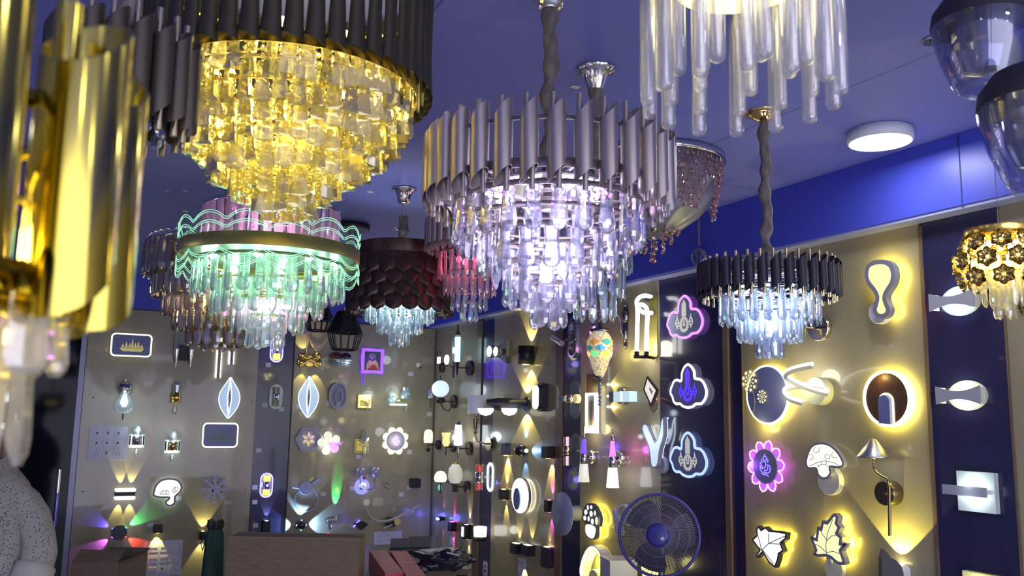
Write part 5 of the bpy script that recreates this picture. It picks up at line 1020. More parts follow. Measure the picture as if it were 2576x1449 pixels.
m = Mt('R', 1325, 1247, .0); S = m.h(1325, 1247, 1); t = lamp(m, 'oval_disc_lamp', 'large lit white disc lamp with a dark oval inset, centre of the black lamps board'); MB().puck(30*S, 0, .02).ob('mount', mat('plate_dark', (.16, .16, .18), .5), t); n = .05; x, y = m.p(1310, 1247, n); r = 46*S
MB().puck(r*.98, n-.02, n, (x, y, 0), 40).ob('rim', mat('plate_dark', (.16, .16, .18), .5), t); MB().puck(r*.95, n+.0005, n+.012, (x, y, 0), 40).ob('lit_face', led('disc_white', (1, .99, .92), 2.0), t); x2, y2 = m.p(1301, 1255, n+.014); MB().prism(circ(r*.40, 30, (x2, y2), r*.60), n+.0125, n+.02).ob('inset', BLU, t); MB().ring(circ(r*.9, 30, (x, y)), circ(r*.84, 30, (x, y)), n-.028, n-.021).ob('halo_strip', led('halo_warm', (1, .96, .8), 5), t)
m = Mt('R', 1315, 1390, .0); S = m.h(1315, 1390, 1); t = lamp(m, 'twin_box_lamp', 'two joined black box lamps with two warm beams rising, above a switch plate'); 
for k, (px, py, n) in enumerate(((1290, 1380, .06), (1318, 1385, .07))):
    x, y = m.p(px, py, n); MB().box((x, y, n/2), (34*S, 26*S, n)).ob('box', MBK, t); MB().box((x, y+13.3*S, n*.6), (24*S, 1*S, n*.5)).ob('lens', led('lens_w2', (1, .97, .8), 2), t); beam(t, (x, y+15*S, n*.6), (0, 1, -.3), YEL, .6, 46, .1)
beam(t, (m.p(1305, 1385, .06)[0], -.08, .04), (0, -1, -.3), YEL, .5, 70, .1)
rbox(1369, 1402, 40, 52, .05, 'large dark rounded square lamp at the lower right of the black lamps board', YEL, .1, 0, bm=mat('box_purple', (.025, .02, .05), .4))
switchplate('R', 1313, 1434, 46, 62, 'sssuuusks', 'switch plate at the foot of the black lamps board')
# ---- narrow navy board E
def oval_sc(px, py, w, h, label, cyl, cx, cyy, nn=.10):
    m = Mt('R', px, py, .01); S = m.h(px, py, 1, .01); t = lamp(m, 'scalloped_sconce', label); o = rrect(w*S, h*S, w*.47*S, n=14); o = [(x*(1+.04*cos(i*2.2)), y*(1+.02*cos(i*2.2))) for i, (x, y) in enumerate(o)]; MB().prism(o, .004, .014).ob('scalloped_plate', glass('plate_glass', (.9, 1, 1), .5, .2, .3, 0), t)
    x, y = m.p(cx, cyy, nn); MB().tube([(0, 0, .01), (x, y, nn)], .007).ob('arm', CHR, t); return t, m, S, x, y
t, m, S, x, y = oval_sc(1445, 850, 52, 112, 'ornate silver oval plate with cut glass spot, top of the narrow navy board', 0, 1402, 860, .16)
MB().ring(spl(rrect(40*S, 100*S, 19*S, n=3), 3), spl(rrect(30*S, 90*S, 14*S, n=3), 3), .014, .03).ob('silver_rim', CHR, t); b = MB()
for k in range(26): b.ball(((random.random()-.5)*26*S, (random.random()-.5)*80*S, .016), 3.5*S, seg=6, sm=False)
b.ob('hammered_silver', mat('old_silver', (.35, .3, .3), .3, 1), t); MB().tube([(x+18*S, y-6*S, .15), (x-18*S, y+12*S, .17)], 7*S, 10).ob('spot_head', glass('cut_rose', (.9, .8, .9), .3, .5, .1, 0), t)
t, m, S, x, y = oval_sc(1447, 1005, 46, 96, 'scalloped glass oval plate with a gold and glass cylinder seen end on', 0, 1428, 1003)
MB().lathe([(.001, -14*S), (11*S, -14*S), (11*S, 10*S), (.001, 10*S)], 20, M=M4.Translation((x, y, .08)) @ M4.Rotation(pi/2, 4, 'Y')).ob('gold_cylinder', mat('pale_gold', (.75, .62, .38), .22, 1), t); q = m.p(1446, 1003, .1); MB().puck(11*S, .07, .10, (q[0], q[1], 0)).ob('glass_disc', mat('amber_glass', (.7, .6, .35), .15, em=(1, .85, .4), es=.3), t)
q = m.p(1412, 1003, .11); MB().lathe([(.001, -12*S), (8*S, -12*S), (8*S, 14*S), (.001, 14*S)], 8, M=M4.Translation((q[0], q[1], .1)) @ M4.Rotation(pi/2, 4, 'Y'), sm=False).ob('cut_glass', XC, t)
t, m, S, x, y = oval_sc(1449, 1135, 44, 90, 'scalloped glass oval plate with a copper sleeved crystal cylinder, middle of the narrow navy board', 0, 1426, 1135)
MB().lathe([(.001, -10*S), (10*S, -10*S), (10*S, 12*S), (.001, 12*S)], 20, M=up(x, y, .1)).ob('sleeve', mat('copper_pale', (.65, .5, .42), .2, 1), t)
for a in (12, -36): MB().lathe([(.001, 0), (9*S, 1*S), (9*S, 24*S), (.001, 25*S)], 8, M=up(x, y+a*S, .1), sm=False).ob('crystal_end', glass('cut_red', (.8, .35, .35), .3, .5, .1, 0), t)
m = Mt('R', 1458, 1290, .0); S = m.h(1458, 1290, 1); t = lamp(m, 'trumpet_lamp', 'unlit pale blue trumpet shaped disc lamp projecting from the narrow navy board')
MB().lathe([(.001, 0), (20*S, 0), (20*S, .03), (18*S, .05), (24*S, .08), (42*S, .105), (54*S, .118), (54*S, .122), (.001, .122)], 40).ob('trumpet', mat('pale_blue_plastic', (.30, .33, .55), .45), t)
# ---- board F
m = Mt('R', 1572, 820, .02); S = m.h(1572, 820, 1, .02); t = lamp(m, 'mosaic_lantern', 'glowing mosaic glass teardrop lantern hung from an ornate silver wall bracket')
OSI = mat('old_silver2', (.28, .25, .28), .25, 1); MB().prism(ccw(spl([(0, 58*S), (9*S, 42*S), (14*S, 18*S), (11*S, -8*S), (9*S, -40*S), (0, -58*S), (-9*S, -40*S), (-11*S, -8*S), (-14*S, 18*S), (-9*S, 42*S)], 3)), 0, .018).ball((0, 24*S, .02), 11*S, (1, 1.6, .7), 12).ball((0, -22*S, .02), 8*S, (1, 2.6, .8), 12).ball((0, 52*S, .018), 5*S, seg=8).ball((0, -52*S, .018), 5*S, seg=8).ob('wall_bracket', OSI, t)
n = .19; x, y = m.p(1509, 775, n); b = MB(); pts = spl([(0, -26*S, .03), (0, -10*S, .05), (0, 20*S, .06), (x*.35, 42*S, .11), (x*.7, y+4*S, .165), (x, y, n)], 6, False); b.tube([(p[0]+.0012*cos(i*1.2), p[1]+.0012*sin(i*1.2), p[2]) for i, p in enumerate(pts)], .0038, 6).ob('twisted_arm', OSI, t)
_, yt = m.p(1509, 830, n); x2, yb2 = m.p(1510, 948, n); b = MB(); b.tube([(x, y+20*S, n), (x, y, n)], .003)
for k in range(4): yk = y-(y-yt)*(k+.5)/4.6; b.tube([(x+.008*cos(q)*(1 if k % 2 else .3), yk+(y-yt)/8*sin(q), n+.008*cos(q)*(.3 if k % 2 else 1)) for q in [2*pi*j/10 for j in range(10)]], .002, 5, closed=True)
b.ob('chain', OSI, t); L_ = yt-yb2; prm = [(.12, 0), (.34, -.06), (.47, -.16), (.52, -.3), (.5, -.42), (.42, -.62), (.30, -.82), (.2, -.95), (.15, -1)]
mz = mat('mosaic', (.7, .68, .55), .2); nt = mz.node_tree; nn_ = nt.nodes; LL = nt.links; bs = nn_['Principled BSDF']; tc = nn_.new('ShaderNodeTexCoord'); mp = nn_.new('ShaderNodeMapping'); vo = nn_.new('ShaderNodeTexVoronoi'); vo.inputs['Scale'].default_value = 190; sp = nn_.new('ShaderNodeSeparateXYZ'); LL.new(tc.outputs['Object'], sp.inputs[0]); LL.new(tc.outputs['Object'], vo.inputs[0])
cr = nn_.new('ShaderNodeValToRGB'); cr.color_ramp.interpolation = 'CONSTANT'; el = cr.color_ramp.elements; el[0].color = (.75, .62, .38, 1); el[1].position = .72; el[1].color = (.55, .22, .12, 1)
e = el.new(.35); e.color = (.85, .85, .75, 1); e = el.new(.55); e.color = (.8, .65, .15, 1); LL.new(vo.outputs['Color'], cr.inputs[0]); LL.new(cr.outputs[0], bs.inputs['Base Color']); LL.new(cr.outputs[0], bs.inputs['Emission Color']); bs.inputs['Emission Strength'].default_value = .32
sh = MB().lathe([(r*L_*.52, z*L_) for r, z in prm], 28, M=up(x, yt, n)).ob('mosaic_shade', mz, t); cols = [(.05, .45, .35), (.8, .65, .05), (.1, .45, .7), (.85, .4, .1), (.1, .5, .15)]
for rw, (zc_, cset) in enumerate(((-.27, (0, 1, 2, 0, 1, 3)), (-.40, (3, 2, 1, 3, 0, 2)), (-.52, (1, 4, 3, 1, 3, 4)))):
    for k in range(6):
        a = 2*pi*(k+.5*(rw % 2))/6; c = cols[cset[k]]; rr = L_*.52*(.53 if rw < 2 else .50); vs = []
        for dx, dz in ((0, .075), (.5, 0), (0, -.075), (-.5, 0)): aa = a+dx; zz = zc_+dz; rq = L_*.52*(.525 if zz > -.42 else .525-(abs(zz)-.42)*.45)+.002; vs.append((rq*cos(aa), rq*sin(aa), zz*L_))
        mm_ = (rr*cos(a)*1.02, rr*sin(a)*1.02, zc_*L_); MB().add(vs+[mm_], [(0, 1, 4), (1, 2, 4), (2, 3, 4), (3, 0, 4)], False, up(x, yt, n)).ob('mosaic_diamond', mat('mosaic_%d_%d' % (cset[k], rw == 2), c, .2, em=c, es=1.3 if rw == 2 else .22), sh)
b = MB(); b.lathe([(.001, .16*L_), (.04*L_, .14*L_), (.06*L_, .05*L_), (.20*L_, .0), (.24*L_, -.03*L_), (.2*L_, -.05*L_)], 20, M=up(x, yt+.01*L_, n)); b.ob('lantern_top', OSI, t); b = MB(); b.lathe([(.12*L_, 0), (.14*L_, -.02*L_), (.05*L_, -.06*L_), (.02*L_, -.1*L_), (.001, -.1*L_)], 16, M=up(x, yb2+.01*L_, n)); b.ob('lantern_foot', OSI, t)
b = MB(); [b.ball((x, yb2-.13*L_-.075*L_*k, n), .035*L_, (1, 1.3, 1), 8, sm=False) for k in range(7)]; b.ob('bead_tassel', CHR, t); light('POINT', t, (x, yt-.5*L_, n-.12), .35, YEL, .04)
# honeycomb plaque
m = Mt('R', 1494, 872, .02); S = m.h(1494, 872, 1, .02); t = lamp(m, 'honeycomb_lamp', 'plaque with pink lit honeycomb cells, behind the mosaic lantern'); MB().box((0, 0, .008), (44*S, 108*S, .016)).ob('plate', mat('pale_blue_plastic', (.30, .33, .55), .45), t); b = MB()
for i in range(3):
    for j in range(5): b.prism(circ(7.5*S, 6, (-15*S+13.4*S*i, 38*S-15.4*S*j*.85+(7*S if i % 2 else 0))), .016, .018)
b.prism(circ(7*S, 6, (-6*S, -44*S), 4*S), .016, .018); b.ob('lit_cells', LM, t); light('POINT', t, (0, 0, .1), .25, (1, .3, 1), .03)
# neon knot lamp
m = Mt('R', 1652, 820, .0); S = m.h(1652, 820, 1); t = lamp(m, 'knot_tube_lamp', 'white glowing looped tube lamp on a tall gold plate'); MB().prism(rrect(30*S, 158*S, 8*S), 0, .022).ob('plate', mat('gold_plate', (.62, .55, .15), .35, .7), t); MB().prism(rrect(34*S, 164*S, 10*S), .0, .008).ob('back_plate', BRS, t)
n = .15; P_ = lambda px, py, n_=n: (*m.p(px, py, n_), n_); TW = led('neon_white', (1, 1, .97), 4.5)
MB().tube(spl([P_(1602, 884), P_(1603, 830), P_(1604, 795), P_(1603, 772), P_(1602, 757), P_(1612, 746, .13), P_(1626, 744, .10), P_(1638, 747, .06)], 5, False), 5*S, 12).ob('neon_tube', TW, t)
MB().tube(spl([P_(1626, 884, .10), P_(1627, 830, .10), P_(1629, 790, .10), P_(1624, 772, .11), P_(1612, 766, .135), P_(1606, 772, .14), P_(1612, 782, .12), P_(1626, 788, .09), P_(1640, 787, .05)], 5, False), 5*S, 12).ob('neon_tube', TW, t)
a, b_, c = P_(1594, 897, .16), P_(1650, 897, .01), P_(1626, 891, .10); bb = MB(); bb.tube([a, (c[0], a[1], c[2]), (b_[0], a[1], .02)], .009, 4).ob('shelf', BLK, t)
[MB().tube(q_, 6*S, 10).ob('tube_socket', BLK, t) for q_ in ([P_(1602, 884), P_(1602, 894)], [P_(1626, 884, .1), P_(1626, 894, .1)], [P_(1636, 747, .07), (P_(1636, 747, .0)[0], P_(1636, 747, .07)[1], .02)], [P_(1640, 787, .05), (P_(1640, 787, 0)[0], P_(1640, 787, .05)[1], .02)])]
light('POINT', t, (-.03, -.12, .10), 1.2, (1, .95, .7), .05)
# wood plaque with lit rectangle
m = Mt('R', 1487, 1020, .03); t = lamp(m, 'wood_frame_lamp', 'dark wooden plaque with a lit rectangular frame, beneath the mosaic lantern'); a = [m.p(1440+x/4.996, 960+y/4.996, .03) for x, y in ((158, -60), (320, -60), (320, 640), (158, 640))]
a0, a1 = m.p(1472, 945, .03), m.p(1502, 1092, .03); wd_, hh_ = a1[0]-a0[0], a0[1]-a1[1]; cx, cyy = (a0[0]+a1[0])/2, (a0[1]+a1[1])/2; MB().box((cx, cyy+hh_*.02, .01), (wd_, hh_, .02)).ob('wood_plate', noisy('walnut', (.045, .022, .012), (.10, .05, .028), (20, 2, 20), .4), t)
f0, f1 = m.p(1474, 989, .04), m.p(1500, 1090, .04); c = ((f0[0]+f1[0])/2, (f0[1]+f1[1])/2); w_, h_ = f1[0]-f0[0], f0[1]-f1[1]; MB().ring(rrect(w_, h_, .003, c), rrect(w_*.72, h_*.9, .002, c), .021, .045).ob('light_frame', led('frame_warm', (1, .97, .72), 2.6), t); MB().box((*c, .03), (w_*.7, h_*.88, .018)).ob('face', mat('pale_blue_plastic', (.30, .33, .55), .45), t); MB().box((*c, .041), (w_*.22, h_*.62, .004)).ob('slot', WOOD, t)
light('POINT', t, (.03, c[1]-h_*.4, .07), .5, YEL, .03); light('POINT', t, (-.02, c[1]+h_*.6, .07), .2, YEL, .03)
# crystal bar with chrome round base
m = Mt('R', 1572, 996, .0); S = m.h(1572, 996, 1); t = lamp(m, 'crystal_bar_lamp', 'icy lit crystal bar on a round chrome base with yellow beams, beneath the mosaic lantern'); MB().puck(22*S, 0, .03, seg=36).ob('base', CHR, t)
p0, p1, p2 = m.p(1534, 998, .08), m.p(1545, 998, .08), m.p(1585, 998, .08); MB().box(((p1[0]+p2[0])/2, p1[1], .06), (p2[0]-p1[0], 25*S, .05)).ob('crystal_bar', mat('ice_lit', (.5, .65, .75), .15, em=(.6, .82, 1), es=.55), t); MB().box(((p0[0]+p1[0])/2, p1[1], .06), (p1[0]-p0[0], 25*S, .052)).ob('end_cap', mat('cap_grey', (.2, .19, .2), .4), t); MB().box(((p1[0]+p2[0])/2, p1[1], .0865), (4*S, 25*S, .002)).ob('bright_core', LC, t)
q = m.p(1520, 997, .05)
for dy in (30, 0, -27): MB().ball((q[0]-4*S, dy*S, .02), 3*S, seg=8).ob('side_lens', led('lens_y', (1, .9, .5), 9), t); beam(t, (q[0]-1*S, dy*S, .03), (1, 0, -.35), YEL, .25, 80, .2)
MB().box((q[0]-6*S, 0, .008), (4*S, 70*S, .016)).ob('lens_bar', CHR, t)
# diamond frame
m = Mt('R', 1652, 1012, .0); S = m.h(1652, 1012, 1); t = lamp(m, 'diamond_lamp', 'dark rimmed pale diamond frame lamp on a coppery round mount'); n = .09; k = 4.996; o = ccw([m.p(1440+x/k, 960+y/k, n) for x, y in ((935, -70), (1068, 105), (985, 318), (888, 100))]); MB().ring(o, offs(o, -.010), n-.012, n).ob('rim', mat('dark_copper', (.12, .07, .06), .35, .6), t); i_ = offs(o, -.0102); MB().ring(i_, offs(i_, -.02), n-.012, n-.001).ob('diffuser', led('diam_pale', (.9, .85, .82), .65), t)
MB().puck(20*S, 0, .012, (-4*S, -8*S, 0)).ob('mount', mat('aged_nickel', (.35, .3, .25), .3, 1), t); q = m.p(1640, 1012, .07); MB().tube([(0, 4*S, .01), (2*S, 6*S, .05), (q[0], q[1]-4*S, .078)], 7*S, 10).ob('swivel', mat('copper', (.7, .35, .22), .25, 1), t)
# cone lamps
def conelamp(bx_, by, px, ytop, ybot, c, label, warm):
    m = Mt('R', bx_, by, .0); S = m.h(bx_, by, 1); t = lamp(m, 'cone_lamp', label); MB().puck(19*S, 0, .045, seg=32).ob('base', CHR, t); n = .12; x, yt = m.p(px, ytop, n); _, yb = m.p(px+5, ybot, n); L = yt-yb; prf = lambda a, b: [(.001, -a*L), (L*(.012+.098*a), -a*L), (L*(.012+.098*b), -b*L), (.001, -b*L)]
    MB().tube([(0, 0, .04), (x, yt-.6*L, n)], .012).ob('arm', CHR, t); MB().lathe(prf(0, .2), 20, M=up(x, yt, n)).ob('silver_tip', CHR, t); MB().lathe(prf(.2, .47), 20, M=up(x, yt, n)).ob('colour_band', led('band_'+('b' if c[0] < .5 else 'm'), c, 1.6), t); MB().lathe(prf(.47, .66), 20, M=up(x, yt, n)).ob('silver_band', CHR, t); MB().lathe(prf(.66, 1), 20, M=up(x, yt, n)).ob('shade', mat('cone_warm' if warm else 'cone_cool', (.7, .7, .6) if warm else (.6, .68, .75), .5, em=(1, .98, .8) if warm else (.75, .88, 1), es=.42), t); MB().ball((x, yt+2*S, n), 2.5*S, seg=10).ob('tip_ball', CHR, t); light('POINT', t, (x+.06, yt-.35*L, .08), .2, c, .02)
conelamp(1497, 1150, 1469, 1078, 1213, (.12, .05, 1), 'cone wall lamp with a blue lit band and cream shade', 1)
conelamp(1570, 1153, 1541, 1080, 1227, (1, .15, .85), 'cone wall lamp with a magenta lit band and pale shade', 0)
# Y lamp
m = Mt('R', 1652, 1125, .05); k = 4.996; n = .06; o = ccw(spl([m.p(1440+x/k, 960+y/k, n) for x, y in ((870, 590), (890, 530), (940, 540), (975, 640), (1035, 755), (1085, 640), (1105, 500), (1130, 450), (1150, 470), (1148, 680), (1100, 860), (1075, 1040), (1030, 1090), (985, 1060), (965, 900), (940, 780), (890, 670))], 3))
t = plaque(m, 'y_lamp', 'pale blue lit lamp shaped like a forked branch, beside the chandelier emblem plaques', o, n-.022, n, GRY, led('y_face', (.66, .82, 1), .62), .008, LC); MB().puck(20*S, 0, n-.0225, (.01, -.09, 0)).ob('mount', mat('pale_grey', (.42, .42, .55), .45), t); light('POINT', t, (-.03, .06, .10), .35, COOL, .04)
# paw mushroom
m = Mt('R', 1492, 1310, .05); k = 5.82; n = .06; tr = lambda P: [m.p(1400+x/k, 1200+y/k, n) for x, y in P]
o = ccw(spl(tr([(470, 382), (540, 400), (600, 480), (640, 600), (625, 720), (590, 740), (590, 860), (550, 915), (480, 905), (430, 840), (425, 690), (385, 630), (385, 500), (430, 410)]), 3)); t = plaque(m, 'spotted_mushroom_lamp', 'dark spotted mushroom lamp with white lit dots and stem, left of the fan', o, n-.02, n, mat('dark_grey_lamp', (.10, .10, .13), .5), mat('dark_grey_lamp', (.10, .10, .13), .5), .004, LY)
for i, (x, y, a, b_) in enumerate(((458, 447, 20, 38), (508, 442, 24, 28), (428, 515, 34, 38), (506, 538, 34, 44), (562, 528, 18, 38), (414, 600, 30, 36), (470, 612, 22, 38), (524, 652, 30, 42), (586, 642, 26, 58))): c = m.p(1400+x/k, 1200+y/k, n); sx_ = m.h(1490, 1300, 1, n)/k; MB().prism(circ(a*sx_*1.25, 16, c, b_*sx_), n-.001, n+.001).ob('lit_dot', LW, t)
MB().prism(ccw(spl(tr([(438, 690), (565, 735), (560, 850), (530, 900), (470, 880), (428, 810)]), 3)), n-.001, n+.001).ob('lit_stem', LWs, t); MB().puck(.05, 0, n-.0205).ob('mount', WHT, t); light('POINT', t, (.05, 0, .05), .5, YEL, .04)
# yellow ring lamp
m = Mt('R', 1500, 1418, .05); t = lamp(m, 'yellow_ring_lamp', 'yellow glowing oval ring lamp at the bottom left of the fan'); n = .08; k = 5.82; o = ccw(spl([m.p(1400+x/k, 1200+y/k, n) for x, y in ((330, 1400), (370, 1180), (440, 1040), (520, 995), (610, 1060), (670, 1220), (690, 1420), (660, 1600), (560, 1700), (420, 1650))], 3)); MB().ring(o, offs(o, -.006), 0.02, n).ob('rim', WHT, t); MB().ring(offs(o, -.0062), offs(o, -.022), n-.012, n-.002).ob('light_ring', led('ring_y', (1, 1, .35), 2.2), t); MB().ring(offs(o, -.024), offs(o, -.03), .02, n-.01).ob('inner_rim', WHT, t); MB().puck(.05, 0, n-.01, (0, -.08, 0)).ob('mount', WWH, t); light('POINT', t, (0, 0, .05), .8, (1, .95, .2), .03)
m = Mt('R', 1568, 1310, .05); k = 5.82; n = .05; t = lamp(m, 'bunny_lamp', 'unlit pale ring lamp partly hidden behind the left of the fan'); o = ccw(spl([m.p(1400+x/k, 1200+y/k, n) for x, y in ((880, 480), (940, 402), (1020, 420), (1060, 520), (1040, 650), (960, 700), (890, 620))], 3)); MB().ring(o, offs(o, -.012), 0.03, n).ob('ring', mat('pale_acrylic', (.45, .45, .68), .35), t); MB().prism(ccw(spl([m.p(1400+x/k, 1200+y/k, n) for x, y in ((820, 500), (840, 480), (900, 640), (960, 800), (930, 860), (860, 800))], 3)), .03, n).ob('stalk', mat('pale_acrylic', (.45, .45, .68), .35), t); MB().puck(.03, 0, .03).ob('mount', WHT, t)
m = Mt('R', 1648, 1422, .03); S = m.h(1648, 1422, 1, .03); t = lamp(m, 'pineapple_lamp', 'small yellow glowing woven lamp behind the bottom of the fan'); MB().lathe([(.001, -30*S), (20*S, -26*S), (24*S, 0), (16*S, 18*S), (.001, 24*S)], 20, M=up(0, 0, .06)).ob('shade', led('shade_y', (1, .88, .25), 1.8), t); MB().puck(12*S, 0, .03).ob('mount', WHT, t); light('POINT', t, (0, 0, .2), .3, YEL, .03)
# ---- emblem cloud plaques on the navy board G
m0 = Mt('R', 1731, 971, .032); k = 3.814; n = .032
cloud = ccw(spl([m0.p(1640+x/k, 880+y/k, n) for x, y in ((342, 128), (385, 158), (408, 205), (414, 262), (455, 268), (492, 298), (512, 340), (526, 388), (522, 450), (500, 500), (468, 530), (420, 532), (390, 556), (342, 566), (292, 552), (266, 530), (228, 530), (200, 500), (190, 460), (170, 420), (174, 370), (190, 330), (205, 294), (240, 276), (274, 286), (278, 226), (300, 165))], 3))
SG_ = m0.h(1731, 971, 1, n)/k; cxy = m0.p(1640+342/k, 880+400/k, n)
def cloudplaque(px, py, edge, emb, label, glow, gp):
    m = Mt('R', px, py, n); t = lamp(m, 'emblem_plaque', label, 'wall lamp'); MB().prism(cloud, n-.010, n-.004).ob('acrylic_plate', glass('acrylic_clear', (.9, .9, 1), .8, .1, .1, 0, .1), t); MB().ring(cloud, offs(cloud, -25*SG_), n-.0035, n).ob('light_edge', edge, t); inn = offs(cloud, -25.5*SG_); MB().prism(inn, n-.0035, n-.001).ob('face', BLU, t)
    X = M4.Translation((cxy[0], cxy[1], n-.001)) @ M4.Diagonal((SG_*1.28, SG_, 1, 1)); b = MB()
    b.prism([(-26, 60), (26, 60), (24, 170), (-24, 170)], 0, .002, X); b.prism([(-28, 170), (28, 170), (18, 195), (6, 215), (0, 228), (-6, 215), (-18, 195)], 0, .002, X)
    face_ = [(-40, 60), (40, 60), (46, 20), (50, -30), (40, -70), (14, -92), (-14, -92), (-40, -70), (-50, -30), (-46, 20)]; b.ring(circ(50, 10, (0, -15), 75), circ(30, 10, (0, -15), 55), 0, .002, X); b.prism([(-14, 40), (-6, 40), (-6, -20), (6, -20), (6, 40), (14, 40), (14, -30), (0, -42), (-14, -30)], 0, .0024, X)
    for i in range(9): a = pi+pi*i/8; b.puck(9, 0, .0025, (52*cos(a), -30+62*sin(a), 0), 8, X)
    for s_ in (-1, 1): b.ring([(s_*82+q[0], q[1]) for q in circ(26, 8, (0, 0), 40)], [(s_*82+q[0], q[1]) for q in circ(15, 8, (0, 0), 26)], 0, .002, X); b.prism([(s_*82-9, 36), (s_*82+9, 36), (s_*82, 82)], 0, .002, X); b.prism(ccw([(s_*82-12, -34), (s_*82+12, -34), (s_*82, -66)]), 0, .002, X); b.puck(9, 0, .0025, (s_*82, 0, 0), 10, X); b.prism(ccw([(s_*50, -8), (s_*60, -8), (s_*60, 8), (s_*50, 8)]), 0, .002, X)
    for yy in (90, 120, 150): b.box((0, yy, .0022), (58, 7, .001), X)
    b.ob('emblem', emb, t); MB().puck(.035, 0, n-.0105, (cxy[0], cxy[1], 0)).ob('mount', WHT, t); o2 = offs(cloud, -.012); MB().ring(o2, offs(o2, -.006), n-.018, n-.0105).ob('halo_strip', edge, t)
    o3 = offs(cloud, -.030); MB().ring(o3, offs(o3, -.01), .004, .010).ob('halo_strip', led('glow_%d' % int(glow[0]*100), glow, gp*16), t); return t
EW = mat('emblem_cream', (.75, .75, .65), .4, em=(1, 1, .85), es=.22); EB = led('emblem_blue', (.10, .04, .9), .9)
cloudplaque(1722, 797, led('edge_pink', (.78, .3, 1), .95), EW, 'cloud shaped plaque with cream emblem and pink edge, topmost of three', (.7, .25, 1), .6)
cloudplaque(1731, 971, led('edge_white', (1, .93, 1), .95), EB, 'cloud shaped plaque with blue emblem and white edge, middle of three', (.6, .45, 1), .4)
cloudplaque(1731, 1144, led('edge_ice', (.42, .58, 1), 1.0), EW, 'cloud shaped plaque with cream emblem and ice blue edge, lowest of three', (.4, .5, 1), .4)
# ---- board H
m = Mt('R', 2220, 740, .07); k = 4.263; n = .07; S = m.h(2220, 740, 1, n)
o = ccw(spl([m.p(2100+x/k, 560+y/k, n) for x, y in ((490, 395), (565, 410), (622, 460), (645, 560), (625, 660), (575, 740), (550, 800), (565, 860), (590, 930), (565, 1000), (505, 1030), (440, 1010), (408, 940), (425, 870), (435, 800), (400, 730), (345, 660), (318, 570), (340, 460), (405, 412))], 3))
t = plaque(m, 'keyhole_lamp', 'yellow lit keyhole shaped lamp with grey rim, top of the wide tan board', o, n-.028, n, mat('rim_grey', (.26, .25, .33), .5), led('key_y', (1, .95, .42), .72), .0175, LY, .012); c = m.p(2100+520/k, 560+950/k, .02); c = m.p(2100+590/k, 560+960/k, .0); MB().puck(.046, 0, n-.029, (c[0]-.02, c[1], 0), seg=40).ob('mount', WHT, t); 
# round polished mount
m = Mt('R', 2072, 826, .0); S = m.h(2072, 826, 1); t = lamp(m, 'round_mount_lamp', 'polished round brass wall base behind the black tube chandelier crystals'); MB().puck(33*S, 0, .035, seg=40).ob('base', mat('polished_nickel', (.75, .68, .5), .1, 1), t); MB().box((0, 0, .038), (64*S, 3*S, .004)).ob('cross_bar', BLK, t); MB().tube([(-10*S, 0, .035), (-16*S, 0, .08), (-16*S, -22*S, .08)], 3*S).ob('arm', BRS, t)
# dandelion
m = Mt('R', 1930, 992, .05); k = 2.546; n = .045; t = lamp(m, 'dandelion_lamp', 'round blue grey disc lamp with dandelion cut-out and lit yellow rim'); c = m.p(1820+275/k, 880+287/k, n); a = m.p(1820+275/k, 880+102/k, n); r = abs(a[1]-c[1])
MB().puck(r*.97, n-.016, n, (c[0], c[1], 0), 56).ob('disc', BLU, t); MB().ring(circ(r*1.03, 56, c), circ(r*.975, 56, c), n-.014, n-.001).ob('light_rim', LY, t); MB().puck(r*.4, 0, n-.0165, (c[0], c[1], 0)).ob('mount', WHT, t); FL = led('flower_cream', (1, .97, .75), .62); light('POINT', t, (c[0]-.04, c[1]-.14, .05), .35, (1, .88, .3), .03); light('POINT', t, (c[0]+.14, c[1], .06), .35, (1, .88, .3), .03)
MB().ring(circ(r*.94, 56, c), circ(r*.88, 56, c), n-.024, n-.0165).ob('halo_strip', led('halo_y', (1, .84, .10), 16), t)
for (x, y), rr in (((163, 200), 66), ((243, 300), 40)):
    q = m.p(1820+x/k, 880+y/k, n+.008); R_ = rr/k*m.h(1900, 980, 1, n)*1.12; o = [(q[0]+R_*(1+.07*cos(9*a_))*cos(a_), q[1]+R_*(1+.07*cos(9*a_))*sin(a_)) for a_ in [2*pi*i/72 for i in range(72)]]
    fl = MB().prism(o, n+.001, n+.005).ob('flower_disc', glass('acrylic_amber', (.9, .85, .7), .7, .08, .22, 0, .1), t); b = MB()
    for i in range(9): a_ = 2*pi*i/9; b.prism(ccw([(q[0]+R_*u*cos(a_+w), q[1]+R_*u*sin(a_+w)) for u, w in ((.62, 0), (.78, .2), (.95, .12), (.88, 0), (.95, -.12), (.78, -.2))]), n+.0052, n+.007); b.tube([(q[0]+R_*.1*cos(a_+.3), q[1]+R_*.1*sin(a_+.3), n+.006), (q[0]+R_*.5*cos(a_+.3), q[1]+R_*.5*sin(a_+.3), n+.006)], R_*.02, 4); b.puck(R_*.09, n+.0052, n+.0068, (q[0]+R_*.5*cos(a_+.3), q[1]+R_*.5*sin(a_+.3), 0), 8)
    b.puck(R_*.1, n+.0052, n+.007, (*q, 0), 10).ob('seed_heads', FL, fl)
st = [m.p(1820+x/k, 880+y/k, n+.004) for x, y in ((188, 268), (200, 340), (190, 420), (230, 462))]; MB().tube([(*p, n+.003) for p in spl(st, 4, False)], .003, 6).ob('stem', glass('acrylic_amber', (.9, .85, .7), .7, .08, .22, 0, .1), t)
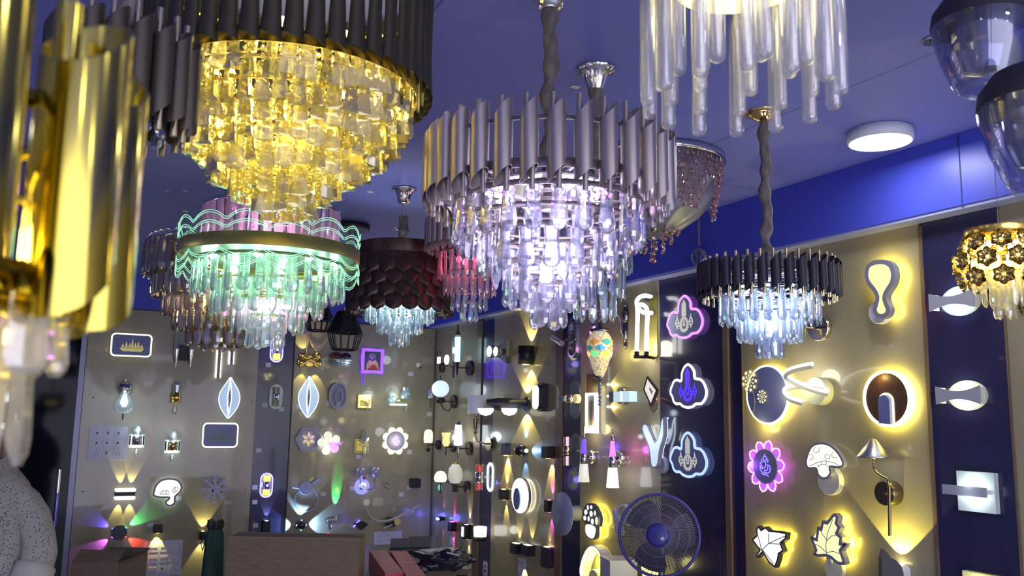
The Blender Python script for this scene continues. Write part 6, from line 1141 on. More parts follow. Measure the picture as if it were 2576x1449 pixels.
# spiral lamp
m = Mt('R', 2075, 985, .0); S = m.h(2075, 985, 1); k = 2.546; t = lamp(m, 'spiral_lamp', 'spiral ribbon lamp lit white inside, on a round cream base beside the dandelion disc'); MB().puck(35*S, 0, .055, seg=44).ob('base', mat('cream_base', (.6, .6, .42), .45), t)
P_ = lambda x, y, n_: V((*m.p(1820+x/k, 880+y/k, n_), n_)); ctr = spl([P_(672, 282, .06), P_(620, 272, .07), P_(520, 240, .11), P_(430, 200, .16), P_(398, 165, .19), P_(450, 130, .2), P_(570, 103, .2)], 6, False)
ct2 = spl([P_(640, 250, .06), P_(560, 236, .09), P_(450, 240, .13), P_(390, 270, .16), P_(420, 315, .17), P_(510, 345, .17)], 6, False)
def ribbon(pts, w, tck, mo, mi, nm):
    for off, mm, tt, nme in ((0, mo, tck, nm), (-tck*1.02, mi, .002, 'light_strip')):
        vs = []; fs = []
        for i, p in enumerate(pts):
            p = V(p); q = V(pts[min(i+1, len(pts)-1)])-V(pts[max(i-1, 0)]); q.normalize(); s_ = V((0, 1, 0)); nrm = q.cross(s_).normalized(); up_ = nrm.cross(q)
            e = up_*w; d = V((0, -1, 0))*0
            o_ = p+V((0, off, 0)); hh = V((0, tck if off == 0 else tt, 0))/2; ee = nrm*w/2*(1 if off == 0 else .8); vs += [o_-hh-ee, o_-hh+ee, o_+hh+ee, o_+hh-ee]
        for i in range(len(pts)-1):
            for j in range(4): fs.append((i*4+j, i*4+(j+1) % 4, i*4+4+(j+1) % 4, i*4+4+j))
        fs += [(0, 1, 2, 3), tuple(len(vs)-4+j for j in (3, 2, 1, 0))]; MB().add(vs, fs).ob(nme, mm, t)
RBW = mat('ribbon_white', (.55, .55, .52), .4); LRB = led('ribbon_lit', (1, 1, .9), 3.2)
for pts in (ctr, ct2):
    b = MB(); b.tube([V(p)+V((0, 0, 0)) for p in pts], 6.5*S, 4, sm=False).ob('ribbon', RBW, t); MB().tube([V(p)+V((0, 5.2*S, 0)) for p in pts], 5.2*S, 6).ob('light_strip', LRB, t)
light('POINT', t, (-.06, .06, .12), .9, (1, .95, .7), .04)
# wood disc
m = Mt('R', 2228, 1000, .05); n = .05; k = 2.546; t = lamp(m, 'wood_disc_lamp', 'round dark wood disc lamp with a lit arch niche and bright yellow rim'); c = m.p(1820+1038/k, 880+312/k, n); a = m.p(1820+1038/k, 880+130/k, n); r = abs(a[1]-c[1])
MB().puck(r*.90, n-.02, n-.004, (c[0], c[1], 0), 60).ob('disc', noisy('walnut2', (.06, .028, .014), (.13, .06, .03), (30, 3, 30), .4), t); MB().ring(circ(r, 60, c), circ(r*.915, 60, c), n-.022, n).ob('light_rim', LY, t); MB().puck(r*.5, 0, n-.021, (c[0], c[1], 0)).ob('mount', WHT, t); MB().ring(circ(r*.93, 60, c), circ(r*.8, 60, c), n-.035, n-.0225).ob('halo_strip', led('halo_y2', (1, .84, .10), 26), t)
arch = lambda s_, dz: ccw([(c[0]+s_*(x), c[1]+y) for x, y in [(-.235*r, -.88*r)]+[(-.235*r*cos(q), -.10*r+.22*r*sin(q)) for q in [pi*j/10 for j in range(11)]]+[(.235*r, -.88*r)]]); MB().prism(arch(1, 0), n-.0035, n+.012).ob('arch_block', BLU, t); ao = arch(1, 0); MB().ring(offs(ao, .009), offs(ao, .002), n-.0038, n-.001).ob('arch_light', led('arch_y', (1, .9, .4), 2.6), t)
light('POINT', t, (c[0]-.02, c[1]+.08, n+.02), .12, (1, .7, .2), .01)
# lotus with blue emblem
m = Mt('R', 1924, 1173, .045); n = .045; S = m.h(1924, 1173, 1, n); k = 2.546; t = lamp(m, 'lotus_lamp', 'violet petalled flower lamp with a blue seated figure emblem, wide tan board'); o = lotus(m, S, 0, 48*S, 67*S, 10, .1); MB().prism([(x*.98, y) for x, y in o], n-.012, n-.006).ob('petals', mat('petal_violet2', (.5, .15, .6), .3, em=(.72, .15, 1), es=.55), t); MB().ring(offs(o, .001), offs(o, -.004), n-.0059, n-.003).ob('petal_edge', led('edge_v', (.9, .4, 1), 1.6), t)
MB().puck(44*S, n-.0058, n, seg=48).ob('disc', mat('disc_grey', (.22, .22, .34), .4), t); emblem(t, S*1.0, n+.0008, led('emblem_blue2', (.16, .12, 1), 1.8), 1.25); MB().puck(.03, 0, n-.0125).ob('mount', WHT, t); light('POINT', t, (.03, 0, .02), 1.0, (.6, .12, 1), .02); light('POINT', t, (-.1, 0, .05), .8, (.35, .08, 1), .02)
# mushroom H
m = Mt('R', 2080, 1160, .06); n = .065; k = 2.546; T = lambda P, n_=n: [m.p(1820+x/k, 880+y/k, n_) for x, y in P]
o = ccw(spl(T([(615, 592), (680, 605), (735, 655), (768, 715), (765, 750), (730, 760), (685, 755), (690, 790), (665, 825), (630, 828), (600, 800), (590, 765), (545, 765), (525, 735), (530, 680), (560, 615)]), 3))
t = plaque(m, 'toadstool_lamp', 'white lit toadstool lamp with grey rim and round mount, wide tan board', o, n-.022, n, mat('rim_grey', (.26, .25, .33), .5), led('toad_face', (1, .99, .88), .72), .0085, LW, .006, lines=[T(l) for l in ([(555, 745), (600, 722), (650, 710), (710, 725), (745, 745)], [(590, 620), (575, 645), (590, 662), (612, 650), (615, 625)], [(545, 668), (570, 668), (575, 695), (550, 708)], [(648, 680), (662, 668), (682, 680), (678, 698), (655, 700), (648, 680)], [(700, 655), (690, 675), (705, 692), (728, 690)], [(600, 730), (612, 748)], [(628, 715), (632, 735)], [(660, 713), (655, 735)], [(605, 750), (625, 735), (655, 735), (680, 755)])], lr=.0011)
c = m.p(1820+662/k, 880+835/k, .03); MB().puck(.058, 0, .035, (c[0]+.012, c[1], 0), seg=44).ob('mount', WWH, t); q = m.p(1820+640/k, 880+800/k, .05); MB().tube([(q[0]+.015, q[1], .03), (q[0], q[1], n-.022)], .012).ob('neck', WHT, t)
# cone shade lamp on pole
m = Mt('R', 2252, 1240, .0); S = m.h(2252, 1240, 1); k = 2.546; t = lamp(m, 'swan_neck_lamp', 'bronze pole wall lamp with a small metal cone shade and round brass base'); MB().puck(31*S, 0, .06, seg=40).ob('base', mat('smoked_brass', (.28, .23, .12), .25, 1), t); n = .10; P_ = lambda x, y, n_=n: (*m.p(1820+x/k, 880+y/k, n_), n_)
MB().tube([P_(1065, 1192), P_(1062, 870)], .006, 10).tube(spl([P_(1057, 870), P_(1050, 830), P_(1010, 805), P_(970, 770), P_(960, 715)], 5, False), .0045, 8).tube([(0, 0, .055), P_(1063, 920)], .006).ob('pole', mat('smoked_brass', (.28, .23, .12), .25, 1), t)
q = P_(962, 690); MB().lathe([(.001, 48*S), (8*S, 46*S), (40*S, 4*S), (42*S, 0), (40*S, 1*S), (7*S, 42*S)], 36, M=up(q[0], q[1], n)).ob('shade', mat('brushed_steel', (.55, .55, .58), .3, 1), t); MB().lathe([(.001, 0), (37*S, 0)], 36, M=up(q[0], q[1]+3*S, n)).ob('diffuser', led('shade_w', (1, .96, .75), 2.5), t); MB().lathe([(.001, 0), (5*S, 0), (5*S, 10*S), (.001, 10*S)], 12, M=up(q[0], q[1]-8*S, n)).ob('lamp_holder', GLD, t)
# light under the shade spreading on the board (uplight from the small lamp below)
m = Mt('R', 2275, 1440, .0); S = m.h(2275, 1440, 1); t = lamp(m, 'up_spot', 'white wall spot throwing a broad yellow beam up, behind the black chair back'); MB().prism(rrect(50*S, 44*S, 16*S), .0, .06).ob('body', WHT, t); q = m.p(2290, 1418, .04); MB().lathe([(.001, 0), (14*S, 0), (14*S, 1.5*S), (.001, 1.5*S)], 20, M=up(0, 22*S, .035)).ob('lens', led('lens_y', (1, .9, .5), 9), t); beam(t, (0, 30*S, .045), (0, 1, -.16), (1, .86, .15), 3.2, 92, .06, .003)
# maple leaf
m = Mt('R', 1940, 1370, .04); n = .055; T = lambda P, n_=n: [m.p(1820+x/k, 880+y/k, n_) for x, y in P]
o = ccw(T([(222, 1125), (240, 1150), (268, 1132), (290, 1155), (320, 1158), (352, 1160), (405, 1172), (398, 1215), (368, 1240), (385, 1290), (355, 1310), (350, 1345), (330, 1398), (290, 1365), (250, 1300), (215, 1335), (205, 1315), (228, 1282), (180, 1215), (212, 1185), (208, 1150)])); t = plaque(m, 'maple_leaf_lamp', 'white lit maple leaf lamp with a dark rim, bottom left of the wide tan board', o, n-.024, n, mat('dark_rim', (.07, .06, .065), .4), led('maple_face', (1, 1, .97), .8), .0075, LY, lines=[T(l) for l in ([(245, 1285), (290, 1240), (390, 1195)], [(290, 1240), (290, 1175)], [(225, 1265), (250, 1282), (320, 1370)], [(245, 1285), (230, 1220), (215, 1180)], [(290, 1240), (365, 1245)])], lr=.0016, lm=mat('dark_rim', (.07, .06, .065), .4), post=((0, 0), .03))
m = Mt('R', 2085, 1360, .05); n = .06
T = lambda P, n_=n: [m.p(1820+x/k, 880+y/k, n_) for x, y in P]
o = ccw(spl(T([(712, 1046), (735, 1075), (728, 1110), (748, 1140), (732, 1175), (760, 1200), (755, 1235), (790, 1240), (775, 1270), (755, 1290), (780, 1370), (730, 1375), (690, 1340), (650, 1325), (610, 1328), (570, 1310), (585, 1280), (560, 1220), (562, 1188), (590, 1205), (600, 1130), (620, 1140), (632, 1092), (660, 1100), (690, 1060)]), 2))
t = plaque(m, 'oak_leaf_lamp', 'yellow lit veined leaf lamp with a wavy grey rim, wide tan board', o, n-.026, n, mat('rim_grey', (.26, .25, .33), .5), led('oak_face', (1, .95, .5), .72), .012, LY, .01, lines=[T(l) for l in ([(700, 1085), (665, 1180), (655, 1260), (665, 1335)], [(665, 1220), (695, 1190), (735, 1190)], [(660, 1215), (625, 1170)], [(658, 1300), (700, 1290), (745, 1305)], [(655, 1295), (620, 1260), (590, 1245)])], lr=.0015); c = m.p(1820+690/k, 880+1400/k, .03); MB().puck(.048, 0, .03, (c[0]+.01, c[1], 0), seg=40).ob('mount', WWH, t); MB().tube([(c[0], c[1]+.02, .02), (c[0], c[1]+.045, n-.02)], .012).ob('neck', WHT, t)
# ---- navy board I
def wavelamp(px, py, label, c, lw_):
    m = Mt('R', px, py, .0); S = m.h(px, py, 1); t = lamp(m, 'wave_lamp', label); MB().prism(circ(56*S, 40, (6*S, 0), 38*S), 0, .012).ob('oval_plate', mat('oval_'+lw_, (.5, .53, .5), .5), t); pts = []; W_ = 62*S
    up_ = [(-W_+2*W_*i/16, (23-13*sin(pi*i/16))*S) for i in range(17)]; pr = up_+[(x, -y) for x, y in up_[::-1]]; MB().prism(ccw(pr), .05, .055).ob('wave_band', mat('band_grey', (.42, .42, .5), .45), t); MB().box((-W_*.9, 0, .033), (.004, 40*S, .04)).ob('end_wall', WWH, t); MB().box((W_*.8, 0, .03), (12*S, 38*S, .040)).ob('end_wall', WWH, t)
    for s_ in (-1, 1): MB().box((0, s_*3*S, .034), (50*S, 4*S, .012)).ob('led_strip', led('strip_'+lw_, c, 9), t); light('POINT', t, (0, s_*18*S, .04), .10, c, .015)
    return t
wavelamp(2417, 758, 'grey wavy band over a cool lit oval, behind the gold flower pendant', (.8, .97, 1), 'cool'); wavelamp(2434, 995, 'grey wavy band over a warm lit oval, middle of the right navy board', (1, .97, .7), 'warm')
def slablamp(px, py, label, c, lw_, h=100):
    m = Mt('R', px, py, .0); S = m.h(px, py, 1); t = lamp(m, 'slab_lamp', label); MB().box((0, 0, .016), (104*S, h*S, .032)).ob('box', mat('slab_'+lw_, (.62, .66, .64) if lw_ == 'cool' else (.7, .68, .35), .5), t); MB().box((-16*S, 2*S, .062), (120*S, 24*S, .012)).ob('cross_bar', mat('band_grey', (.42, .42, .5), .45), t); MB().box((10*S, 2*S, .045), (60*S, 12*S, .026)).ob('bar_mount', WHT, t)
    for s_ in (-1, 1): MB().box((0, s_*6*S+2*S, .052), (80*S, 5*S, .006)).ob('led_strip', led('strip_'+lw_, c, 9), t); light('POINT', t, (0, s_*24*S, .07), .10, c, .015)
slablamp(2470, 1237, 'cool lit square lamp crossed by a grey bar, lower part of the right navy board', (.8, .97, 1), 'cool'); slablamp(2485, 1492, 'warm lit square lamp cut off by the bottom edge, right navy board', (1, .97, .6), 'warm')
for a in ((2368, 883, 'below the topmost wavy lamp', 26, 18, 1), (2392, 1040, 'below the warm wavy lamp', 26, 18, 1), (2415, 1352, 'below the cool square lamp', 28, 22, 1), (2203, 834, 'under the keyhole lamp', 22, 18, 1), (2552, 1010, 'at the far right on the last tan board', 16, 12), (2030, 1016, 'on the end of the spiral lamp row', 16, 15, 1), (2177, 1046, 'left of the wood disc lamp', 14, 14, 1), (2214, 1246, 'left of the swan neck pole lamp', 14, 18), (2046, 1208, 'left of the toadstool lamp mount', 14, 20, 1), (1762, 1027, 'under the middle cloud plaque', 15, 15), (1765, 1216, 'under the lowest cloud plaque', 15, 17), (1782, 1360, 'right of the fan on the navy board', 13, 15), (1681, 833, 'left below the topmost cloud plaque', 10, 14), (1683, 1193, 'left below the lowest cloud plaque', 9, 9), (1243, 934, 'beside the double disc lamp', 6, 14), (1460, 893, 'right of the ornate silver oval plate', 8, 12), (1433, 1412, 'at the foot of the navy board left of the yellow ring', 8, 12)):
    tagp('R', a[0], a[1], a[2], *(a[3:5] if len(a) > 3 else ()), pr=len(a) > 5)
tagp('R', 2062, 868, 'under the polished round base', 14, 10)
for i, (s, px, py, w) in enumerate((('R', 2292, 610, 'top of the wide tan board'), ('R', 2319, 1009, 'right of the wood disc lamp'), ('R', 1395, 1284, 'lower right of the black lamps board'), ('R', 1372, 803, 'top of the black lamps board'), ('B', 235, 1000, 'left of the bulb sconce'), ('B', 632, 1011, 'right of the first leaf lamp'), ('B', 208, 1236, 'left edge of the first board'), ('B', 617, 1229, 'right edge of the first board'), ('B', 1070, 847, 'top right of the second board'))):
    m = Mt(s, px, py, 0); o = MB().lathe([(.0001, .004), (.003, .0035), (.005, .0015), (.0052, .0002)], 12).ob('screw', mat('screw_head', (.1, .09, .09), .4, .8)); o.matrix_world = m.M; tag(o, 'dark screw head in the board, ' + w, 'screw', 'screws in the boards')
# ------------------------------------------------------------------ counter, cartons, boxes and bags
CB = noisy('cardboard', (.20, .145, .095), (.25, .18, .12), (1, 1, 4), .75, nscale=14); YM = M4.Rotation(-YAW, 4, 'Z')
def boxat(P, w, d, h, rz=0): return M4.Translation(P) @ M4.Rotation(rz, 4, 'Z')
def solid(name, label, cat, P, w, d, h, m, rz=0, bev=.004):
    t = thing(name, label, cat, M4.Translation(P) @ M4.Rotation(rz, 4, 'Z')); return t
# big flat carton
a, b_ = at(572, 1356, 4.5), at(905, 1352, 4.5); w = (b_-a).length; c = (a+b_)/2; rz = math.atan2(b_.y-a.y, b_.x-a.x); t = thing('carton', 'large plain brown carton standing on edge in front of the first navy strip', 'box', M4.Translation((c.x, c.y, 0)) @ M4.Rotation(rz, 4, 'Z')); z1 = (a.z+b_.z)/2
MB().box((0, .09, z1/2), (w, .18, z1)).ob('carton_body', CB, t); b = MB(); b.box((0, .01, z1+.002), (w*1.0, .02, .004)).box((0, .17, z1+.002), (w*1.0, .02, .004)).ob('flap', mat('cardboard_edge', (.28, .22, .16), .8), t)
# open carton at left
a, b_ = at(186, 1383, 4.9), at(298, 1380, 4.9); w = (b_-a).length*1.02; c = (a+b_)/2; t = thing('open_carton', 'open brown carton with raised flaps at the bottom left beside the person', 'box', M4.Translation((c.x, c.y, 0)) @ M4.Rotation(rz, 4, 'Z')); z1 = at(240, 1414, 4.9).z; w2 = w/2
b = MB()
for x, y, dx, dy in ((0, 0, w, .006), (0, .4, w, .006), (-w2, .2, .006, .4), (w2, .2, .006, .4)): b.box((x, y, z1/2), (dx, dy, z1))
b.box((0, .2, .003), (w, .4, .006)); b.ob('carton_body', CB, t)
b = MB(); b.add([(-w2, 0, z1), (w2, 0, z1), (w2+.01, .06, z1+.06), (-w2+.01, .06, z1+.06)], [(0, 1, 2, 3)]); b.add([(-w2, .4, z1), (w2, .4, z1), (w2+.0, .44, z1+.02), (-w2, .44, z1+.02)], [(0, 1, 2, 3)]); b.add([(w2, 0, z1), (w2, .4, z1), (w2+.06, .38, z1+.02), (w2+.06, .02, z1+.02)], [(0, 1, 2, 3)]); b.ob('flap', CB, t)
# desk
DZ = .78; pf = on(1000, 1449, 2, DZ); t = thing('desk', 'low brown desk top in front of the back wall under the red boxes', 'desk', M4.Translation(on(1060, 1415, 2, 0)*0+V((pf.x+.12, pf.y+.62, 0))) @ M4.Rotation(0, 4, 'Z'))
MB().box((0, 0, DZ-.015), (.72, 1.1, .03)).ob('top', mat('desk_wood', (.10, .065, .05), .4), t); b = MB(); [b.box((x, y, (DZ-.03)/2), (.05, .05, DZ-.03)) for x in (-.3, .3) for y in (-.45, .45)]
for x in (-.32, .32):
    for y in (-.5, .5): MB().box((x, y, (DZ-.03)/2), (.05, .05, DZ-.03)).ob('leg', BLK, t)
# red boxes
RED = mat('red_card', (.48, .03, .045), .45); LBL = mat('label_grey', (.6, .6, .68), .5)
for i, (p0, p1, lb) in enumerate((((950, 1385), (992, 1440), 'long red cardboard box with a white end label, left one on the desk'), ((1004, 1387), (1046, 1447), 'long red cardboard box with a round mark on its end, right one on the desk'))):
    zt = DZ+.10; a, b_ = on(*p0, 2, zt), on(*p1, 2, zt); L = (b_-a).length+.02; ang = math.atan2(b_.y-a.y, b_.x-a.x); w = .10; t = thing('red_box', lb, 'box', M4.Translation(((a.x+b_.x)/2, (a.y+b_.y)/2, DZ)) @ M4.Rotation(ang+pi/2, 4, 'Z'))
    MB().box((0, 0, .05), (w-.006, L, .10)).ob('box_body', RED, t); b = MB()
    if i == 0: b.box((.012, -L/2-.0006, .045), (.075, .001, .06)).ob('end_label', LBL, t)
    else: b.box((.0, -L/2-.0006, .08), (.07, .001, .012)).lathe([(.0001, 0), (.013, 0)], 16, M=M4.Translation((-.02, -L/2-.001, .045)) @ M4.Rotation(pi/2, 4, 'X')).box((.02, -L/2-.0006, .045), (.02, .001, .008)).ob('end_label', LBL, t)
    MB().box((0, 0, .1006), (.05, .012, .001)).ob('top_print', LBL, t)
# dark trays and papers
P = on(1046, 1392, 2, DZ); t = thing('display_tray', 'dark open tray with two sloping panels at the back of the desk', 'tray', M4.Translation(P+V((0, .1, .012))) @ M4.Rotation(-.15, 4, 'Z')); b = MB(); b.box((-.07, 0, .035), (.12, .012, .07), M4.Rotation(-.2, 4, 'X')); b.box((.065, 0, .04), (.14, .012, .08), M4.Rotation(-.25, 4, 'X')); b.box((0, -.06, .006), (.28, .14, .012)); b.ob('tray_panel', mat('tray_dark', (.025, .022, .04), .4), t)
t = thing('paper_stack', 'thin stack of white papers on the desk beside the black bag', 'papers', M4.Translation(on(1104, 1400, 2, DZ)) @ M4.Rotation(.1, 4, 'Z')); MB().box((0, 0, .012), (.26, .2, .024)).ob('folder', mat('folder_dark', (.03, .025, .07), .5), t); MB().box((-.01, 0, .028), (.24, .18, .004)).box((.02, .01, .034), (.22, .17, .004)).ob('sheet', WHT, t)
# crumpled black bag
P = on(1118, 1440, 2, DZ); me = bpy.data.meshes.new('plastic_bag'); import bmesh
bm = bmesh.new(); bmesh.ops.create_icosphere(bm, subdivisions=4, radius=1)
from mathutils import noise
for v in bm.verts: d = v.co.copy(); k = 1+.38*noise.noise(d*2.3)+.16*noise.noise(d*6)+.1*abs(noise.noise(d*11)); v.co = V((d.x*.15*k, d.y*.11*k, .55*max(0, .085+d.z*.10*k+(.05*max(0, noise.noise(d*3+V((3, 1, 2))))))))
bm.to_mesh(me); bm.free(); me.polygons.foreach_set('use_smooth', [True]*len(me.polygons)); t = thing('plastic_bag', 'crumpled black plastic bag on the right end of the desk', 'bag', M4.Translation(P+V((.04, .06, .004)))); obm('bag_body', me, mat('black_bag', (.012, .012, .03), .3), t); MB().tube([(-.13, 0, .04), (-.18, -.05, .03), (-.19, -.08, .009), (-.15, -.09, .009)], .008, 6).ob('bag_handle', mat('black_bag', (.012, .012, .03), .3), t)
MB().tube([(-.03, -.06, .105), (.01, -.08, .095), (.04, -.09, .085)], .004, 6).ob('bag_tie', LBL, t)
# green bag on a stool-high carton
P = at(541, 1449, 4.7); zb_ = .62; t = thing('carton', 'low carton hidden behind the big one, carrying the green bag', 'box', (P.x, P.y+.1, 0)); MB().box((0, 0, zb_/2), (.3, .26, zb_)).ob('carton_body', CB, t)
zt = at(541, 1318, 4.7).z; H = zt-zb_; w = 52*4.7/2200/2; GB = noisy('green_fabric', (.008, .035, .03), (.015, .06, .048), (1, 1, .4), .7, nscale=25, bump=.5)
t = thing('drawstring_bag', 'tall dark green fabric bag with a gathered black top in front of the first board', 'bag', (P.x, P.y+.1, zb_)); vs = []; fs = []; sg = 28; lv = [(0, 1.02), (.1, 1.08), (.4, 1.0), (.7, .92), (.84, .8), (.9, .62), (.94, .78), (1.0, .74)]
for z, r in lv:
    for i in range(sg): a = 2*pi*i/sg; q = w*r*(1+(.05+.10*(z > .8))*sin(5*a+z*3)+.03*sin(11*a)); vs.append((q*cos(a), q*.75*sin(a), z*H+(.012*sin(4*a) if z > .99 else 0)))
for k in range(len(lv)-1):
    for i in range(sg): fs.append((k*sg+i, k*sg+(i+1) % sg, (k+1)*sg+(i+1) % sg, (k+1)*sg+i))
fs.append(tuple(range(sg))[::-1]); nb = len(lv)-3
MB().add([v for v in vs], [f for k_, f in enumerate(fs) if not (5*sg <= k_ < 7*sg)], True).ob('bag_body', GB, t); MB().add(vs[5*sg:], [tuple(i-5*sg for i in f) for f in fs[5*sg:7*sg]], True).ob('gathered_top', mat('black_trim', (.01, .01, .015), .5), t)
MB().tube([(-w*1.0, -.03, H*.86), (-w*1.35, -.04, H*.75), (-w*1.2, -.045, H*.66), (-w*.95, -.04, H*.78)], .004, 6).ob('drawstring', BLK, t)
# white storage box beside the fan
P = at(1556, 1418, 4.62); t = thing('white_box', 'white cardboard box with folded lid left of the fan', 'box', M4.Translation((P.x, P.y, .0)) @ M4.Rotation(-.25, 4, 'Z')); zt = at(1558, 1408, 4.62).z; MB().box((0, 0, (zt)/2), (.15, .16, zt)).ob('box_body', mat('box_white', (.50, .52, .68), .5), t); MB().box((0, 0, zt+.004), (.156, .166, .008)).box((-.03, 0, zt+.0085), (.001, .166, .001)).ob('lid', mat('box_white', (.50, .52, .68), .5), t)
# black chair back at the lower right
P = at(2250, 1449, 2.9); t = thing('chair', 'black chair back rising at the bottom edge below the swan neck lamp', 'chair', M4.Translation((P.x, P.y, 0)) @ M4.Rotation(-YAW, 4, 'Z')); s = 2.9/2200; zt = at(2218, 1402, 2.9).z
o = ccw(spl([(-34*s, zt), (-10*s, zt-1*s), (6*s, zt-10*s), (18*s, zt-30*s), (20*s, zt-80*s), (20*s, zt-.35), (-34*s, zt-.35)], 3)); MB().prism(o, -.012, .012, M4.Rotation(pi/2, 4, 'X')).ob('backrest', mat('black_leather', (.012, .01, .011), .45), t)
MB().box((0, -.2, .46), (.44, .44, .07)).ob('seat', mat('black_leather', (.012, .01, .011), .45), t); MB().box((0, 0, (zt-.3+.46)/2), (.05, .02, zt-.3-.46+.1)).ob('back_support', BLK, t)
MB().tube([(0, -.2, .43), (0, -.2, .1)], .03).ob('gas_column', BLK, t)
for i in range(5): a = 2*pi*i/5; MB().tube([(0, -.2, .1), (.26*cos(a), -.2+.26*sin(a), .05)], .018).ball((.26*cos(a), -.2+.26*sin(a), .028), .028, seg=12).ob('leg', BLK, t)
# ------------------------------------------------------------------ pedestal fan
FZ = 4.05; P = at(1658, 1346, FZ); r = 100*FZ/2200; d = (C0-P).normalized(); d = (d+V((-.10, 0, -.0))).normalized()
zax = d; xax = V((0, 0, 1)).cross(zax).normalized(); yax = zax.cross(xax)
F = M4(((xax.x, yax.x, zax.x, P.x), (xax.y, yax.y, zax.y, P.y), (xax.z, yax.z, zax.z, P.z), (0, 0, 0, 1)))
t = thing('pedestal_fan', 'large round pedestal fan with dark wire grille and blue hub', 'fan', F); FM = M4.Identity(3)
WIR = mat('grille_wire', (.22, .21, .32), .35, .5)
b = MB()
for i in range(110):
    a = 2*pi*i/110; tw = .28; b.tube([(r*q*cos(a+tw*(1-q)), r*q*sin(a+tw*(1-q)), .055*(1-q**2.2)+.012) for q in (.28, .5, .72, .9, .985)], .0011, 4, cap=False)
for q in (.52, .76): b.tube([(r*q*cos(a), r*q*sin(a), .055*(1-q**2.2)+.0115) for a in [2*pi*i/64 for i in range(64)]], .0013, 5, closed=True)
b.ob('front_grille', WIR, t); b = MB()
for i in range(60): a = 2*pi*i/60; b.tube([(r*q*cos(a), r*q*sin(a), -.075*(1-q**2.2)-.012) for q in (.28, .6, .9, .985)], .0011, 4, cap=False)
b.ob('rear_grille', mat('black_wire', (.02, .02, .025), .4, .5), t)
MB().tube([(r*cos(a), r*sin(a), 0) for a in [2*pi*i/80 for i in range(80)]], .0075, 8, closed=True).ob('rim', mat('fan_blue', (.07, .06, .33), .35), t)
h = MB().lathe([(r*.30, .055), (r*.29, .066), (r*.2, .070), (.001, .071)], 40).ob('hub_badge', mat('fan_blue2', (.03, .03, .25), .35), t); MB().box((.015, -.02, .0715), (.014, .014, .0012), M4.Rotation(.3, 4, 'Z')).ob('sticker', LBL, h); MB().box((-.012, -.004, .0713), (.02, .005, .0008), M4.Rotation(.8, 4, 'Z')).ob('emblem_mark', mat('mark_dark', (.03, .03, .1), .4), h)
for k in range(3):
    vs = []; fs = []
    for i in range(9):
        q = .22+.68*i/8; wd_ = .55*sin(pi*min(1, .25+.75*i/8)*.8)+.25
        for j in range(5): a = 2*pi*k/3+(j/4-.5)*wd_*1.6+.25*q; vs.append((r*q*cos(a), r*q*sin(a), -.012+.03*(j/4-.5)))
    for i in range(8):
        for j in range(4): fs.append((i*5+j, i*5+j+1, i*5+6+j, i*5+5+j))
    MB().add(vs, fs, True).ob('blade', mat('blade_dark', (.04, .04, .07), .3), t)
MB().lathe([(.001, -.02), (r*.24, -.02), (r*.24, .015), (r*.18, .025), (.001, .027)], 24).ob('blade_hub', BLK, t); MB().lathe([(.05, -.07), (.058, -.09), (.055, -.16), (.03, -.19), (.001, -.195)], 24).ob('motor', mat('fan_body', (.1, .1, .14), .4), t)
Fi = F.inverted(); base = V((P.x-d.x*.14, P.y-d.y*.14, 0)); top = V((base.x, base.y, P.z-.05))
MB().tube([Fi @ top, Fi @ V((base.x, base.y, .05))], .016, 12).ob('pole', mat('fan_pole', (.3, .3, .38), .3, .6), t); MB().tube([Fi @ top, V((0, 0, -.12))], .022, 10).ob('tilt_joint', BLK, t)
MB().lathe([(.001, 0), (.20, 0), (.20, .012), (.06, .04), (.02, .05)], 36, M=Fi @ M4.Translation((base.x, base.y, 0))).ob('base', mat('fan_body', (.1, .1, .14), .4), t)
# ------------------------------------------------------------------ person at the left
def skin_obj(name, joints, edges, m, parent, sub=2, root=0):
    me = bpy.data.meshes.new(name); me.from_pydata([j[:3] for j in joints], edges, []); me.materials.append(m); o = bpy.data.objects.new(name, me); COL.objects.link(o); o.parent = parent
    mo = o.modifiers.new('skin', 'SKIN'); mo.use_smooth_shade = True; sv = me.skin_vertices[0].data
    for i, j in enumerate(joints): sv[i].radius = (j[3], j[4] if len(j) > 4 else j[3]); sv[i].use_root = i == root
    s_ = o.modifiers.new('sub', 'SUBSURF'); s_.levels = sub; s_.render_levels = sub; return o
# local axes: x to the picture right, y away from the camera, z up; root on the floor
P = at(-22, 1200, 2.98); PM = M4.Translation((P.x, P.y, 0)) @ M4.Rotation(-YAW-.08, 4, 'Z') @ M4.Diagonal((.84, .92, 1, 1)); pr = thing('person', 'person in a cream speckled shirt with rolled sleeves holding a phone at left', 'person', PM)
SK = mat('skin', (.17, .085, .06), .5); SH = noisy('speckled_shirt', (.30, .28, .25), (.36, .34, .31), rough=.8); nt = SH.node_tree; n_ = nt.nodes
vo = n_.new('ShaderNodeTexVoronoi'); vo.inputs['Scale'].default_value = 105; lt = n_.new('ShaderNodeMath'); lt.operation = 'LESS_THAN'; lt.inputs[1].default_value = .24; mx = n_.new('ShaderNodeMixRGB'); mx.inputs[2].default_value = (.05, .045, .06, 1)
tc = n_.new('ShaderNodeTexCoord'); nt.links.new(tc.outputs['Object'], vo.inputs[0]); nt.links.new(vo.outputs['Distance'], lt.inputs[0]); old = n_['Principled BSDF'].inputs['Base Color'].links[0].from_socket; nt.links.new(lt.outputs[0], mx.inputs[0]); nt.links.new(old, mx.inputs[1]); nt.links.new(mx.outputs[0], n_['Principled BSDF'].inputs['Base Color'])
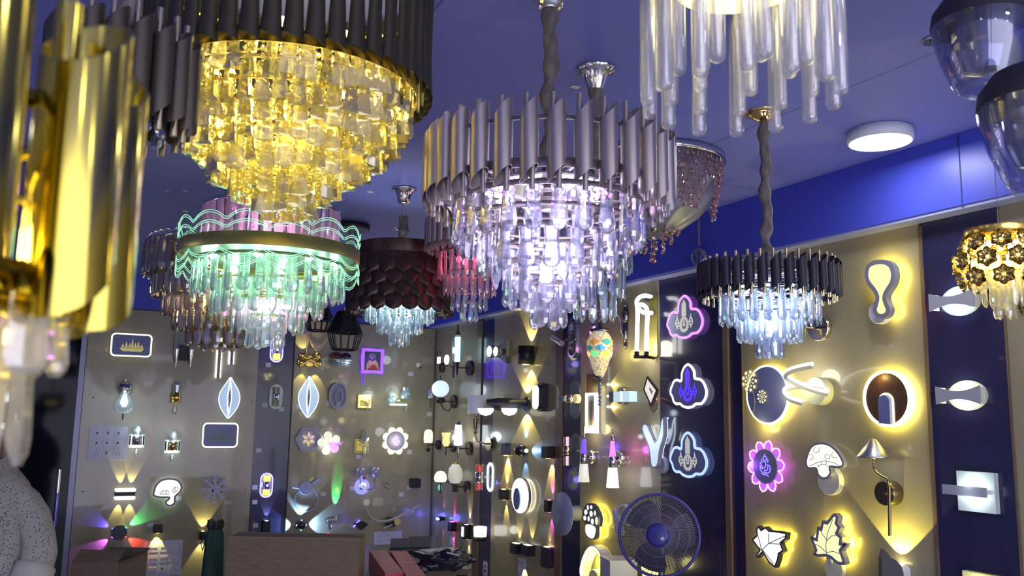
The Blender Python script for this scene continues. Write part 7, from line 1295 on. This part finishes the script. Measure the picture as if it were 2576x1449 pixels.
J = [(0, 0, .93, .14, .11), (0, 0, 1.10, .135, .10), (0, 0, 1.28, .15, .10), (0, -.005, 1.38, .09, .07), (0, -.015, 1.47, .052, .055), (0, -.03, 1.53, .055, .06), (0, -.045, 1.60, .078, .095), (0, -.045, 1.68, .072, .088), (0, -.04, 1.735, .035, .04),
     (.145, 0, 1.36, .045), (.215, .01, 1.24, .047), (.235, -.01, 1.13, .040), (.225, -.09, .99, .036), (.20, -.14, .89, .026), (-.145, 0, 1.36, .045), (-.22, .0, 1.22, .047), (-.20, -.03, 1.07, .040), (-.10, -.18, 1.15, .034), (-.02, -.27, 1.20, .026),
     (.09, 0, .86, .085), (.10, .0, .48, .058), (.10, .02, .09, .040), (.10, -.12, .035, .035, .03), (-.09, 0, .86, .085), (-.10, 0, .48, .058), (-.10, .02, .09, .040), (-.10, -.12, .035, .035, .03)]
E_s = [(0, 1), (1, 2), (2, 3), (3, 4), (4, 5), (5, 6), (6, 7), (7, 8), (3, 9), (9, 10), (10, 11), (11, 12), (12, 13), (3, 14), (14, 15), (15, 16), (16, 17), (17, 18), (0, 19), (19, 20), (20, 21), (21, 22), (0, 23), (23, 24), (24, 25), (25, 26)]
body = skin_obj('body', J, E_s, SK, pr)
# shirt: lofted body, sleeves and cuffs
def loft(rings, sg=28):
    vs = []; fs = []
    for c, rx, ryy, ax in rings:
        c = V(c); zz = V(ax).normalized(); xx = V((0, 1, 0)).cross(zz)
        if xx.length < .1: xx = V((1, 0, 0))
        xx.normalize(); yy = zz.cross(xx)
        for i in range(sg): a = 2*pi*i/sg; e = 1+.012*sin(7*a+c.z*20); vs.append(c+xx*rx*cos(a)*e+yy*ryy*sin(a)*e)
    for k in range(len(rings)-1):
        for i in range(sg): fs.append((k*sg+i, k*sg+(i+1) % sg, (k+1)*sg+(i+1) % sg, (k+1)*sg+i))
    return vs, fs
Zu = (0, 0, 1); b = MB()
b.add(*loft([((0, 0, z), a, c_, Zu) for z, a, c_ in ((.80, .205, .15), (.95, .20, .145), (1.1, .19, .14), (1.22, .195, .14), (1.32, .195, .135), (1.37, .175, .118), (1.405, .148, .102), (1.435, .112, .090), (1.462, .078, .078), (1.485, .064, .070))], 40), True)
b.ob('shirt', SH, pr); sl = [((.10, 0, 1.365), .056, .062, (.8, 0, -.6)), ((.15, 0, 1.335), .060, .066, (.7, 0, -.7)), ((.187, .005, 1.29), .064, .068, (.45, 0, -.9)), ((.212, .01, 1.23), .064, .066, (.15, 0, -1)), ((.232, .0, 1.18), .066, .066, (.1, -.2, -1)), ((.236, -.025, 1.12), .064, .064, (0, -.4, -.9))]
MB().add(*loft(sl), True).ob('sleeve', SH, pr); CF_ = mat('cuff', (.45, .43, .40), .8); MB().add(*loft([((.236, -.020, 1.135), .062, .062, (0, -.4, -.9)), ((.236, -.02, 1.137), .074, .074, (0, -.4, -.9)), ((.233, -.045, 1.085), .072, .072, (0, -.5, -.85)), ((.233, -.046, 1.08), .058, .058, (0, -.5, -.85))]), True).ob('cuff', CF_, pr)
sl = [((-.10, 0, 1.365), .056, .062, (-.8, 0, -.6)), ((-.15, 0, 1.345), .066, .070, (-.7, 0, -.7)), ((-.19, 0, 1.30), .070, .072, (-.45, 0, -.9)), ((-.218, 0, 1.20), .07, .07, (-.1, 0, -1)), ((-.205, -.03, 1.08), .066, .066, (.2, -.3, -.6)), ((-.165, -.09, 1.09), .062, .062, (.6, -.8, .3))]
MB().add(*loft(sl), True).ob('sleeve', SH, pr); MB().add(*loft([((-.165, -.09, 1.09), .066, .066, (.6, -.8, .3)), ((-.13, -.135, 1.105), .064, .064, (.6, -.8, .3)), ((-.13, -.135, 1.105), .05, .05, (.6, -.8, .3))]), True).ob('cuff', CF_, pr)
# collar, placket, pocket
for s_ in (-1, 1): MB().add([(s_*.015, -.098, 1.43), (s_*.075, -.075, 1.475), (s_*.085, -.105, 1.42), (s_*.045, -.135, 1.385), (s_*.07, -.01, 1.50), (s_*.088, -.012, 1.455)], [(0, 1, 2, 3), (1, 4, 5, 2)]).ob('collar', SH, pr)
MB().add([(-.015, -.092-.0, 1.44), (.015, -.092, 1.44), (.015, -.142, 1.34), (-.015, -.142, 1.34), (.015, -.146, 1.1), (-.015, -.146, 1.1)], [(0, 1, 2, 3), (3, 2, 4, 5)]).ob('placket', CF_, pr)
MB().add([(.06, -.139, 1.30), (.15, -.106, 1.30), (.15, -.108, 1.19), (.06, -.141, 1.19)], [(0, 1, 2, 3)]).ob('pocket', SH, pr)
TR = mat('trousers', (.03, .035, .06), .7); b = MB()
for s_ in (-1, 1): b.add(*loft([((s_*.085, 0, .90), .115, .13, Zu), ((s_*.095, 0, .7), .10, .105, Zu), ((s_*.10, 0, .48), .08, .085, Zu), ((s_*.10, .01, .12), .07, .075, Zu)]), True)
b.ob('trousers', TR, pr)
for s_ in (-1, 1): MB().ball((s_*.10, -.05, .045), .055, (.85, 2.1, .8), 16).ob('shoe', BLK, pr)
# head details
hc = V((0, -.045, 1.63)); b = MB(); b.ball((hc.x, hc.y+.012, hc.z+.035), .098, (.88, 1.05, .95), 24); b.ob('hair', mat('hair', (.01, .008, .008), .6), pr)
b = MB(); b.ball((0, hc.y-.098, 1.61), .014, (.9, 1.2, 1.8), 10); [b.ball((s_*.082, hc.y, 1.615), .02, (.4, .7, 1.3), 10) for s_ in (-1, 1)]; b.ob('nose_and_ears', SK, pr)
b = MB(); [b.ball((s_*.03, hc.y-.088, 1.635), .011, (1.3, .6, .7), 10) for s_ in (-1, 1)]; b.ob('eyes', mat('eye_dark', (.04, .03, .03), .2), pr); MB().ball((0, hc.y-.088, 1.572), .02, (1.2, .4, .3), 10).ob('mouth', mat('lips', (.2, .07, .06), .5), pr)
# hands
def hand(wr, d, nrm, curl, side, nm='hand'):
    wr, d, nrm = V(wr), V(d).normalized(), V(nrm).normalized(); s_ = d.cross(nrm).normalized()*side; J = [(*wr, .024, .018), (*(wr+d*.045), .034, .014), (*(wr+d*.078), .036, .012)]; E2 = [(0, 1), (1, 2)]
    o = skin_obj(nm, J, E2, SK, pr, 1)
    for k, (off, L) in enumerate(((-.027, .062), (-.009, .072), (.009, .068), (.027, .054))):
        p = wr+d*.075+s_*off; q = p+d*L*.42+nrm*curl*.010; r_ = q+d*L*.3*(1-.5*curl)+nrm*curl*.022; e = r_+d*L*.22*(1-curl)+nrm*curl*.018; skin_obj('finger', [(*(p-d*.015), .009), (*p, .0092), (*q, .0085), (*r_, .0078), (*e, .0068)], [(0, 1), (1, 2), (2, 3), (3, 4)], SK, o, 1)
    p = wr+d*.022-s_*.028; q = p-s_*.022+d*.028+nrm*.008; e = q+d*.03+nrm*.012*curl+s_*.004; skin_obj('thumb', [(*(p+s_*.01), .012), (*p, .0115), (*q, .0098), (*e, .0085)], [(0, 1), (1, 2), (2, 3)], SK, o, 1)
hand((-.02, -.27, 1.20), (.75, -.5, .25), (.1, -.5, .85), .75, 1); hand((.20, -.14, .89), (-.1, -.3, -.95), (-.7, 0, .3), .4, 1)
X = PM @ M4.Translation((.045, -.335, 1.265)) @ M4.Rotation(.25, 4, 'Z') @ M4.Rotation(.45, 4, 'X') @ M4.Rotation(-.12, 4, 'Y'); t = thing('phone', 'dark phone held in the hand of the person at the left edge', 'phone', X)
MB().prism(rrect(.15, .075, .009), -.004, .004).ob('phone_body', BLK, t); MB().prism(rrect(.143, .069, .007), .004, .0044).ob('screen', mat('screen_glass', (.01, .01, .015), .05, coat=1), t)
